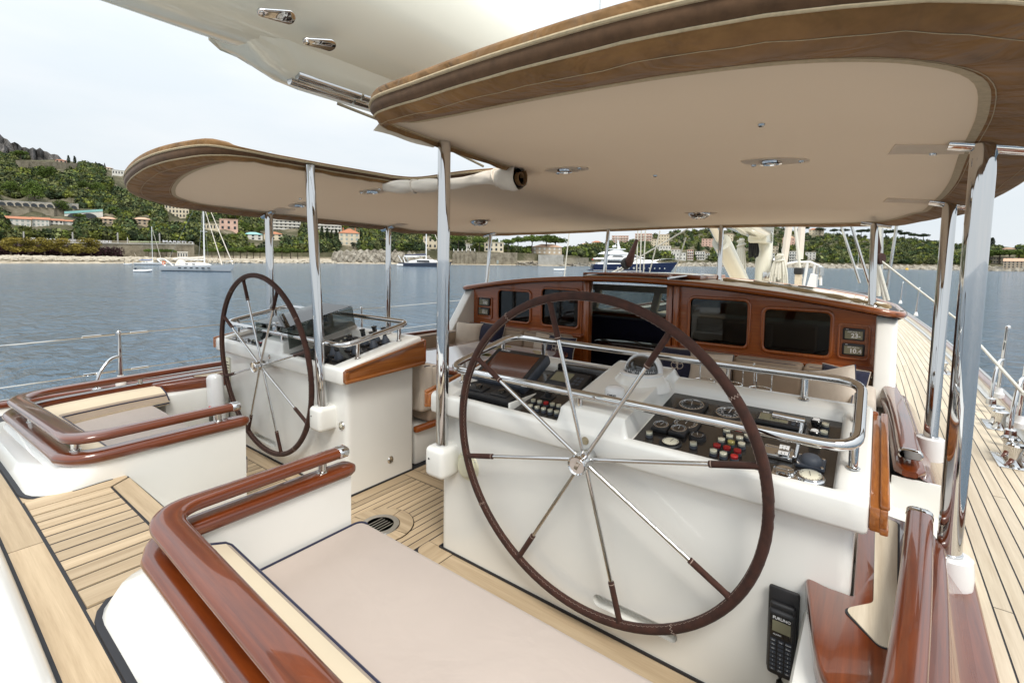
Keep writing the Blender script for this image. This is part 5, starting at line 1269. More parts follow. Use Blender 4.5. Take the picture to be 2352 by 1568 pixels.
def gpos(u, r, dz=0): d = az_dir(u); return Vector((CAM.x+d.x*r, CAM.y+d.y*r, gz(u, r)+dz))
def ground_at(u, v):                                # first ground met by the line of sight through (u, v)
    c = gcol(u); r = c[0][0]
    while r < c[-2][0]:
        if gz(u, r) >= hz(u, v, r): return r
        r += 2
    return c[-2][0]
def hsh(a, b): return math.sin(a*12.9898+b*78.233)*43758.5453 % 1
us = lin(-420, 2800, 230); tv = []; NS = 5
rows = None; v = []; f = []; nk = 0
for u in us:
    c = gcol(u); pts = []
    for i in range(len(c)-1):
        for k in range(NS):
            t = k/NS; r = c[i][0]+(c[i+1][0]-c[i][0])*t; z = c[i][1]+(c[i+1][1]-c[i][1])*t
            if i >= 4: z += (math.sin(r*.07+u*.013)*math.sin(u*.031+r*.021)+.6*math.sin(r*.19+u*.05))*min(3, (r-c[4][0])*.02)
            if i == 1: z += .35*math.sin(u*1.7)+.3*math.sin(u*.9+r)
            pts.append((r, z))
    pts.append(c[-1]); d = az_dir(u); nk = len(pts)
    for r, z in pts: v.append((CAM.x+d.x*r, CAM.y+d.y*r, z))
for i in range(len(us)-1):
    for j in range(nk-1): f.append((i*nk+j, (i+1)*nk+j, (i+1)*nk+j+1, i*nk+j+1))
m_ = mat('hillside', (.1, .1, .05), .95, spec=.1); vv = coords(m_, rnd=False)
gn = nd(m_, 'ShaderNodeNewGeometry'); sx_ = nd(m_, 'ShaderNodeSeparateXYZ'); lk(m_, gn.outputs['Position'], sx_.inputs[0])
sand = ramp(m_, noise(m_, vv, .35, 5, .7), [(.35, (.30, .25, .18)), (.65, (.55, .48, .37))])
scrub = ramp(m_, noise(m_, vv, .05, 6, .7), [(.3, (.045, .045, .025)), (.5, (.09, .085, .05)), (.62, (.17, .145, .10)), (.75, (.30, .265, .20))])
hm = nd(m_, 'ShaderNodeMapRange'); hm.inputs['From Min'].default_value = ZW+2.6; hm.inputs['From Max'].default_value = ZW+4.2; lk(m_, sx_.outputs['Z'], hm.inputs['Value'])
mm_ = nd(m_, 'ShaderNodeMixRGB'); lk(m_, hm.outputs[0], mm_.inputs['Fac']); lk(m_, sand, mm_.inputs['Color1']); lk(m_, scrub, mm_.inputs['Color2']); base(m_, mm_.outputs[0])
bump(m_, noise(m_, vv, .6, 5, .7), .6, 1.0)
struct(link('hillside', (v, f), 'hillside', ang=0))
# grey limestone crags behind the hill
m_ = mat('limestone', (.22, .21, .2), .95, spec=.1); vv = coords(m_, (.02, .02, .006), False)
base(m_, ramp(m_, noise(m_, vv, 1.5, 8, .7, .5), [(.32, (.045, .05, .035)), (.45, (.13, .125, .12)), (.6, (.27, .25, .235)), (.75, (.40, .35, .28))]))
bump(m_, noise(m_, coords(m_, (.05, .05, .015), False), 1, 8, .75), .9, 12)
def crag(sky, r0, name):
    us_ = lin(sky[0][0], sky[-1][0], 80); v = []; f = []; J = 14
    for i, u in enumerate(us_):
        for (a, va), (b, vb) in zip(sky, sky[1:]):
            if a <= u <= b: vt = va+(vb-va)*(u-a)/(b-a)
        vt += 2.2*math.sin(u*.55)+1.5*math.sin(u*1.31+1); d = az_dir(u); zt_ = hz(u, vt, r0)
        for j in range(J+1):
            t = j/J; r = r0-260*(1-t)**1.3+16*math.sin(u*.35+j*.9)+11*math.sin(u*.9-j*1.7); z = -5+(zt_+5)*t
            v.append((CAM.x+d.x*r, CAM.y+d.y*r, z))
        v.append((CAM.x+d.x*(r0+300), CAM.y+d.y*(r0+300), -5))
    J += 1
    for i in range(len(us_)-1):
        for j in range(J): f.append((i*(J+1)+j, (i+1)*(J+1)+j, (i+1)*(J+1)+j+1, i*(J+1)+j+1))
    struct(link(name, (v, f), 'limestone', ang=25))
crag([(-400, 240), (-100, 262), (-10, 295), (15, 312), (40, 330), (75, 341), (110, 346), (140, 358), (158, 371), (170, 385), (200, 415), (240, 440)], 1500, 'mountain')
crag([(195, 405), (212, 384), (225, 377), (240, 376), (252, 384), (262, 396), (280, 415)], 1700, 'mountain')

# ------------------------------------------------------------------ trees
def leafmat(name, cols, rand=(.75, 1.2)):
    m_ = mat(name, cols[1], .8, spec=.15); v = coords(m_)
    c = ramp(m_, noise(m_, v, .9, 4, .7), [(.3, cols[0]), (.5, cols[1]), (.7, cols[2])]); 
    at = nd(m_, 'ShaderNodeVertexColor'); at.layer_name = 'Col'; mu = nd(m_, 'ShaderNodeMixRGB'); mu.blend_type = 'MULTIPLY'; mu.inputs['Fac'].default_value = 1
    lk(m_, c, mu.inputs['Color1']); lk(m_, at.outputs['Color'], mu.inputs['Color2']); base(m_, mulrand(m_, mu.outputs[0], *rand)); return m_
leafmat('leaf_pine', ((.055, .085, .018), (.085, .125, .024), (.125, .165, .035)))
leafmat('leaf_dark', ((.018, .032, .014), (.032, .05, .02), (.05, .07, .028)))
leafmat('leaf_olive', ((.055, .065, .042), (.085, .098, .062), (.13, .14, .09)))
leafmat('leaf_yellow', ((.16, .135, .025), (.25, .205, .045), (.32, .26, .06)))
leafmat('leaf_purple', ((.03, .02, .018), (.055, .028, .03), (.11, .04, .07)))
leafmat('leaf_forest', ((.05, .06, .026), (.085, .10, .04), (.13, .14, .062)), (1, 1))
simple('bark', (.11, .085, .065), .95, .3, 3)
def leaf_cloud(centers, n, size, flat=1.0):         # many small leaf clumps inside a set of ellipsoids
    v = []; f = []; cols = []
    for k in range(n):
        c, rx, ry, rz_ = centers[k % len(centers)]
        d = Vector((random.gauss(0, 1), random.gauss(0, 1), random.gauss(0, 1))).normalized()*(random.random()**.28)
        p = Vector((c[0]+d.x*rx, c[1]+d.y*ry, c[2]+d.z*rz_)); s = size*random.uniform(.6, 1.35)
        a = Vector((random.gauss(0, 1), random.gauss(0, 1), random.gauss(0, .6))).normalized(); b = a.cross(Vector((random.gauss(0, 1), random.gauss(0, 1), random.gauss(0, 1)))).normalized()
        o = len(v); v += [tuple(p-a*s), tuple(p-b*s*.6), tuple(p+a*s), tuple(p+b*s*.6)]; f.append((o, o+1, o+2, o+3))
        sh = random.uniform(.7, 1.25); cols += [(sh, sh, sh, 1)]*4
    return v, f, cols
def leaf_mesh(name, vfc, mt):
    v, f, cols = vfc; me = bpy.data.meshes.new(name); me.from_pydata(v, [], f); me.materials.append(M[mt])
    ca = me.color_attributes.new('Col', 'FLOAT_COLOR', 'POINT'); ca.data.foreach_set('color', [x for c in cols for x in c]); return me
def tree_proto(kind):
    tr = MB(); H = 1.0                              # unit height tree, scaled when placed
    if kind == 'umbrella':
        cs = []
        for k in range(9):
            a = k*2.4; r = .30*math.sqrt(k/9); cs.append(((r*math.cos(a)*1.15, r*math.sin(a)*1.15, .77+random.uniform(-.04, .06)-.3*r), .19, .19, .13))
        tr.tube([(0, 0, -.05), (.015, .01, .35), (.0, .02, .62)], [.03, .024, .018], 7)
        for k in range(6): a = k*1.05; tr.tube([(0, .01, .52+.02*k), (.12*math.cos(a), .12*math.sin(a), .68), (.26*math.cos(a), .26*math.sin(a), .80)], [.014, .01, .006], 5)
        return tr, leaf_cloud(cs, 1500, .034)
    if kind == 'cypress':
        cs = [((random.uniform(-.02, .02), random.uniform(-.02, .02), .12+.105*k), .15*math.sin(min(1, (k+1.5)/4)*1.57)*(1 if k < 5 else 1-.14*(k-4)), .15*math.sin(min(1, (k+1.5)/4)*1.57)*(1 if k < 5 else 1-.14*(k-4)), .11) for k in range(9)]
        tr.tube([(0, 0, -.05), (0, 0, .3)], .02, 6); return tr, leaf_cloud(cs, 1300, .03)
    if kind == 'round':
        cs = [((.22*math.cos(k*2.4)*math.sqrt(k/10), .22*math.sin(k*2.4)*math.sqrt(k/10), .60+.25*math.cos(k*1.9)), .20, .20, .17) for k in range(11)]
        tr.tube([(0, 0, -.05), (.02, 0, .3), (.01, .02, .5)], [.032, .025, .015], 7)
        for k in range(5): a = k*1.3; tr.tube([(.01, 0, .34), (.2*math.cos(a), .2*math.sin(a), .62)], [.016, .007], 5)
        return tr, leaf_cloud(cs, 1500, .036)
    if kind == 'broad':
        cs = [((.34*math.cos(k*2.4)*math.sqrt(k/12), .34*math.sin(k*2.4)*math.sqrt(k/12), .50+.22*math.cos(k*2.7)), .20, .20, .2) for k in range(13)]
        tr.tube([(0, 0, -.05), (.0, .01, .35)], [.035, .02], 7)
        for k in range(5): a = k*1.3; tr.tube([(0, 0, .22), (.22*math.cos(a), .22*math.sin(a), .5)], [.016, .007], 5)
        return tr, leaf_cloud(cs, 1500, .036)
PROTO = {}
for kind, mts in (('umbrella', ('leaf_pine', 'leaf_dark')), ('cypress', ('leaf_dark',)), ('round', ('leaf_pine', 'leaf_olive', 'leaf_yellow', 'leaf_dark')), ('broad', ('leaf_pine', 'leaf_dark', 'leaf_olive', 'leaf_purple'))):
    for va in range(2):
        tr, lc = tree_proto(kind); tm = bpy.data.meshes.new('trunk'); tm.from_pydata(tr.v, [], tr.f); tm.materials.append(M['bark'])
        for mt in mts: PROTO[kind, mt, va] = (tm, leaf_mesh('crown', lc, mt))
TN = {'umbrella': 'umbrella_pine', 'cypress': 'cypress_tree', 'round': 'round_tree', 'broad': 'broad_tree'}
def tree(kind, mt, u, v, hpx, label, group, wide=1.0, r=None, name=None):
    r = r or ground_at(u, v); h = hpx*r/math.hypot(FPX, u-IW/2); p = gpos(u, r)
    t = bpy.data.objects.new(name or TN[kind], None); COL.objects.link(t); t.location = p; tag(t, label, 'tree', group)
    va = random.randrange(2); tm, lm = PROTO[kind, mt, va]; az = random.uniform(0, 6.28)
    for nm, me in (('trunk', tm), ('crown', lm)):
        o = bpy.data.objects.new(nm, me); COL.objects.link(o); o.parent = t; o.scale = (h*wide, h*wide, h); o.rotation_euler.z = az
    return t
g = 'plane trees along the beach wall'
for u in (25, 66, 104, 141, 175, 210): tree('round', 'leaf_yellow', u, 585, 42 if u != 175 else 30, 'yellowing plane tree in the row before the railway wall' if u != 175 else 'smaller yellowing plane tree between the two purple hedges', g, 1.35, r=gcol(u)[2][0]+3, name='plane_tree')
g = 'pines along the beach promenade'
for u in (342, 352, 362, 372, 383, 394): tree('umbrella', 'leaf_pine', u, 586, 21, 'small clipped pine before the bare end of the railway wall', g, 1.25, r=gcol(u)[2][0]+4)
for u in (487, 502, 517, 536, 552, 567, 582, 597, 612, 628, 648, 668, 684): tree('umbrella', 'leaf_pine', u, 590, 24+6*hsh(u, 1), 'pine in the long promenade row behind the rocky beach', g, 1.35, r=gcol(u)[2][0]+5)
g = 'big pines on the hillside'
for (u, v, h, w_, lb) in ((114, 420, 42, 1.0, 'tall bright green pine high on the wooded slope'), (85, 463, 50, 1.0, 'largest bright green pine just above the arched wall'), (31, 452, 40, 1.0, 'bright green pine at the edge of the slope above the arched wall'), (149, 490, 32, 1.1, 'pine standing in front of the end of the arched wall'), (200, 440, 26, 1.2, 'yellowish green pine in the middle of the slope'), (231, 448, 30, 1.2, 'pale green pine beside the pool of dark olives'), (268, 498, 24, 1.2, 'round tree beside the tan house under the viaduct'), (222, 405, 20, 1.3, 'small bright pine under the long white building'), (531, 562, 28, 1.3, 'rounded pine behind the promenade left of the dark hut'), (558, 532, 24, 1.4, 'broad pine beside the turquoise roof'), (598, 536, 18, 1.4, 'broad pine between the turquoise and the yellow house')):
    tree('broad', 'leaf_pine', u, v, h, lb, g, w_)
g = 'umbrella pines on the slopes'
for (u, v, h, w_, lb) in ((58, 375, 30, 1.2, 'flat topped pine on the terrace below the crags'), (187, 514, 24, 1.1, 'umbrella pine beside the white terraced houses'), (522, 506, 22, 1.1, 'umbrella pine above the pink villa beside its twin'), (543, 506, 24, 1.1, 'umbrella pine above the pink villa nearest the apartment block'), (937, 577, 20, 1.6, 'wide flat pine on the cliff above the catamaran stern'), (1010, 575, 38, 1.3, 'tall umbrella pine in front of the pale mansion'), (1053, 576, 40, 1.25, 'tall umbrella pine behind the balustrade wall'), (1100, 582, 34, 1.2, 'umbrella pine beside the modern villa'), (1166, 581, 34, 1.15, 'umbrella pine to the right of the modern villa'), (1190, 580, 40, 1.0, 'tall dark pine right of the modern villa'), (1222, 584, 46, 1.15, 'broad umbrella pine left of the pink shuttered house'), (1276, 584, 44, 1.4, 'broadest umbrella pine in front of the pink house'), (1255, 584, 50, 1.2, 'tall umbrella pine rising behind the pink house')):
    tree('umbrella', 'leaf_pine', u, v, h, lb, g, w_)
for (u, h) in ((2236, 24), (2252, 25), (2272, 27), (2296, 28), (2318, 27), (2340, 28)): tree('umbrella', 'leaf_pine', u, 606, h*1.3, 'umbrella pine in the dense grove above the stone building', 'pines above the stone building', 1.6)
g = 'cypresses'
for (u, v, h) in ((740, 556, 34), (752, 558, 32), (762, 556, 26), (772, 556, 28), (780, 552, 22), (829, 561, 30), (839, 556, 22), (848, 556, 20)): tree('cypress', 'leaf_dark', u, v, h, 'dark cypress beside the cream villa with the red hipped roof', g, 1.0)
for (u, v) in ((166, 378), (180, 380)): tree('cypress', 'leaf_dark', u, v, 19, 'dark cypress on the skyline beside the small red roofed house', g, 1.2)
for (u, h) in ((2240, 18), (2248, 20), (2256, 26), (2262, 24), (2270, 20), (2277, 20)): tree('cypress', 'leaf_dark', u, 566, h, 'dark cypress on the skyline of the far headland', g, 1.5)
tree('cypress', 'leaf_dark', 1603, 583, 26, 'dark conifer among the white houses of the far town', g, 1.0); tree('cypress', 'leaf_dark', 1790, 588, 28, 'dark cypress beside the cream house behind the furled sails', g, .9)
g = 'olive trees above the cliff'
for (u, h, w_) in ((843, 16, 1.3), (880, 22, 1.4), (905, 20, 1.3), (812, 14, 1.4)): tree('round', 'leaf_olive', u, 571, h, 'grey green olive tree above the pale rock cliff', g, w_)
g = 'skyline pines of the far hill'
for (u, h) in ((1975, 22), (2000, 26), (2030, 24), (2052, 26), (2075, 22), (2096, 20), (2118, 22), (1935, 20), (1912, 18), (1845, 18), (1880, 20)): tree('umbrella', 'leaf_dark', u, 556, h, 'dark pine crowning the ridge of the far hill', g, 1.25, r=gcol(u)[7][0]-10)

# one mass of woodland on the slopes (nobody could count it)
def ico(): 
    bm = bmesh.new(); bmesh.ops.create_icosphere(bm, subdivisions=2, radius=1); return bmout(bm)
iv, ifc = ico(); iv = np.array(iv); ifa = np.array(ifc)
def crown_proto(nl=64):                # a crown: an inner core and many leaf clumps over its volume
    bm = bmesh.new(); bmesh.ops.create_icosphere(bm, subdivisions=1, radius=.72); cv, cf = bmout(bm); cv = np.array(cv)*rng.normal(1, .1, (len(cv), 1)); q = []
    for k in range(nl):
        d = rng.normal(size=3); d /= np.linalg.norm(d); c = d*(.72+.33*rng.random()); a = rng.normal(size=3); a /= np.linalg.norm(a); b = np.cross(a, rng.normal(size=3)); b /= np.linalg.norm(b); sz = .20+.16*rng.random()
        q += [c-a*sz, c-b*sz*.7, c+a*sz, c+b*sz*.7]
    return np.concatenate([cv, np.array(q)]), cf, [(len(cv)+4*k, len(cv)+4*k+1, len(cv)+4*k+2, len(cv)+4*k+3) for k in range(nl)]
CRP = [crown_proto() for _ in range(5)]
def woodland(n, urange, krange, size, name, label, avoid=()):
    V = []; F = []; Cc = []; o = 0; tries = 0; cnt = 0
    while cnt < n and tries < n*6:
        tries += 1; u = random.uniform(*urange); c = gcol(u); t = random.uniform(*krange); i = int(t); fr = t-i
        if i >= len(c)-1: continue
        r = c[i][0]+(c[i+1][0]-c[i][0])*fr; p = gpos(u, r); R_h = size*random.uniform(.6, 1.35)*(.8+.5*min(1, r/700))
        vv_ = IH/2-SHY-FPX*((p-CAM).dot(UP))/((p-CAM).dot(FW))
        if any(a <= u <= b and c_ <= vv_ <= d for a, b, c_, d in avoid): continue
        pv, pc, pq = CRP[cnt % 5]; az = random.uniform(0, 6.28); ca_, sa_ = math.cos(az), math.sin(az); h_ = random.uniform(.75, 1.2)
        P_ = np.stack([pv[:, 0]*ca_-pv[:, 1]*sa_, pv[:, 0]*sa_+pv[:, 1]*ca_, pv[:, 2]*h_], 1)*R_h+np.array([p.x, p.y, p.z+R_h*.62])
        hue = random.choice(((.75, .95, .9), (1.5, 1.45, .7), (.5, .62, .68), (1.0, 1.0, 1.0), (1.55, 1.5, 1.45), (1.1, 1.2, .6), (.4, .5, .55), (1.3, 1.2, 1.1))); b_ = random.uniform(.55, 1.45)
        V.append(P_); F += [tuple(a+o for a in q) for q in pc]+[tuple(a+o for a in q) for q in pq]; o += len(pv)
        cc = np.repeat(rng.normal(1, .25, (len(pv)//4+1, 1)), 4, 0)[:len(pv)].clip(.45, 1.7)*b_*np.array([hue]); Cc.append(np.concatenate([cc, np.ones((len(pv), 1))], 1)); cnt += 1
    V = np.concatenate(V); Cc = np.concatenate(Cc)
    me = bpy.data.meshes.new(name); me.from_pydata(V.tolist(), [], F); me.materials.append(M['leaf_forest'])
    ca = me.color_attributes.new('Col', 'FLOAT_COLOR', 'POINT'); ca.data.foreach_set('color', Cc.astype(np.float32).ravel())
    ob = bpy.data.objects.new(name, me); COL.objects.link(ob); tag(ob, label, 'woodland'); ob['kind'] = 'stuff'; return ob
# ------------------------------------------------------------------ houses, walls
for nm, c in (('wall_white', (.62, .60, .55)), ('wall_cream', (.62, .54, .40)), ('wall_pink', (.60, .40, .32)), ('wall_yellow', (.62, .47, .22)), ('wall_tan', (.45, .36, .26)), ('wall_stone', (.40, .36, .29)), ('roof_terracotta', (.40, .16, .08)), ('roof_pale', (.52, .33, .22)), ('roof_turquoise', (.25, .50, .48)), ('roof_grey', (.35, .34, .32)), ('shutter', (.32, .36, .34)), ('rock_pale', (.42, .37, .29))): simple(nm, c, .85, .12, .4)
mat('far_glass', (.03, .035, .04), .15)
HB = []
def house(u0, u1, vb, vt, label, wall='wall_white', roof='roof_terracotta', kind='hip', fl=2, nw=4, depth=None, win='far_glass', extra=None, r=None, group='houses on the shore'):
    HB.append((u0-1.5, u1+1.5, vt-2, vb+(27 if u0 < 700 else 15 if u0 < 1300 else 8)))
    uc = (u0+u1)/2; r = r or ground_at(uc, vb); d = az_dir(uc); k = r/math.hypot(FPX, uc-IW/2)*1.0
    cosx = FPX/math.hypot(FPX, uc-IW/2); w_ = (u1-u0)*k*cosx*1.0; w_ = max(3, w_); h = max(2.5, (vb-vt)*k)
    p = gpos(uc, r); dp = depth or max(6, min(14, w_*.7))
    t = bpy.data.objects.new('house', None); COL.objects.link(t); tag(t, label, 'house', group); t.location = p+Vector((d.x*dp*.5, d.y*dp*.5, 0)); 
    t.rotation_euler.z = math.atan2(d.y, d.x)-math.pi/2
    def pp(name, vf, mt, parent=t):
        me = bpy.data.meshes.new(name); me.from_pydata([tuple(q) for q in vf[0]], [], vf[1]); me.materials.append(M[mt]); o = bpy.data.objects.new(name, me); COL.objects.link(o); o.parent = parent; return o
    hw, hd = w_/2, dp/2; rh = 0 if kind == 'flat' else min(h*.3, .28*min(w_, dp)); eh = h-rh
    pp('wall', bx((-hw, -hd, -4), (hw, hd, eh)), wall)
    if kind == 'flat': pp('roof', bx((-hw-.25, -hd-.25, eh-.02), (hw+.25, hd+.25, eh+.35)), wall if roof is None else roof)
    elif kind == 'hip':
        o_ = .5; rl_ = max(0, hw-hd) if hw > hd else 0
        v = [(-hw-o_, -hd-o_, eh), (hw+o_, -hd-o_, eh), (hw+o_, hd+o_, eh), (-hw-o_, hd+o_, eh), (-rl_, 0, h), (rl_, 0, h)]
        if rl_ == 0: v = v[:4]+[(0, 0, h)]; ff = [(0, 1, 4), (1, 2, 4), (2, 3, 4), (3, 0, 4), (3, 2, 1, 0)]
        else: ff = [(0, 1, 5, 4), (1, 2, 5), (2, 3, 4, 5), (3, 0, 4), (3, 2, 1, 0)]
        rf_ = pp('roof', (v, ff), roof)
        if extra == 'chimney': 
            for x in (-hw*.6, hw*.6): pp('chimney', bx((x-.4, hd*.2-.4, eh), (x+.4, hd*.2+.4, h+.8)), roof, rf_)
    else:
        v = [(-hw-.4, -hd-.4, eh), (hw+.4, -hd-.4, eh), (hw+.4, hd+.4, eh), (-hw-.4, hd+.4, eh), (-hw-.4, hd+.4, h), (hw+.4, hd+.4, h)]
        pp('roof', (v, [(0, 1, 5, 4), (3, 2, 1, 0), (1, 2, 5), (0, 4, 3), (2, 3, 4, 5)]), roof)
    fh = eh/fl
    wm = bpy.data.meshes.new('window'); ww = min(1.4, w_/nw*.45); whh = min(1.9, fh*.58)
    q = bx((-ww/2, -.06, -whh/2), (ww/2, .02, whh/2)); wm.from_pydata([tuple(a) for a in q[0]], [], q[1]); wm.materials.append(M[win])
    for i in range(fl):
        for j in range(nw):
            x = -hw+w_*(j+.5)/nw
            o = bpy.data.objects.new('window', wm); COL.objects.link(o); o.parent = t; o.location = (x, -hd-.01, fh*(i+.52))
        if extra == 'balcony': pp('balcony', bx((-hw*.96, -hd-1.3, fh*i-.1), (hw*.96, -hd, fh*i+.95)), 'wall_white')
    for i in range(fl):
        o = bpy.data.objects.new('window', wm); COL.objects.link(o); o.parent = t; o.location = (hw+.01, 0, fh*(i+.52)); o.rotation_euler.z = math.pi/2
    return t
house(11, 75, 520, 496, 'long white terraced house with red tile roofs under the arched wall', roof='roof_terracotta', kind='shed', fl=2, nw=5, win='shutter')
house(77, 117, 521, 499, 'white terraced house with red roof in the middle of its row', kind='shed', fl=2, nw=4, win='shutter'); house(118, 149, 521, 502, 'white terraced house with red roof and dark window', kind='shed', fl=2, nw=3)
house(150, 182, 521, 504, 'white stepped house at the end of the terrace near the umbrella pine', kind='shed', fl=2, nw=3, win='shutter')
house(228, 274, 516, 499, 'tan house with flat tiled roof below the viaduct', 'wall_tan', 'roof_pale', 'hip', 2, 4); house(306, 352, 517, 500, 'tan cottage with a pale tiled roof behind a hedge', 'wall_tan', 'roof_pale', 'hip', 2, 4)
house(264, 322, 414, 394, 'long white flat roofed building with a dark balcony front', roof='wall_white', kind='flat', fl=2, nw=9, extra=None); house(136, 163, 376, 367, 'small red roofed house on the terrace under the crags', 'wall_pink', fl=1, nw=3)
house(300, 330, 392, 384, 'pale house with tiled roof on the skyline above the long building', 'wall_cream', 'roof_pale', fl=1, nw=3); house(245, 266, 389, 382, 'low cream house on the skyline beside the small grey peak', 'wall_cream', 'roof_pale', fl=1, nw=3)
house(382, 437, 500, 472, 'old cream hotel with rows of tall windows', 'wall_cream', 'wall_cream', 'flat', 3, 7); house(506, 548, 530, 505, 'upper block of the pink villa with arched loggia', 'wall_pink', 'wall_pink', 'flat', 2, 3); house(460, 506, 527, 515, 'low pale wing of the pink villa with arches', 'wall_cream', 'wall_cream', 'flat', 1, 6)
house(560, 604, 551, 533, 'white house with a turquoise roof', roof='roof_turquoise', fl=2, nw=3); house(607, 650, 551, 532, 'yellow villa with an orange tiled roof', 'wall_cream', fl=2, nw=3)
house(622, 692, 528, 500, 'white balconied apartment block above the yellow villa', roof='wall_white', kind='flat', fl=4, nw=7, extra='balcony'); house(728, 785, 533, 505, 'white apartment block behind the cypresses', roof='wall_white', kind='flat', fl=4, nw=7, extra='balcony')
house(779, 826, 565, 526, 'square cream villa with red hipped roof and shuttered windows', 'wall_cream', extra='chimney', fl=3, nw=4, win='shutter', depth=12); house(884, 897, 567, 546, 'slim yellow tower house above the cliff', 'wall_yellow', 'roof_pale', fl=2, nw=1)
house(972, 1015, 572, 545, 'pale mansion half hidden by umbrella pines', 'wall_cream', 'wall_cream', 'flat', 2, 4); house(1066, 1084, 574, 562, 'low white pavilion behind the balustrade', 'wall_white', 'wall_white', 'flat', 1, 3)
house(1112, 1156, 581, 560, 'modern cream villa with large dark openings on the headland wall', 'wall_cream', 'wall_cream', 'flat', 2, 4); house(1222, 1290, 585, 561, 'pink brown house with white shutters among the umbrella pines', 'wall_tan', 'roof_pale', 'hip', 2, 6, win='wall_white')
far = 'houses of the far town'
for i, (a, b, vb, vt, lb, wl, rf_, kd, fl, nw, ex) in enumerate((
    (1331, 1357, 557, 545, 'pink house with pale roof on the low skyline', 'wall_pink', 'roof_pale', 'hip', 2, 4, None), (1358, 1381, 558, 546, 'white house with red roof on the low skyline', 'wall_white', 'roof_terracotta', 'hip', 2, 3, None),
    (1404, 1442, 556, 540, 'long pink balconied block above the motor yacht stern', 'wall_pink', 'roof_pale', 'flat', 3, 6, 'balcony'), (1457, 1496, 554, 537, 'pink balconied block above the motor yacht mast', 'wall_pink', 'roof_pale', 'flat', 3, 6, 'balcony'),
    (1510, 1535, 566, 539, 'tall cream apartment house on the slope', 'wall_cream', 'roof_pale', 'flat', 4, 4, None), (1495, 1512, 568, 550, 'cream stepped house beside the tall cream block', 'wall_cream', 'roof_pale', 'flat', 3, 3, None),
    (1508, 1540, 581, 565, 'white terraced villa above the motor yacht bow', 'wall_white', 'wall_white', 'flat', 2, 5, None), (1541, 1562, 586, 573, 'small white house right of the white terraced villa', 'wall_white', 'roof_pale', 'flat', 2, 3, None),
    (1545, 1575, 598, 581, 'white waterside house with wide windows', 'wall_white', 'wall_white', 'flat', 2, 4, None), (1578, 1592, 598, 574, 'pink grey waterside apartment block', 'wall_pink', 'roof_pale', 'flat', 4, 3, 'balcony'),
    (1596, 1618, 597, 578, 'white balconied block beside the mast vang', 'wall_white', 'wall_white', 'flat', 3, 4, 'balcony'), (1619, 1630, 597, 581, 'narrow white house beside the balconied block', 'wall_white', 'roof_pale', 'flat', 3, 2, None),
    (1610, 1640, 566, 549, 'pink hillside house with two rows of windows', 'wall_pink', 'roof_pale', 'flat', 3, 4, None), (1661, 1682, 553, 538, 'cream hillside house behind the mast', 'wall_cream', 'roof_pale', 'flat', 2, 3, None),
    (1765, 1787, 586, 567, 'cream house with balconies right of the rope coils', 'wall_cream', 'roof_pale', 'flat', 3, 3, None), (1763, 1779, 599, 582, 'white waterside house right of the mast', 'wall_white', 'wall_white', 'flat', 3, 3, None),
    (1789, 1800, 578, 570, 'small white house above the furled sails', 'wall_white', 'roof_pale', 'flat', 1, 2, None), (1795, 1824, 562, 542, 'pink house between the furled sails', 'wall_pink', 'roof_pale', 'hip', 2, 3, None),
    (1812, 1836, 603, 578, 'tall white waterside block between the furled sails', 'wall_white', 'wall_white', 'flat', 4, 4, 'balcony'), (1849, 1873, 597, 580, 'white stepped waterside villa', 'wall_white', 'wall_white', 'flat', 3, 3, None),
    (1854, 1889, 540, 524, 'large cream villa on the ridge under the canopy edge', 'wall_cream', 'roof_terracotta', 'hip', 2, 5, None), (2171, 2190, 583, 568, 'cream villa between the two starboard posts', 'wall_cream', 'roof_pale', 'flat', 2, 2, None),
    (2236, 2254, 576, 565, 'pink villa below the skyline cypresses', 'wall_pink', 'roof_terracotta', 'hip', 2, 3, None), (2300, 2330, 577, 569, 'low pink villa on the far headland', 'wall_pink', 'roof_pale', 'hip', 1, 4, None),
    (2274, 2328, 606, 590, 'flat roofed cream building above the stone building', 'wall_cream', 'wall_cream', 'flat', 2, 8, None), (2304, 2380, 622, 594, 'large stone waterside building with a tiled roof', 'wall_tan', 'roof_pale', 'shed', 4, 8, None), (2164, 2186, 551, 545, 'red roofed house on the ridge between the starboard posts', 'wall_pink', 'roof_terracotta', 'hip', 1, 3, None))):
    house(a, b, vb, vt, lb, wl, rf_, kd, fl, nw, extra=ex, group=far)
def face_wall(u0, u1, vb, vt, thick, mt, n=24, r_of=None, high=None):          # wall standing on the ground along a span of the shore
    v = []; f = []
    for i, u in enumerate(lin(u0, u1, n)):
        vb_ = vb(u) if callable(vb) else vb; vt_ = vt(u) if callable(vt) else vt
        r = r_of(u) if r_of else ground_at(u, vb_); d = az_dir(u); zt = hz(u, vt_, r); zb = gz(u, r)-2 if high is None else hz(u, vt_+high, r)
        v += [(CAM.x+d.x*r, CAM.y+d.y*r, zb), (CAM.x+d.x*r, CAM.y+d.y*r, zt), (CAM.x+d.x*(r+thick), CAM.y+d.y*(r+thick), zt), (CAM.x+d.x*(r+thick), CAM.y+d.y*(r+thick), zb)]
        if i:
            a, b = (i-1)*4, i*4
            for e in range(3): f.append((a+e, b+e, b+e+1, a+e+1))
    f.append((3, 2, 1, 0)); k = len(v); f.append((k-4, k-3, k-2, k-1)); return v, f
m_ = mat('wall_masonry', (.4, .36, .28), .9, spec=.1); vv = coords(m_, rnd=False); base(m_, ramp(m_, noise(m_, vv, .18, 8, .75), [(.35, (.13, .11, .08)), (.5, (.26, .225, .165)), (.7, (.37, .33, .26))])); bump(m_, noise(m_, vv, 1.2, 5, .7), .6, .3)
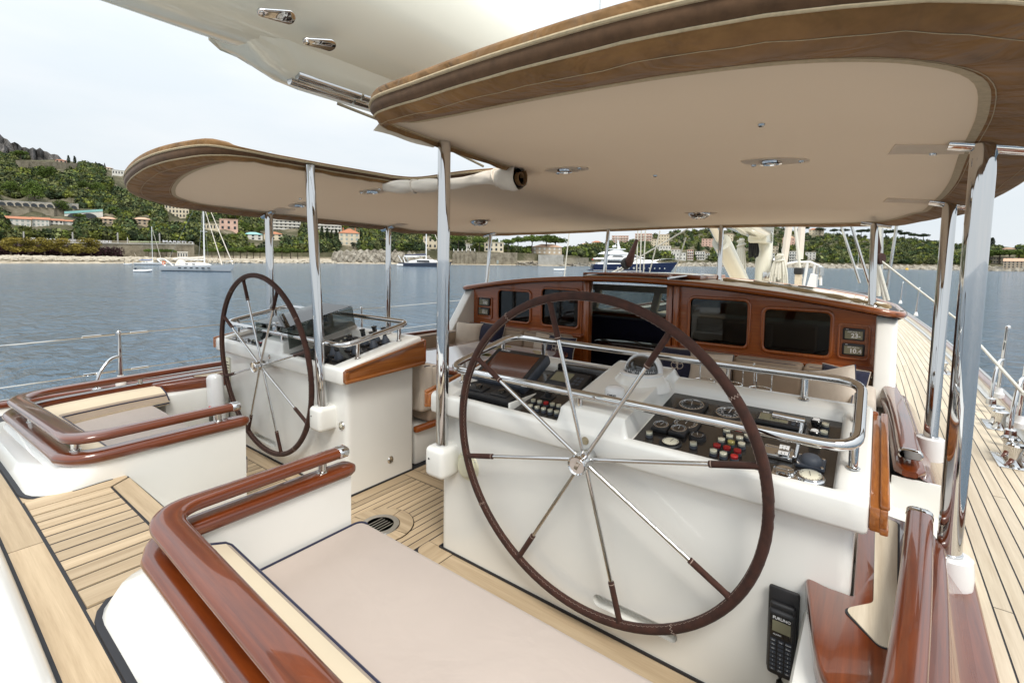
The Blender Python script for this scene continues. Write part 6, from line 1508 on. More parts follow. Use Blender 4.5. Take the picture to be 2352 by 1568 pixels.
m_ = mat('wall_masonry_white', (.5, .5, .5), .9, spec=.1); vv = coords(m_, rnd=False); base(m_, ramp(m_, noise(m_, vv, .3, 7, .75), [(.35, (.30, .285, .25)), (.65, (.45, .43, .39))]))
RW = lambda u: gcol(u)[3][0]-1.5
rw = tag(recenter(link('railway_wall', face_wall(-60, 447, 580, lambda u: 556+(u/447)*5, 6, 'wall_masonry', 40, RW), 'wall_masonry', ang=0)), 'long tan masonry railway wall behind the beach', 'wall')
link('parapet', face_wall(-60, 447, 580, lambda u: 555+(u/447)*5, 1, 'wall_white', 40, lambda u: RW(u)-.4, 1.6), 'wall_white', rw, ang=0)
M['graffiti_white'] = mat('graffiti_white', (.7, .7, .72), .8); mat('graffiti_green', (.45, .52, .30), .8)
def wall_text(s_, u0, u1, v, hpx, mt, rf, label=None, parent=None, name='graffiti'):
    uc = (u0+u1)/2; r = rf(uc)-1.2; d = az_dir(uc); c = Vector((CAM.x+d.x*r, CAM.y+d.y*r, hz(uc, v, r))); x_ = Vector((az_dir(u1).x*rf(u1)-az_dir(u0).x*rf(u0), az_dir(u1).y*rf(u1)-az_dir(u0).y*rf(u0), 0))
    vf = text_vf(s_, 1, .02, .02); ws = [p[0] for p in vf[0]]; hs_ = [p[1] for p in vf[0]]; W_ = x_.length; H_ = hpx*r/1300
    vf2 = ([(p[0]/(max(ws)-min(ws))*W_, p[1]/(max(hs_)-min(hs_))*H_, p[2]) for p in vf[0]], vf[1])
    return part(name, mt, parent, on(vf2, frame_M(c, x_, (0, 0, 1))), ang=0)
up_w = tag(recenter(link('graffiti_wall', face_wall(60, 447, 556, lambda u: 548+(u-60)/387*8, 1, 'wall_masonry_white', 30, lambda u: RW(u)+6.5), 'wall_masonry', ang=0)), 'low graffiti covered wall along the top of the railway wall', 'wall')
wall_text('MARKELO', 376, 446, 556.5, 6, 'graffiti_white', lambda u: RW(u)+6.4, parent=up_w); wall_text('FLABIANO  GE  OURSIDERE', 80, 262, 552.5, 4.6, 'graffiti_white', lambda u: RW(u)+6.4, parent=up_w)
for (a, b) in ((297, 320), (322, 344), (346, 370)): link('green_panel', face_wall(a, b, 556, 554, .3, 'graffiti_green', 5, lambda u: RW(u)+5.6), 'graffiti_green', up_w, ang=0)
for (a, b) in ((-20, 72), (75, 160), (163, 280)):
    cs = []
    for k in range(int((b-a)/3)):
        u = a+(k+.5)*3; r = RW(u)-2; p = gpos(u, r); cs.append(((p.x, p.y, p.z+1.6+.5*math.sin(k)), 1.4, 1.4, 2.3))
    vf = leaf_cloud(cs, len(cs)*70, .34); o = bpy.data.objects.new('bougainvillea_hedge', leaf_mesh('hedge', vf, 'leaf_purple')); COL.objects.link(o)
    tag(o, {-20: 'dark hedge behind the first plane trees of the row', 75: 'dark purple bougainvillea hedge in the middle of the railway wall', 163: 'purple flowering bougainvillea hedge ending at the bare wall'}[a], 'hedge', 'hedges against the railway wall')
# arched retaining wall
AR = lambda u: ground_at(u, 489)
aw = tag(recenter(link('arched_wall', face_wall(-20, 185, 489, lambda u: 461+u*.045, 4, 'wall_masonry_white', 30, AR), 'wall_masonry', ang=0)), 'pale retaining wall with a row of blind arches on the hillside', 'wall')
link('white_band', face_wall(-20, 185, 489, lambda u: 460+u*.045, .6, 'wall_masonry_white', 30, lambda u: AR(u)-.5), 'wall_masonry_white', aw, ang=0)
link('lower_band', face_wall(-20, 185, 489, lambda u: 472+u*.05, .8, 'wall_masonry', 30, lambda u: AR(u)-1.2), 'wall_masonry', aw, ang=0)
for k in range(11):
    u = -8+k*18.2
    if u > 180: continue
    r = AR(u)-1.0; d = az_dir(u); x_ = Vector((d.y, -d.x, 0)); c = Vector((CAM.x+d.x*r, CAM.y+d.y*r, hz(u, 472+u*.05, r))); w_ = 6.6*r/1150
    pl_ = [(w_*math.cos(t), w_*1.15*math.sin(t)) for t in lin(0, math.pi, 11)]
    part('arch', 'wall_stone', aw, on(prism(pl_, 0, .3), frame_M(c, x_, (0, 0, 1))), ang=0); part('arch_recess', 'far_glass', aw, on(prism([(a*.7, b*.75+.2) for a, b in pl_], .3, .42), frame_M(c, x_, (0, 0, 1))), ang=0)
# viaduct with a blue railing
vd = tag(recenter(link('viaduct', face_wall(152, 240, 500, lambda u: 491-(u-152)*.07, 5, 'wall_white', 16, lambda u: ground_at(196, 502)-2), 'wall_white', ang=0)), 'white road viaduct with a turquoise railing', 'viaduct')
link('railing', face_wall(152, 240, 500, lambda u: 486-(u-152)*.06, .3, 'roof_turquoise', 16, lambda u: ground_at(196, 502)-2.2, 5), 'roof_turquoise', vd, ang=0)
for u in (178, 208): r = ground_at(196, 502)-2.6; d = az_dir(u); part('arch', 'far_glass', vd, on(prism([(3.2*math.cos(t), 2.2*math.sin(t)) for t in lin(0, math.pi, 11)], 0, .3), frame_M(Vector((CAM.x+d.x*r, CAM.y+d.y*r, hz(u, 500, r))), (d.y, -d.x, 0), (0, 0, 1))), ang=0)
tag(recenter(link('terrace_wall', face_wall(46, 188, 384, lambda u: 369+(u-46)*.05, 3, 'wall_masonry', 16, lambda u: ground_at(u, 386)), 'wall_masonry', ang=0)), 'tan terrace wall high under the crags', 'wall')
# headland walls and cliff
hw_ = lambda u: gcol(u)[0][0]+7
for (a, b, vb, vt, mt, lb) in ((1040, 1092, 606, 576, 'wall_masonry', 'dark stained balustrade wall with buttresses at the water'), (1094, 1188, 607, 580, 'wall_masonry', 'long pale sea wall below the modern villa'), (1236, 1294, 604, 585, 'wall_masonry_white', 'smooth cream sea wall block below the pink house'), (1296, 1352, 606, 592, 'wall_masonry', 'low tan sea wall left of the motor yacht')):
    o = tag(recenter(link('sea_wall', face_wall(a, b, vb, vt, 5, mt, 14, hw_), mt, ang=0)), lb, 'wall', 'sea walls of the headland')
    if a == 1040:
        for u in lin(1042, 1090, 6):
            r = hw_(u)-.8; d = az_dir(u); part('buttress', 'wall_masonry', o, on(bx((-.9, -.0, -8), (.9, 1.4, 5.6)), frame_M(Vector((CAM.x+d.x*r, CAM.y+d.y*r, ZW+2)), (-d.y*-1, d.x*-1, 0), (d.x, d.y, 0))), ang=0)
            part('finial', 'wall_white', o, lathe([(.35, 0), (.35, .9), (.2, 1.1), (.3, 1.5), (0, 2.0)], 8, (CAM.x+d.x*r, CAM.y+d.y*r, hz(u, 577, r))))
    if a == 1094:
        u = 1143; r = hw_(u)-.3; d = az_dir(u); part('door', 'shutter', o, on(bx((-.7, -.1, -1.2), (.7, .2, 1.4)), frame_M(Vector((CAM.x+d.x*r, CAM.y+d.y*r, hz(u, 602, r))), (-d.y*-1, d.x*-1, 0), (d.x, d.y, 0))), ang=0)
m_ = mat('cliff_rock', (.4, .36, .3), .95, spec=.1); vv = coords(m_, (1, 1, .45), False, (0.3, .5, 0)); base(m_, ramp(m_, noise(m_, vv, .22, 9, .75, .8), [(.34, (.075, .065, .05)), (.46, (.25, .22, .175)), (.58, (.44, .40, .33)), (.75, (.56, .52, .44))])); bump(m_, noise(m_, vv, .5, 8, .75), 1, 2.0)
def cliff(u0, u1, vtop, r_of, name, label, dep=9, n=90, J=14):
    v = []; f = []
    for u in lin(u0, u1, n):
        e = smooth01((u-u0)/14)*smooth01((u1-u)/14); r0 = r_of(u); d = az_dir(u); zt = hz(u, vtop(u)+2*math.sin(u*.4), r0+dep)*e+(ZW+1)*(1-e)
        for j in range(J+1):
            t = j/J; r = r0+dep*t**1.4+(1.0*math.sin(u*.23+j*.7)+.7*math.sin(u*.51-j*.9)+.5*math.sin(u*.83+j*1.9))*(1-.6*t); v.append((CAM.x+d.x*r, CAM.y+d.y*r, ZW-.5+(zt-ZW+.5)*t))
    for i in range(n-1):
        for j in range(J): f.append((i*(J+1)+j, (i+1)*(J+1)+j, (i+1)*(J+1)+j+1, i*(J+1)+j+1))
    o = struct(link(name, (v, f), 'cliff_rock', ang=0)); return o
cliff(755, 1045, lambda u: 577-4*math.sin((u-755)/290*3.1), lambda u: gcol(u)[0][0]+7, 'cliff', '')
cliff(1180, 1240, lambda u: 598, lambda u: gcol(u)[0][0]+5, 'shore_rocks', '', 4, 40); cliff(1280, 1360, lambda u: 600, lambda u: gcol(u)[0][0]+5, 'shore_rocks', '', 4, 40)
cliff(1560, 2420, lambda u: 602+(u-1560)*.013, lambda u: gcol(u)[0][0]+2, 'shore_rocks', '', 10, 160, 6)
# boulders of the rip-rap along the beach (uncountable)
V = []; F = []; o_ = 0
for k in range(1500):
    u = random.uniform(-20, 770); c = gcol(u); r = c[0][0]+random.uniform(8, 15) if u < 480 else c[0][0]+random.uniform(4, 16); p = gpos(u, r); s = random.uniform(.5, 1.15)
    if 430 < u < 620 and random.random() < .5: continue
    P_ = iv*rng.normal(1, .2, (len(iv), 1))*np.array([s*1.3, s*1.3, s*.8])+np.array([p.x, p.y, p.z+.15]); V.append(P_); F.append(ifa+o_); o_ += len(iv)
me = bpy.data.meshes.new('boulders'); me.from_pydata(np.concatenate(V).tolist(), [], np.concatenate(F).tolist()); me.materials.append(M['rock_pale']); ob = bpy.data.objects.new('boulders', me); COL.objects.link(ob); tag(ob, 'pale rip-rap boulders along the beach', 'boulders'); ob['kind'] = 'stuff'
# railway catenary masts
for k, u in enumerate((57, 169, 272, 368)):
    r = RW(u)+3; p = gpos(u, r); z0 = hz(u, 556, r); z1 = hz(u, 531+u*.012, r); t = thing('catenary_mast', ('lattice railway mast behind the first plane tree', 'lattice railway mast between the two purple hedges', 'lattice railway mast above the bare wall left of the green panels', 'lattice railway mast beside the big white graffiti letters')[k], 'mast', (p.x, p.y, z0-2), 'railway masts')
    for dx in (-.35, .35): link('upright', tube([(p.x+dx, p.y, z0-2), (p.x+dx, p.y, z1)], .16, 6), 'roof_grey', t)
    link('arm', tube([(p.x-1.8, p.y, z1-1), (p.x+.4, p.y, z1-1)], .12, 6), 'roof_grey', t)
house(408, 431, 588, 580, 'small white hut at the end of the beach', roof='wall_white', kind='flat', fl=1, nw=4, r=gcol(420)[2][0]+2)
# woodland goes round the houses and the walls
AV = HB+[(0, 187, 455, 500), (148, 245, 480, 522), (45, 190, 366, 396)]
woodland(4600, (-30, 480), (4.1, 7.0), 2.1, 'hillside_woodland', 'mixed olive and pine woodland covering the steep hillside above the railway', AV)
woodland(2400, (440, 1060), (4.05, 7.0), 2.5, 'shore_woodland', 'green woodland between the villas behind the promenade', AV)
woodland(420, (1060, 1345), (4.1, 7.0), 2.3, 'headland_woodland', 'garden trees and shrubs on the low walled headland', AV)
woodland(2600, (1330, 2420), (4.05, 7.0), 3.2, 'far_woodland', 'dense dark woodland on the far hills across the bay', AV)
# ------------------------------------------------------------------ boats at anchor
for nm, c, r_ in (('hull_white', (.78, .78, .77), .25), ('hull_silver', (.50, .53, .56), .25), ('hull_dark', (.035, .045, .07), .2), ('hull_blue', (.012, .02, .065), .15), ('antifoul', (.03, .04, .06), .5), ('boat_glass', (.02, .022, .028), .1), ('canvas_blue', (.03, .10, .35), .8), ('flag_red', (.5, .03, .03), .8), ('buoy_yellow', (.75, .45, .03), .5)):
    mat(nm, c, r_, coat=.3 if 'hull' in nm else 0)
class Boat:
    def __init__(s, name, label, cat, ua, va, ub, vb, group='boats at anchor'):     # stern and bow waterline pixels
        c = P((ua+ub)/2, (va+vb)/2, z=ZW); dep = (c-CAM).dot(FW); rt = Vector((RT.x, RT.y, 0)).normalized(); a = c-rt*(ub-ua)/2*dep/FPX; b = c+rt*(ub-ua)/2*dep/FPX; a.z = b.z = ZW; d = b-a; s.L = d.length; s.M = frame_M(a, d.normalized(), Vector((-d.y, d.x, 0)))
        s.t = bpy.data.objects.new(name, None); COL.objects.link(s.t); tag(s.t, label, cat, group); s.t.matrix_world = s.M; s.t.location = a
    def part(s, name, vf, mt, parent=None, ang=35, mi=None):
        me = bpy.data.meshes.new(name); me.from_pydata([tuple(p) for p in vf[0]], [], vf[1])
        for q in (mt if isinstance(mt, (list, tuple)) else [mt]): me.materials.append(M[q])
        if mi: me.polygons.foreach_set('material_index', mi)
        if ang: me.polygons.foreach_set('use_smooth', [True]*len(me.polygons)); me.set_sharp_from_angle(angle=R_(ang))
        o = bpy.data.objects.new(name, me); COL.objects.link(o); o.parent = parent or s.t; return o
def hull_vf(L, B, fs, fb, over=.06, rake=.0, n=22, full=.55, yo=0, boot=.15, sternf=.8):
    rings = []
    for i in range(n):
        t = i/(n-1); w_ = B/2*(sternf+(1-sternf)*math.sin(min(1, t/.45)*1.5708))*(max(0, 1-max(0, (t-full)/(1-full))**2.1) if t > full else 1)
        w_ = max(w_, .02); fbz = fs+(fb-fs)*t**1.6; x_top = t*L*(1+over); x_w = (rake*L*.0)+t*L*(1-.015)+(1-t)*L*.02
        if t < .1: x_top -= rake*(1-t/.1)
        rings.append([(x_top, yo+w_, fbz), (x_top*.5+x_w*.5, yo+w_*.96, fbz*.5), (x_w, yo+w_*.86, boot), (x_w, yo+w_*.8, -.1), (x_w, yo, -.3), (x_w, yo-w_*.8, -.1), (x_w, yo-w_*.86, boot), (x_top*.5+x_w*.5, yo-w_*.96, fbz*.5), (x_top, yo-w_, fbz)])
    k = 9; v = [p for r in rings for p in r]; f = []; mi = []
    for i in range(n-1):
        for c in range(k-1): f.append((i*k+c, (i+1)*k+c, (i+1)*k+c+1, i*k+c+1)); mi.append(1 if 2 <= c <= 5 else 0)
        f.append((i*k+8, (i+1)*k+8, (i+1)*k, i*k)); mi.append(2)
    f.append(tuple(range(k))); mi.append(0); f.append(tuple((n-1)*k+c for c in range(k-1, -1, -1))); mi.append(0)
    return v, f, mi
def ell(x0, x1, w0, w1, z0, z1, n=10, k=.7):          # low rounded cabin trunk
    rings = []
    for i in range(n):
        t = i/(n-1); x = x0+(x1-x0)*t; w_ = w0+(w1-w0)*t; h = (z1-z0)*math.sin(max(.03, min(.97, t))*math.pi)**.35; rings.append([(x, w_, z0), (x, w_*.9, z0+h*.75), (x, w_*.6, z0+h), (x, -w_*.6, z0+h), (x, -w_*.9, z0+h*.75), (x, -w_, z0)])
    v, f, _ = loft(rings, False); return v, f
def sail_yacht(lbl, ua, va, ub, vb, mast_top_v, mast_t=.48, hull='hull_white', cover='sail_cloth', name='sailing_yacht', detail=True, band=None):
    b = Boat(name, lbl, 'sailboat', ua, va, ub, vb); L = b.L; B = L*.27; fs, fb = L*.075, L*.105
    v, f, mi = hull_vf(L, B, fs, fb, .05, .0); b.part('hull', (v, f), [hull, 'antifoul', 'hull_white'], mi=mi, ang=40)
    b.part('cabin', ell(L*.28, L*.68, B*.27, B*.15, fs*1.1, fs*1.1+L*.05), 'hull_white')
    p = b.M @ Vector((mast_t*L, 0, 0)); rr = (p-CAM).length; um = None
    R = ray((ua+(ub-ua)*mast_t), mast_top_v); hm = CAM.z+math.hypot(p.x-CAM.x, p.y-CAM.y)*R.z/math.hypot(R.x, R.y)-ZW
    b.part('mast', tube([(mast_t*L, 0, fs), (mast_t*L, 0, hm)], [L*.0105, L*.009], 8), 'hull_white')
    bo = b.part('boom', tube([(mast_t*L-.1, 0, fs+L*.095), (L*.14, 0, fs+L*.10)], L*.007, 8), 'hull_white')
    b.part('furled_sail', tube(spl([(mast_t*L-.1, 0, fs+L*.135), (mast_t*L*.85, 0, fs+L*.125), (mast_t*L*.6, 0, fs+L*.117), (L*.15, 0, fs+L*.112)], 5), [L*.017]*2+[L*.014]*12+[L*.006]*2, 8), cover, bo)
    b.part('forestay_sail', tube([(L*1.02, 0, fb+.1), (mast_t*L+.1, 0, hm*.97)], [L*.0075, L*.0035], 7), 'sail_cloth')
    b.part('stay', tube([(L*.02, 0, fs), (mast_t*L, 0, hm)], L*.0016, 4), 'steel')
    for s in (1, -1): b.part('shroud', tube([(mast_t*L-.2, s*B*.46, fs), (mast_t*L, 0, hm*.9)], L*.0016, 4), 'steel')
    if detail:
        b.part('second_forestay', tube([(L*.86, 0, fb), (mast_t*L+.1, 0, hm*.82)], [L*.007, L*.004], 7), 'sail_cloth')
        b.part('spreader', tube([(mast_t*L, -B*.3, hm*.5), (mast_t*L, B*.3, hm*.5)], L*.003, 5), 'hull_white')
        b.part('sprayhood', ell(L*.21, L*.31, B*.26, B*.22, fs*1.1, fs*1.1+L*.085, 7), 'sail_cloth')
        for k in range(6): b.part('hull_window', bx((L*(.30+k*.085), -B*.5, fs*.62), (L*(.34+k*.085), -B*.47, fs*.78)), 'boat_glass', ang=0)
        for k in range(2): b.part('cabin_window', bx((L*(.36+.1*k), -B*.255, fs*1.12+L*.016), (L*(.40+.1*k), -B*.235, fs*1.12+L*.028)), 'boat_glass', ang=0)
        b.part('stern_arch', tube(spl([(L*.08, -B*.3, fs), (-L*.03, -B*.3, fs+L*.085), (-L*.045, 0, fs+L*.10), (-L*.03, B*.3, fs+L*.085), (L*.08, B*.3, fs)], 6), L*.009, 6), 'hull_white')
        b.part('life_ring', tube([(L*.06+.3*math.cos(a), -B*.33, fs+.6+.3*math.sin(a)) for a in lin(0, 2*math.pi, 15)[:-1]], .08, 7, True), 'life_orange')
        b.part('pulpit', tube(spl([(L*.9, -B*.1, fb+.05), (L*.92, -B*.12, fb+.75), (L*1.03, 0, fb+.75), (L*.92, B*.12, fb+.75), (L*.9, B*.1, fb+.05)], 5), .04, 6), 'steel')
        for k in range(7):
            x = L*(.2+.1*k); b.part('stanchion', tube([(x, -B*.42*(1-.4*(k/6)**3), fs), (x, -B*.42*(1-.4*(k/6)**3), fs+.85)], .025, 5), 'steel')
    else:
        for k in range(2): b.part('cabin_window', bx((L*(.36+.1*k), -B*.27, fs*1.12+L*.016), (L*(.42+.1*k), -B*.235, fs*1.12+L*.03)), 'boat_glass', ang=0)
    return b
b = sail_yacht('large silver grey sailing yacht with spray hood and two forestays', 377, 623.5, 532, 622.5, 440, .60, 'hull_silver')
sail_yacht('small white sailboat with a blue sail cover', 311, 608, 371, 608.5, 520, .66, 'hull_white', 'canvas_blue', detail=False)
sail_yacht('smallest white sailboat behind the one with a blue cover', 276, 602.5, 316, 603, 545, .46, 'hull_white', detail=False)
sail_yacht('distant white sailboat right of the furled sails', 1953, 618.6, 1984, 619, 572, .55, 'hull_white', detail=False); sail_yacht('distant white sailboat behind the pulpit frame', 1780, 613.6, 1801, 614, 580, .7, 'hull_white', detail=False)
def dinghy(lbl, ua, va, ub, vb, motor=True):
    b = Boat('inflatable_dinghy', lbl, 'dinghy', ua, va, ub, vb); L = b.L; r = L*.07; B = L*.22
    b.part('tube', tube(spl([(0, -B, r), (L*.6, -B, r), (L*.85, -B*.7, r*1.3), (L, 0, r*1.7), (L*.85, B*.7, r*1.3), (L*.6, B, r), (0, B, r)], 6), r, 10), 'hull_white'); b.part('floor', bx((L*.02, -B, r*.3), (L*.8, B, r*.7)), 'roof_grey', ang=0)
    b.part('thwart', bx((L*.4, -B, r), (L*.47, B, r*1.5)), 'hull_white', ang=0)
    if motor: b.part('outboard_motor', part_vf(bx((-L*.09, -L*.04, r*1.2), (L*.01, L*.04, r*4), L*.015), bx((-L*.05, -L*.015, -r), (-L*.02, L*.015, r*1.5))), 'antifoul')
dinghy('grey dinghy with dark outboard beside the silver yacht stern', 313, 624.5, 347, 624.5); dinghy('tiny dinghy tied behind the small sailboats', 287, 607, 302, 607); dinghy('white tender floating alone before the headland', 1272, 621.5, 1299, 621.5, False)
# catamaran
b = Boat('catamaran', 'dark hulled sailing catamaran with white deckhouse', 'catamaran', 921, 612, 1032, 612.5); L = b.L; B = L*.52
for s in (1, -1):
    v, f, mi = hull_vf(L, L*.11, L*.075, L*.10, .02, 0, yo=s*B*.40, sternf=.6); b.part('hull', (v, f), ['hull_dark' if s < 0 else 'hull_dark', 'antifoul', 'hull_white'], mi=mi)
    b.part('stern_step', bx((-L*.03, s*B*.40-L*.05, .2), (L*.10, s*B*.40+L*.05, L*.05), .15), 'hull_white')
b.part('bridge_deck', bx((L*.12, -B*.42, L*.05), (L*.72, B*.42, L*.085), .1), 'hull_white'); ch = b.part('deckhouse', ell(L*.20, L*.78, B*.36, B*.30, L*.08, L*.155), 'hull_white'); b.part('window_band', bx((L*.36, -B*.362, L*.095), (L*.62, -B*.33, L*.13)), 'boat_glass', ch, ang=0)
b.part('hardtop', bx((L*.10, -B*.33, L*.19), (L*.36, B*.33, L*.205), .1), 'hull_white')
for s in (1, -1): b.part('hardtop_leg', tube([(L*.12, s*B*.3, L*.08), (L*.08, s*B*.3, L*.19)], L*.01, 6), 'hull_white')
b.part('mast', tube([(L*.52, 0, L*.12), (L*.52, 0, L*1.1)], L*.012, 8), 'hull_white'); b.part('furled_sail', tube([(L*.52, 0, L*.25), (L*.08, 0, L*.235)], [L*.018, L*.01], 8), 'hull_blue'); b.part('boom', tube([(L*.52, 0, L*.225), (L*.06, 0, L*.215)], L*.009, 7), 'hull_white')
b.part('forestay_sail', tube([(L*.93, 0, L*.11), (L*.54, 0, L*1.05)], [L*.010, L*.004], 7), 'sail_cloth'); b.part('kayak', tube([(L*.80, -B*.36, L*.12), (L*.90, -B*.36, L*.125)], [L*.015, L*.015], 7), 'buoy_yellow')
b.part('crane_arm', tube([(L*.06, -B*.3, L*.09), (-L*.02, -B*.3, L*.22)], L*.008, 6), 'hull_white')
# motor yacht
b = Boat('motor_yacht', 'large three deck motor yacht with navy blue hull and white superstructure', 'motor yacht', 1360, 624, 1543, 622.5); L = b.L; B = L*.22; F0, F1 = L*.085, L*.125
v, f, mi = hull_vf(L, B, F0, F1, .075, 0, sternf=.92, full=.5, boot=.25); b.part('hull', (v, f), ['hull_blue', 'hull_blue', 'hull_white'], mi=mi, ang=40)
b.part('swim_platform', bx((-L*.06, -B*.42, .25), (L*.02, B*.42, .6), .1), 'hull_blue'); b.part('boot_stripe', bx((-L*.0, -B*.44, .18), (L*.6, B*.44, .32)), 'hull_white', ang=0)
def deckh(x0, x1, x2, x3, w_, z0, z1, nf=9):          # deck level with raked ends: x0..x3 at the bottom, x1..x2 at the top
    rings = []
    for t in lin(0, 1, nf):
        xa = x0+(x3-x0)*t; xb = x1+(x2-x1)*t; ww = w_*(1 if t < .6 else max(.12, 1-((t-.6)/.4)**2)**.5)
        rings.append([(xa, ww, z0), (xb, ww*.93, z1), (xb, -ww*.93, z1), (xa, -ww, z0)])
    v, f, _ = loft(rings); return v, f
s1 = b.part('main_deck', deckh(L*.10, L*.14, L*.72, L*.90, B*.43, F0*.98, F0+L*.062), 'hull_white')
b.part('window_band', deckh(L*.17, L*.175, L*.44, L*.45, B*.437, F0+L*.016, F0+L*.048), 'boat_glass', s1); b.part('bow_window', deckh(L*.50, L*.53, L*.62, L*.66, B*.41, F0+L*.022, F0+L*.045), 'boat_glass', s1)
b.part('bridge_overhang', deckh(L*.02, L*.03, L*.60, L*.62, B*.46, F0+L*.062, F0+L*.080), 'hull_white'); b.part('bulwark', deckh(L*.05, L*.06, L*.86, L*.93, B*.455, F0, F0+L*.022), 'hull_white')
s2 = b.part('upper_deck', deckh(L*.17, L*.21, L*.52, L*.66, B*.36, F0+L*.08, F0+L*.125), 'hull_white'); b.part('window_band', deckh(L*.23, L*.25, L*.40, L*.45, B*.365, F0+L*.092, F0+L*.112), 'boat_glass', s2); b.part('bridge_window', deckh(L*.48, L*.50, L*.545, L*.60, B*.35, F0+L*.094, F0+L*.113), 'boat_glass', s2)
b.part('sun_deck', deckh(L*.08, L*.10, L*.48, L*.53, B*.38, F0+L*.125, F0+L*.143), 'hull_white'); b.part('sun_deck_rail', deckh(L*.12, L*.12, L*.40, L*.44, B*.37, F0+L*.143, F0+L*.155), 'hull_white')
ar = b.part('radar_arch', deckh(L*.20, L*.25, L*.36, L*.40, B*.30, F0+L*.15, F0+L*.185), 'hull_white'); b.part('hardtop', bx((L*.20, -B*.3, F0+L*.183), (L*.40, B*.3, F0+L*.195), .15), 'hull_white', ar)
b.part('mast', tube([(L*.33, 0, F0+L*.19), (L*.31, 0, F0+L*.30)], [L*.02, L*.008], 8), 'hull_white', ar)
for (x, y, z, r) in ((.27, .2, .21, .018), (.27, -.2, .21, .018), (.34, .12, .205, .014), (.31, 0, .25, .010)): b.part('antenna_dome', lathe([(r*L*.8, 0), (r*L, r*L*.6), (r*L*.7, r*L*1.4), (0, r*L*1.7)], 10, (x*L, y*B, F0+z*L)), 'hull_white', ar)
for k in range(3): b.part('antenna', tube([(L*(.28+.03*k), B*.2*(k-1), F0+L*.2), (L*(.27+.03*k), B*.2*(k-1), F0+L*.38)], .06, 5), 'hull_white', ar)
for k in range(10): b.part('porthole', lathe([(.42 if k < 4 else .3, -.0), (.40 if k < 4 else .28, .05), (0, .06)], 12, (L*(.30+.065*k), -B*.485*(1 if k < 5 else 1-.10*(k-4)*(k-4)*.12), F0*.5), (0, -1, 0)), 'steel')
b.part('stern_garage', bx((-L*.012, -B*.36, F0*.2), (L*.01, B*.36, F0*.85), .1), 'hull_dark'); b.part('flag', bx((-L*.005, -.05, F0+L*.05), (L*.012, .05, F0+L*.065)), 'flag_red', ang=0); b.part('bow_rail', tube(spl([(L*.7, -B*.40, F1), (L*.88, -B*.30, F1+1.0), (L*1.07, 0, F1+1.2), (L*.88, B*.30, F1+1.0), (L*.7, B*.40, F1)], 6), .05, 6), 'steel')
b = Boat('work_boat', 'small black open boat on the far water', 'boat', 2029, 619.2, 2050, 619.3); v, f, mi = hull_vf(b.L, b.L*.28, b.L*.07, b.L*.10); b.part('hull', (v, f), ['antifoul', 'antifoul', 'wall_tan'], mi=mi); b.part('thwart', bx((b.L*.4, -b.L*.1, b.L*.05), (b.L*.5, b.L*.1, b.L*.08)), 'wall_tan', ang=0)
for (u, v_, lb) in ((0, 597, 'yellow buoy off the beach'), (2083, 619.6, 'tiny yellow buoy off the far woods'), (2308, 622.5, 'yellow buoy off the stone building'), (1838, 616, 'tiny yellow buoy near the far white villas')):
    p = P(u, v_, z=ZW); r = 6 if u else 3.2; k = (p-CAM).length*.0022
    tag(link('mooring_buoy', lathe([(0, -k*.4), (k*.8, -k*.2), (k, k*.3), (k*.7, k*.9), (k*.2, k*1.2), (k*.15, k*1.8), (0, k*1.85)], 12, p), 'buoy_yellow'), lb, 'buoy', 'mooring buoys')

# ------------------------------------------------------------------ mast, vang, rigging forward of the deckhouse
ms = thing('mast', 'thick white mast standing forward of the deckhouse', 'mast', (0, 14.2, .5))
link('spar', tube([(0, 14.2, .4), (0, 14.25, 24)], [.2, .19], 20), 'boom_paint', ms, ang=60)
link('gooseneck', bx((-.22, 13.2, 2.2), (.22, 14.05, 3.0), .06), 'boom_paint', ms)
for (z, x) in ((2.35, -.12), (1.25, .12)): link('mast_plate', bx((x-.09, 13.98, z), (x+.09, 14.02, z+.22), .01), 'steel', ms)
for (x, z) in ((.24, 1.75), (.24, 1.55)): link('winch', lathe([(.10, 0), (.085, .05), (.07, .1), (.1, .16), (.09, .2), (0, .2)], 16, (x, 14.2, z), (1, 0, 0)), 'steel', ms)
vg = thing('boom_vang', 'white hydraulic boom vang slanting down to the mast foot', 'vang', (0, 12, 1.2))
a, b_ = P(1657, 556, x=0), P(1704, 650, x=0); d = (b_-a).normalized(); link('cylinder', tube([a, b_+d*.6], [.17, .17], 18), 'boom_paint', vg, ang=60); link('rod', tube([a-d*1.1, a+d*.1], .09, 12), 'steel', vg)
def coil(x, y, z0, z1, label, n=8, mt='rope_white', wd=.12):
    t = thing('rope_coil', label, 'rope', (x, y, z0), 'rope coils on the mast')
    for k in range(n):
        o = (k-(n-1)/2)*wd*2/n; zz = z0+.15*hsh(k, x); link('loop', tube(spl([(x+o*.3, y-.10, z1), (x+o*1.2, y-.15-.05*hsh(k, 3), (z1+zz)*.55), (x+o*1.3, y-.12, zz), (x+o*1.1+.05, y-.06, zz+.1), (x+o*.9, y-.03, (z1+zz)*.5), (x+o*.3, y-.05, z1)], 6), .021, 6), mt, t)
    link('tie', tube([(x+.10*math.cos(a), y-.1+.10*math.sin(a), z1-.28+.02*a) for a in lin(0, 12, 30)], .021, 6), mt, t)
coil(-.5, 14.0, .6, 2.35, 'white rope coil hanging to port of the mast', 8); coil(.42, 14.0, .55, 1.95, 'large white rope coil hanging to starboard of the mast', 11, wd=.17); coil(-.18, 13.85, 1.85, 2.75, 'black rope coil hung on the mast', 5, 'rope_black', .08)
def line(name, a, b, r, label, mt='rope_white', cat='rope', grp='running rigging'):
    a = Vector(a); b = Vector(b); o = recenter(link(name, tube([a, a.lerp(b, .5), b], r, 8), mt)); return tag(o, label, cat, grp)
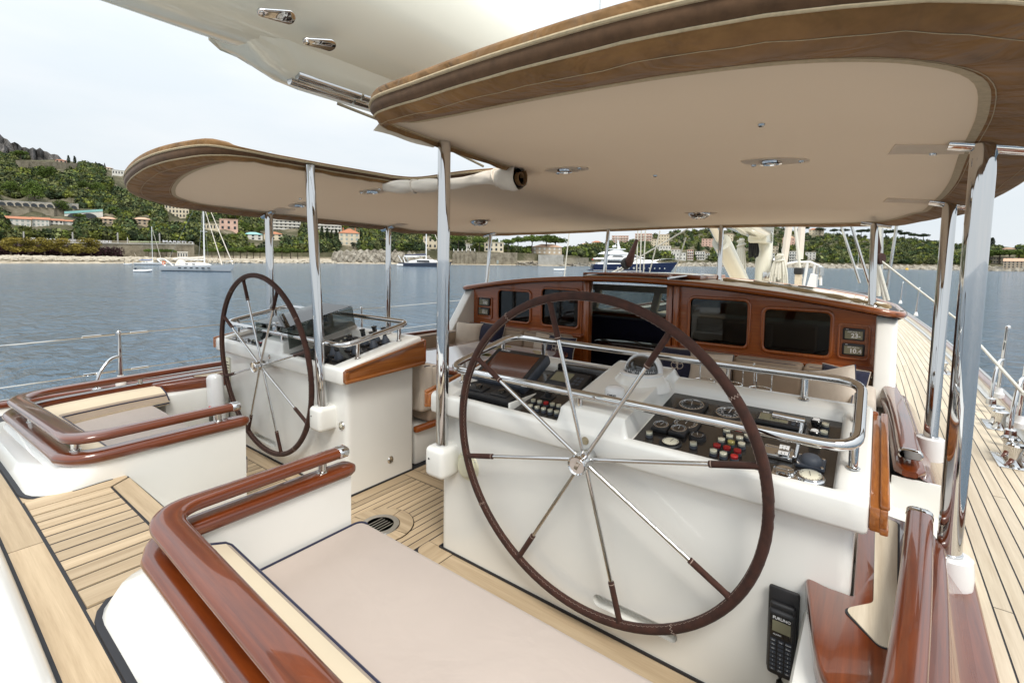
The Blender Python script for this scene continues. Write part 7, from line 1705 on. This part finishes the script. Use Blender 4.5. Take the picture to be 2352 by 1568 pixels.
def px_line(u0, v0, u1, v1, y, r, label, **k): return line(k.pop('name', 'rigging_line'), P(u0, v0, y=y), P(u1, v1, y=y), r, label, **k)
px_line(1812, 520, 1800, 605, 19, .11, 'white wrapped furled sail forward of the mast', name='furled_sail', mt='sail_cloth', cat='sail', grp='furled headsails'); px_line(1843, 500, 1836, 595, 22, .13, 'second furled sail forward of the mast beside a black drum', name='furled_sail', mt='sail_cloth', cat='sail', grp='furled headsails')
px_line(1800, 605, 1795, 640, 19, .07, 'black lower end of the furled sail', name='furler_foot', mt='rope_black', cat='fitting')
px_line(1822, 480, 1840, 640, 20, .05, 'white halyard crossing between the furled sails')
px_line(1926, 500, 1975, 650, 12, .024, 'steel shroud right of the furled sails', mt='steel'); px_line(1950, 500, 2002, 668, 11, .024, 'steel shroud beside the roof corner post', mt='steel')
px_line(2062, 500, 2035, 680, 10, .022, 'slim steel shroud outboard of the roof corner post', mt='steel'); px_line(2020, 500, 2018, 680, 10, .03, 'white halyard bundle beside the roof corner post'); px_line(2026, 500, 2024, 680, 10.4, .022, 'grey halyard in the bundle beside the roof post', mt='steel')
px_line(2012, 590, 2040, 690, 8, .022, 'white rope leading down to the deckhouse corner'); px_line(2015, 610, 2032, 692, 8.2, .018, 'second white rope leading down to the deckhouse corner')
line('sheet_block_line', P(2012, 590, y=8), P(2200, 735, x=3.2), .012, 'long white rope slanting down to the starboard bulwark'); line('sheet_block_line', P(2200, 735, x=3.2), P(2352, 905, x=3.22), .012, 'white rope running aft along the starboard lifeline')
bc = thing('leather_block', 'rope block in a brown leather cover by the deckhouse corner', 'block', P(2014, 585, y=8)); link('cover', tube([P(2013, 528, y=8), P(2014, 570, y=8), P(2015, 590, y=8)], [.022, .05, .03], 10), 'suede', bc); link('sheave', lathe([(.07, -.03), (.08, 0), (.07, .03), (0, .03)], 14, P(2022, 594, y=8), (.8, -.5, 0)), 'suede', bc); link('shackle', tube([P(2013, 590, y=8), P(2012, 605, y=8)], .03, 8), 'rope_black', bc)
bp = thing('leather_block', 'rope block in a brown leather cover above the sliding hatch', 'block', P(1447, 600, y=9)); link('cover', tube([P(1463, 550, y=9), P(1452, 580, y=9), P(1445, 600, y=9), P(1444, 612, y=9)], [.03, .06, .09, .05], 10), 'suede', bp); link('sheave', lathe([(.10, -.04), (.12, 0), (.10, .04), (0, .04)], 14, P(1438, 605, y=9), (.8, -.5, 0)), 'rope_black', bp)
for (a, b_, lb) in (((1440, 608), (1405, 626), 'white rope from the hatch block down to the roof'), ((1441, 612), (1415, 628), 'second white rope from the hatch block down to the roof'), ((1580, 525), (1385, 640), 'long white rope crossing in front of the motor yacht'), ((1466, 500), (1462, 625), 'halyard above the sliding hatch'), ((1474, 500), (1470, 625), 'second halyard above the sliding hatch'), ((1484, 500), (1478, 625), 'third halyard above the sliding hatch'), ((1516, 530), (1492, 625), 'thin line slanting before the motor yacht bow'), ((1576, 545), (1548, 630), 'thin line beside the boom end'), ((1308, 530), (1296, 635), 'single line hanging left of the motor yacht')):
    px_line(*a, *b_, 9.5, .013, lb)
for (u0, u1, v1, lb) in ((1380, 1370, 95, 'shroud rising above the canopy from behind its edge'), (1478, 1474, 70, 'thin halyard rising above the canopy'), (1514, 1511, 65, 'second thin halyard rising above the canopy'), (1528, 1524, 60, 'thicker halyard rising above the canopy'), (1543, 1537, 58, 'pale halyard rising above the canopy'), (1605, 1597, 45, 'last thin line rising above the canopy'), (1733, 1728, 15, 'thin line beside the mast above the canopy'), (1757, 1752, 12, 'line at the mast above the canopy')):
    line('rigging_line', P(u0, -60, y=13.5), P(u1, 330, y=13.5), .016, lb, 'steel')
# white pipe frame and foredeck gear
pf = thing('pulpit_frame', 'white tubular guard frame on the foredeck', 'frame', P(1830, 650, y=20))
def pp3(u, v): return P(u, v, y=20)
for q in ([(1756, 648), (1772, 612), (1830, 602), (1862, 602), (1885, 612), (1885, 655)], [(1800, 615), (1788, 650)], [(1855, 603), (1846, 655)], [(1872, 608), (1866, 655)], [(1760, 636), (1800, 630)], [(1866, 632), (1885, 640)]): link('tube', tube([pp3(*a) for a in q], .045, 8), 'hull_white', pf)
for u in (1769, 1883): link('lamp', lathe([(.12, 0), (.12, .3), (.09, .32), (0, .32)], 12, pp3(u, 633)), 'steel', pf)
wl = thing('windlass', 'wooden topped winch box on the foredeck', 'winch', P(1830, 660, y=18)); link('box', bx(P(1824, 662, y=18), P(1840, 628, y=18)+Vector((0, .4, 0))), 'teak_pale', wl); link('drum', bx(P(1823, 630, y=18)-Vector((0, .05, 0)), P(1843, 615, y=18)+Vector((0, .5, 0)), .04), 'rope_black', wl); link('cowl', prism([(P(1852, 660, y=18).x, P(1852, 660, y=18).z), (P(1874, 660, y=18).x, P(1874, 660, y=18).z), (P(1876, 632, y=18).x, P(1876, 632, y=18).z), (P(1862, 628, y=18).x, P(1862, 628, y=18).z)], 18, 18.5, 'y'), 'white_plastic', wl)
# starboard deck: bollards, cleats, winch, flush fittings
def bollard(x, y, label):
    t = thing('mooring_bollard', label, 'bollard', (x, y, .27), 'deck bollards')
    link('plate', bx((x-.09, y-.17, .269), (x+.09, y+.17, .28), .004), 'chrome', t)
    for dy in (-.09, .09): link('horn', lathe([(.05, 0), (.034, .03), (.034, .10), (.05, .125), (.055, .14), (.045, .15), (0, .152)], 20, (x, y+dy, .28)), 'chrome', t)
bollard(3.22, 4.85, 'twin headed chrome bollard on the starboard side deck beside the stanchions'); bollard(3.14, 8.45, 'chrome bollard further forward on the side deck'); bollard(3.30, 5.9, 'chrome fairlead bollard at the foot of the nearest stanchion')
fl_ = thing('deck_filler', 'small oval chrome filler cap set in the side deck', 'deck fitting', (3.17, 6.35, .27)); link('cap', lathe([(.05, 0), (.048, .005), (0, .006)], 22, (3.17, 6.35, .27)), 'chrome', fl_); link('slot', bx((3.15, 6.342, .276), (3.19, 6.358, .2775)), 'black', fl_)
wn = thing('rope_reel', 'black rope reel on the starboard rail', 'reel', (3.45, 4.75, .45)); link('reel', lathe([(.04, -.06), (.17, -.06), (.17, -.045), (.09, -.04), (.09, .04), (.17, .045), (.17, .06), (.04, .06)], 26, (3.47, 4.8, .66), (.9, -.3, 0)), 'rope_black', wn); link('bracket', tube(spl([(3.44, 4.7, .45), (3.43, 4.7, .85), (3.46, 4.75, .9), (3.5, 4.85, .88)], 5), .015, 8), 'chrome', wn)
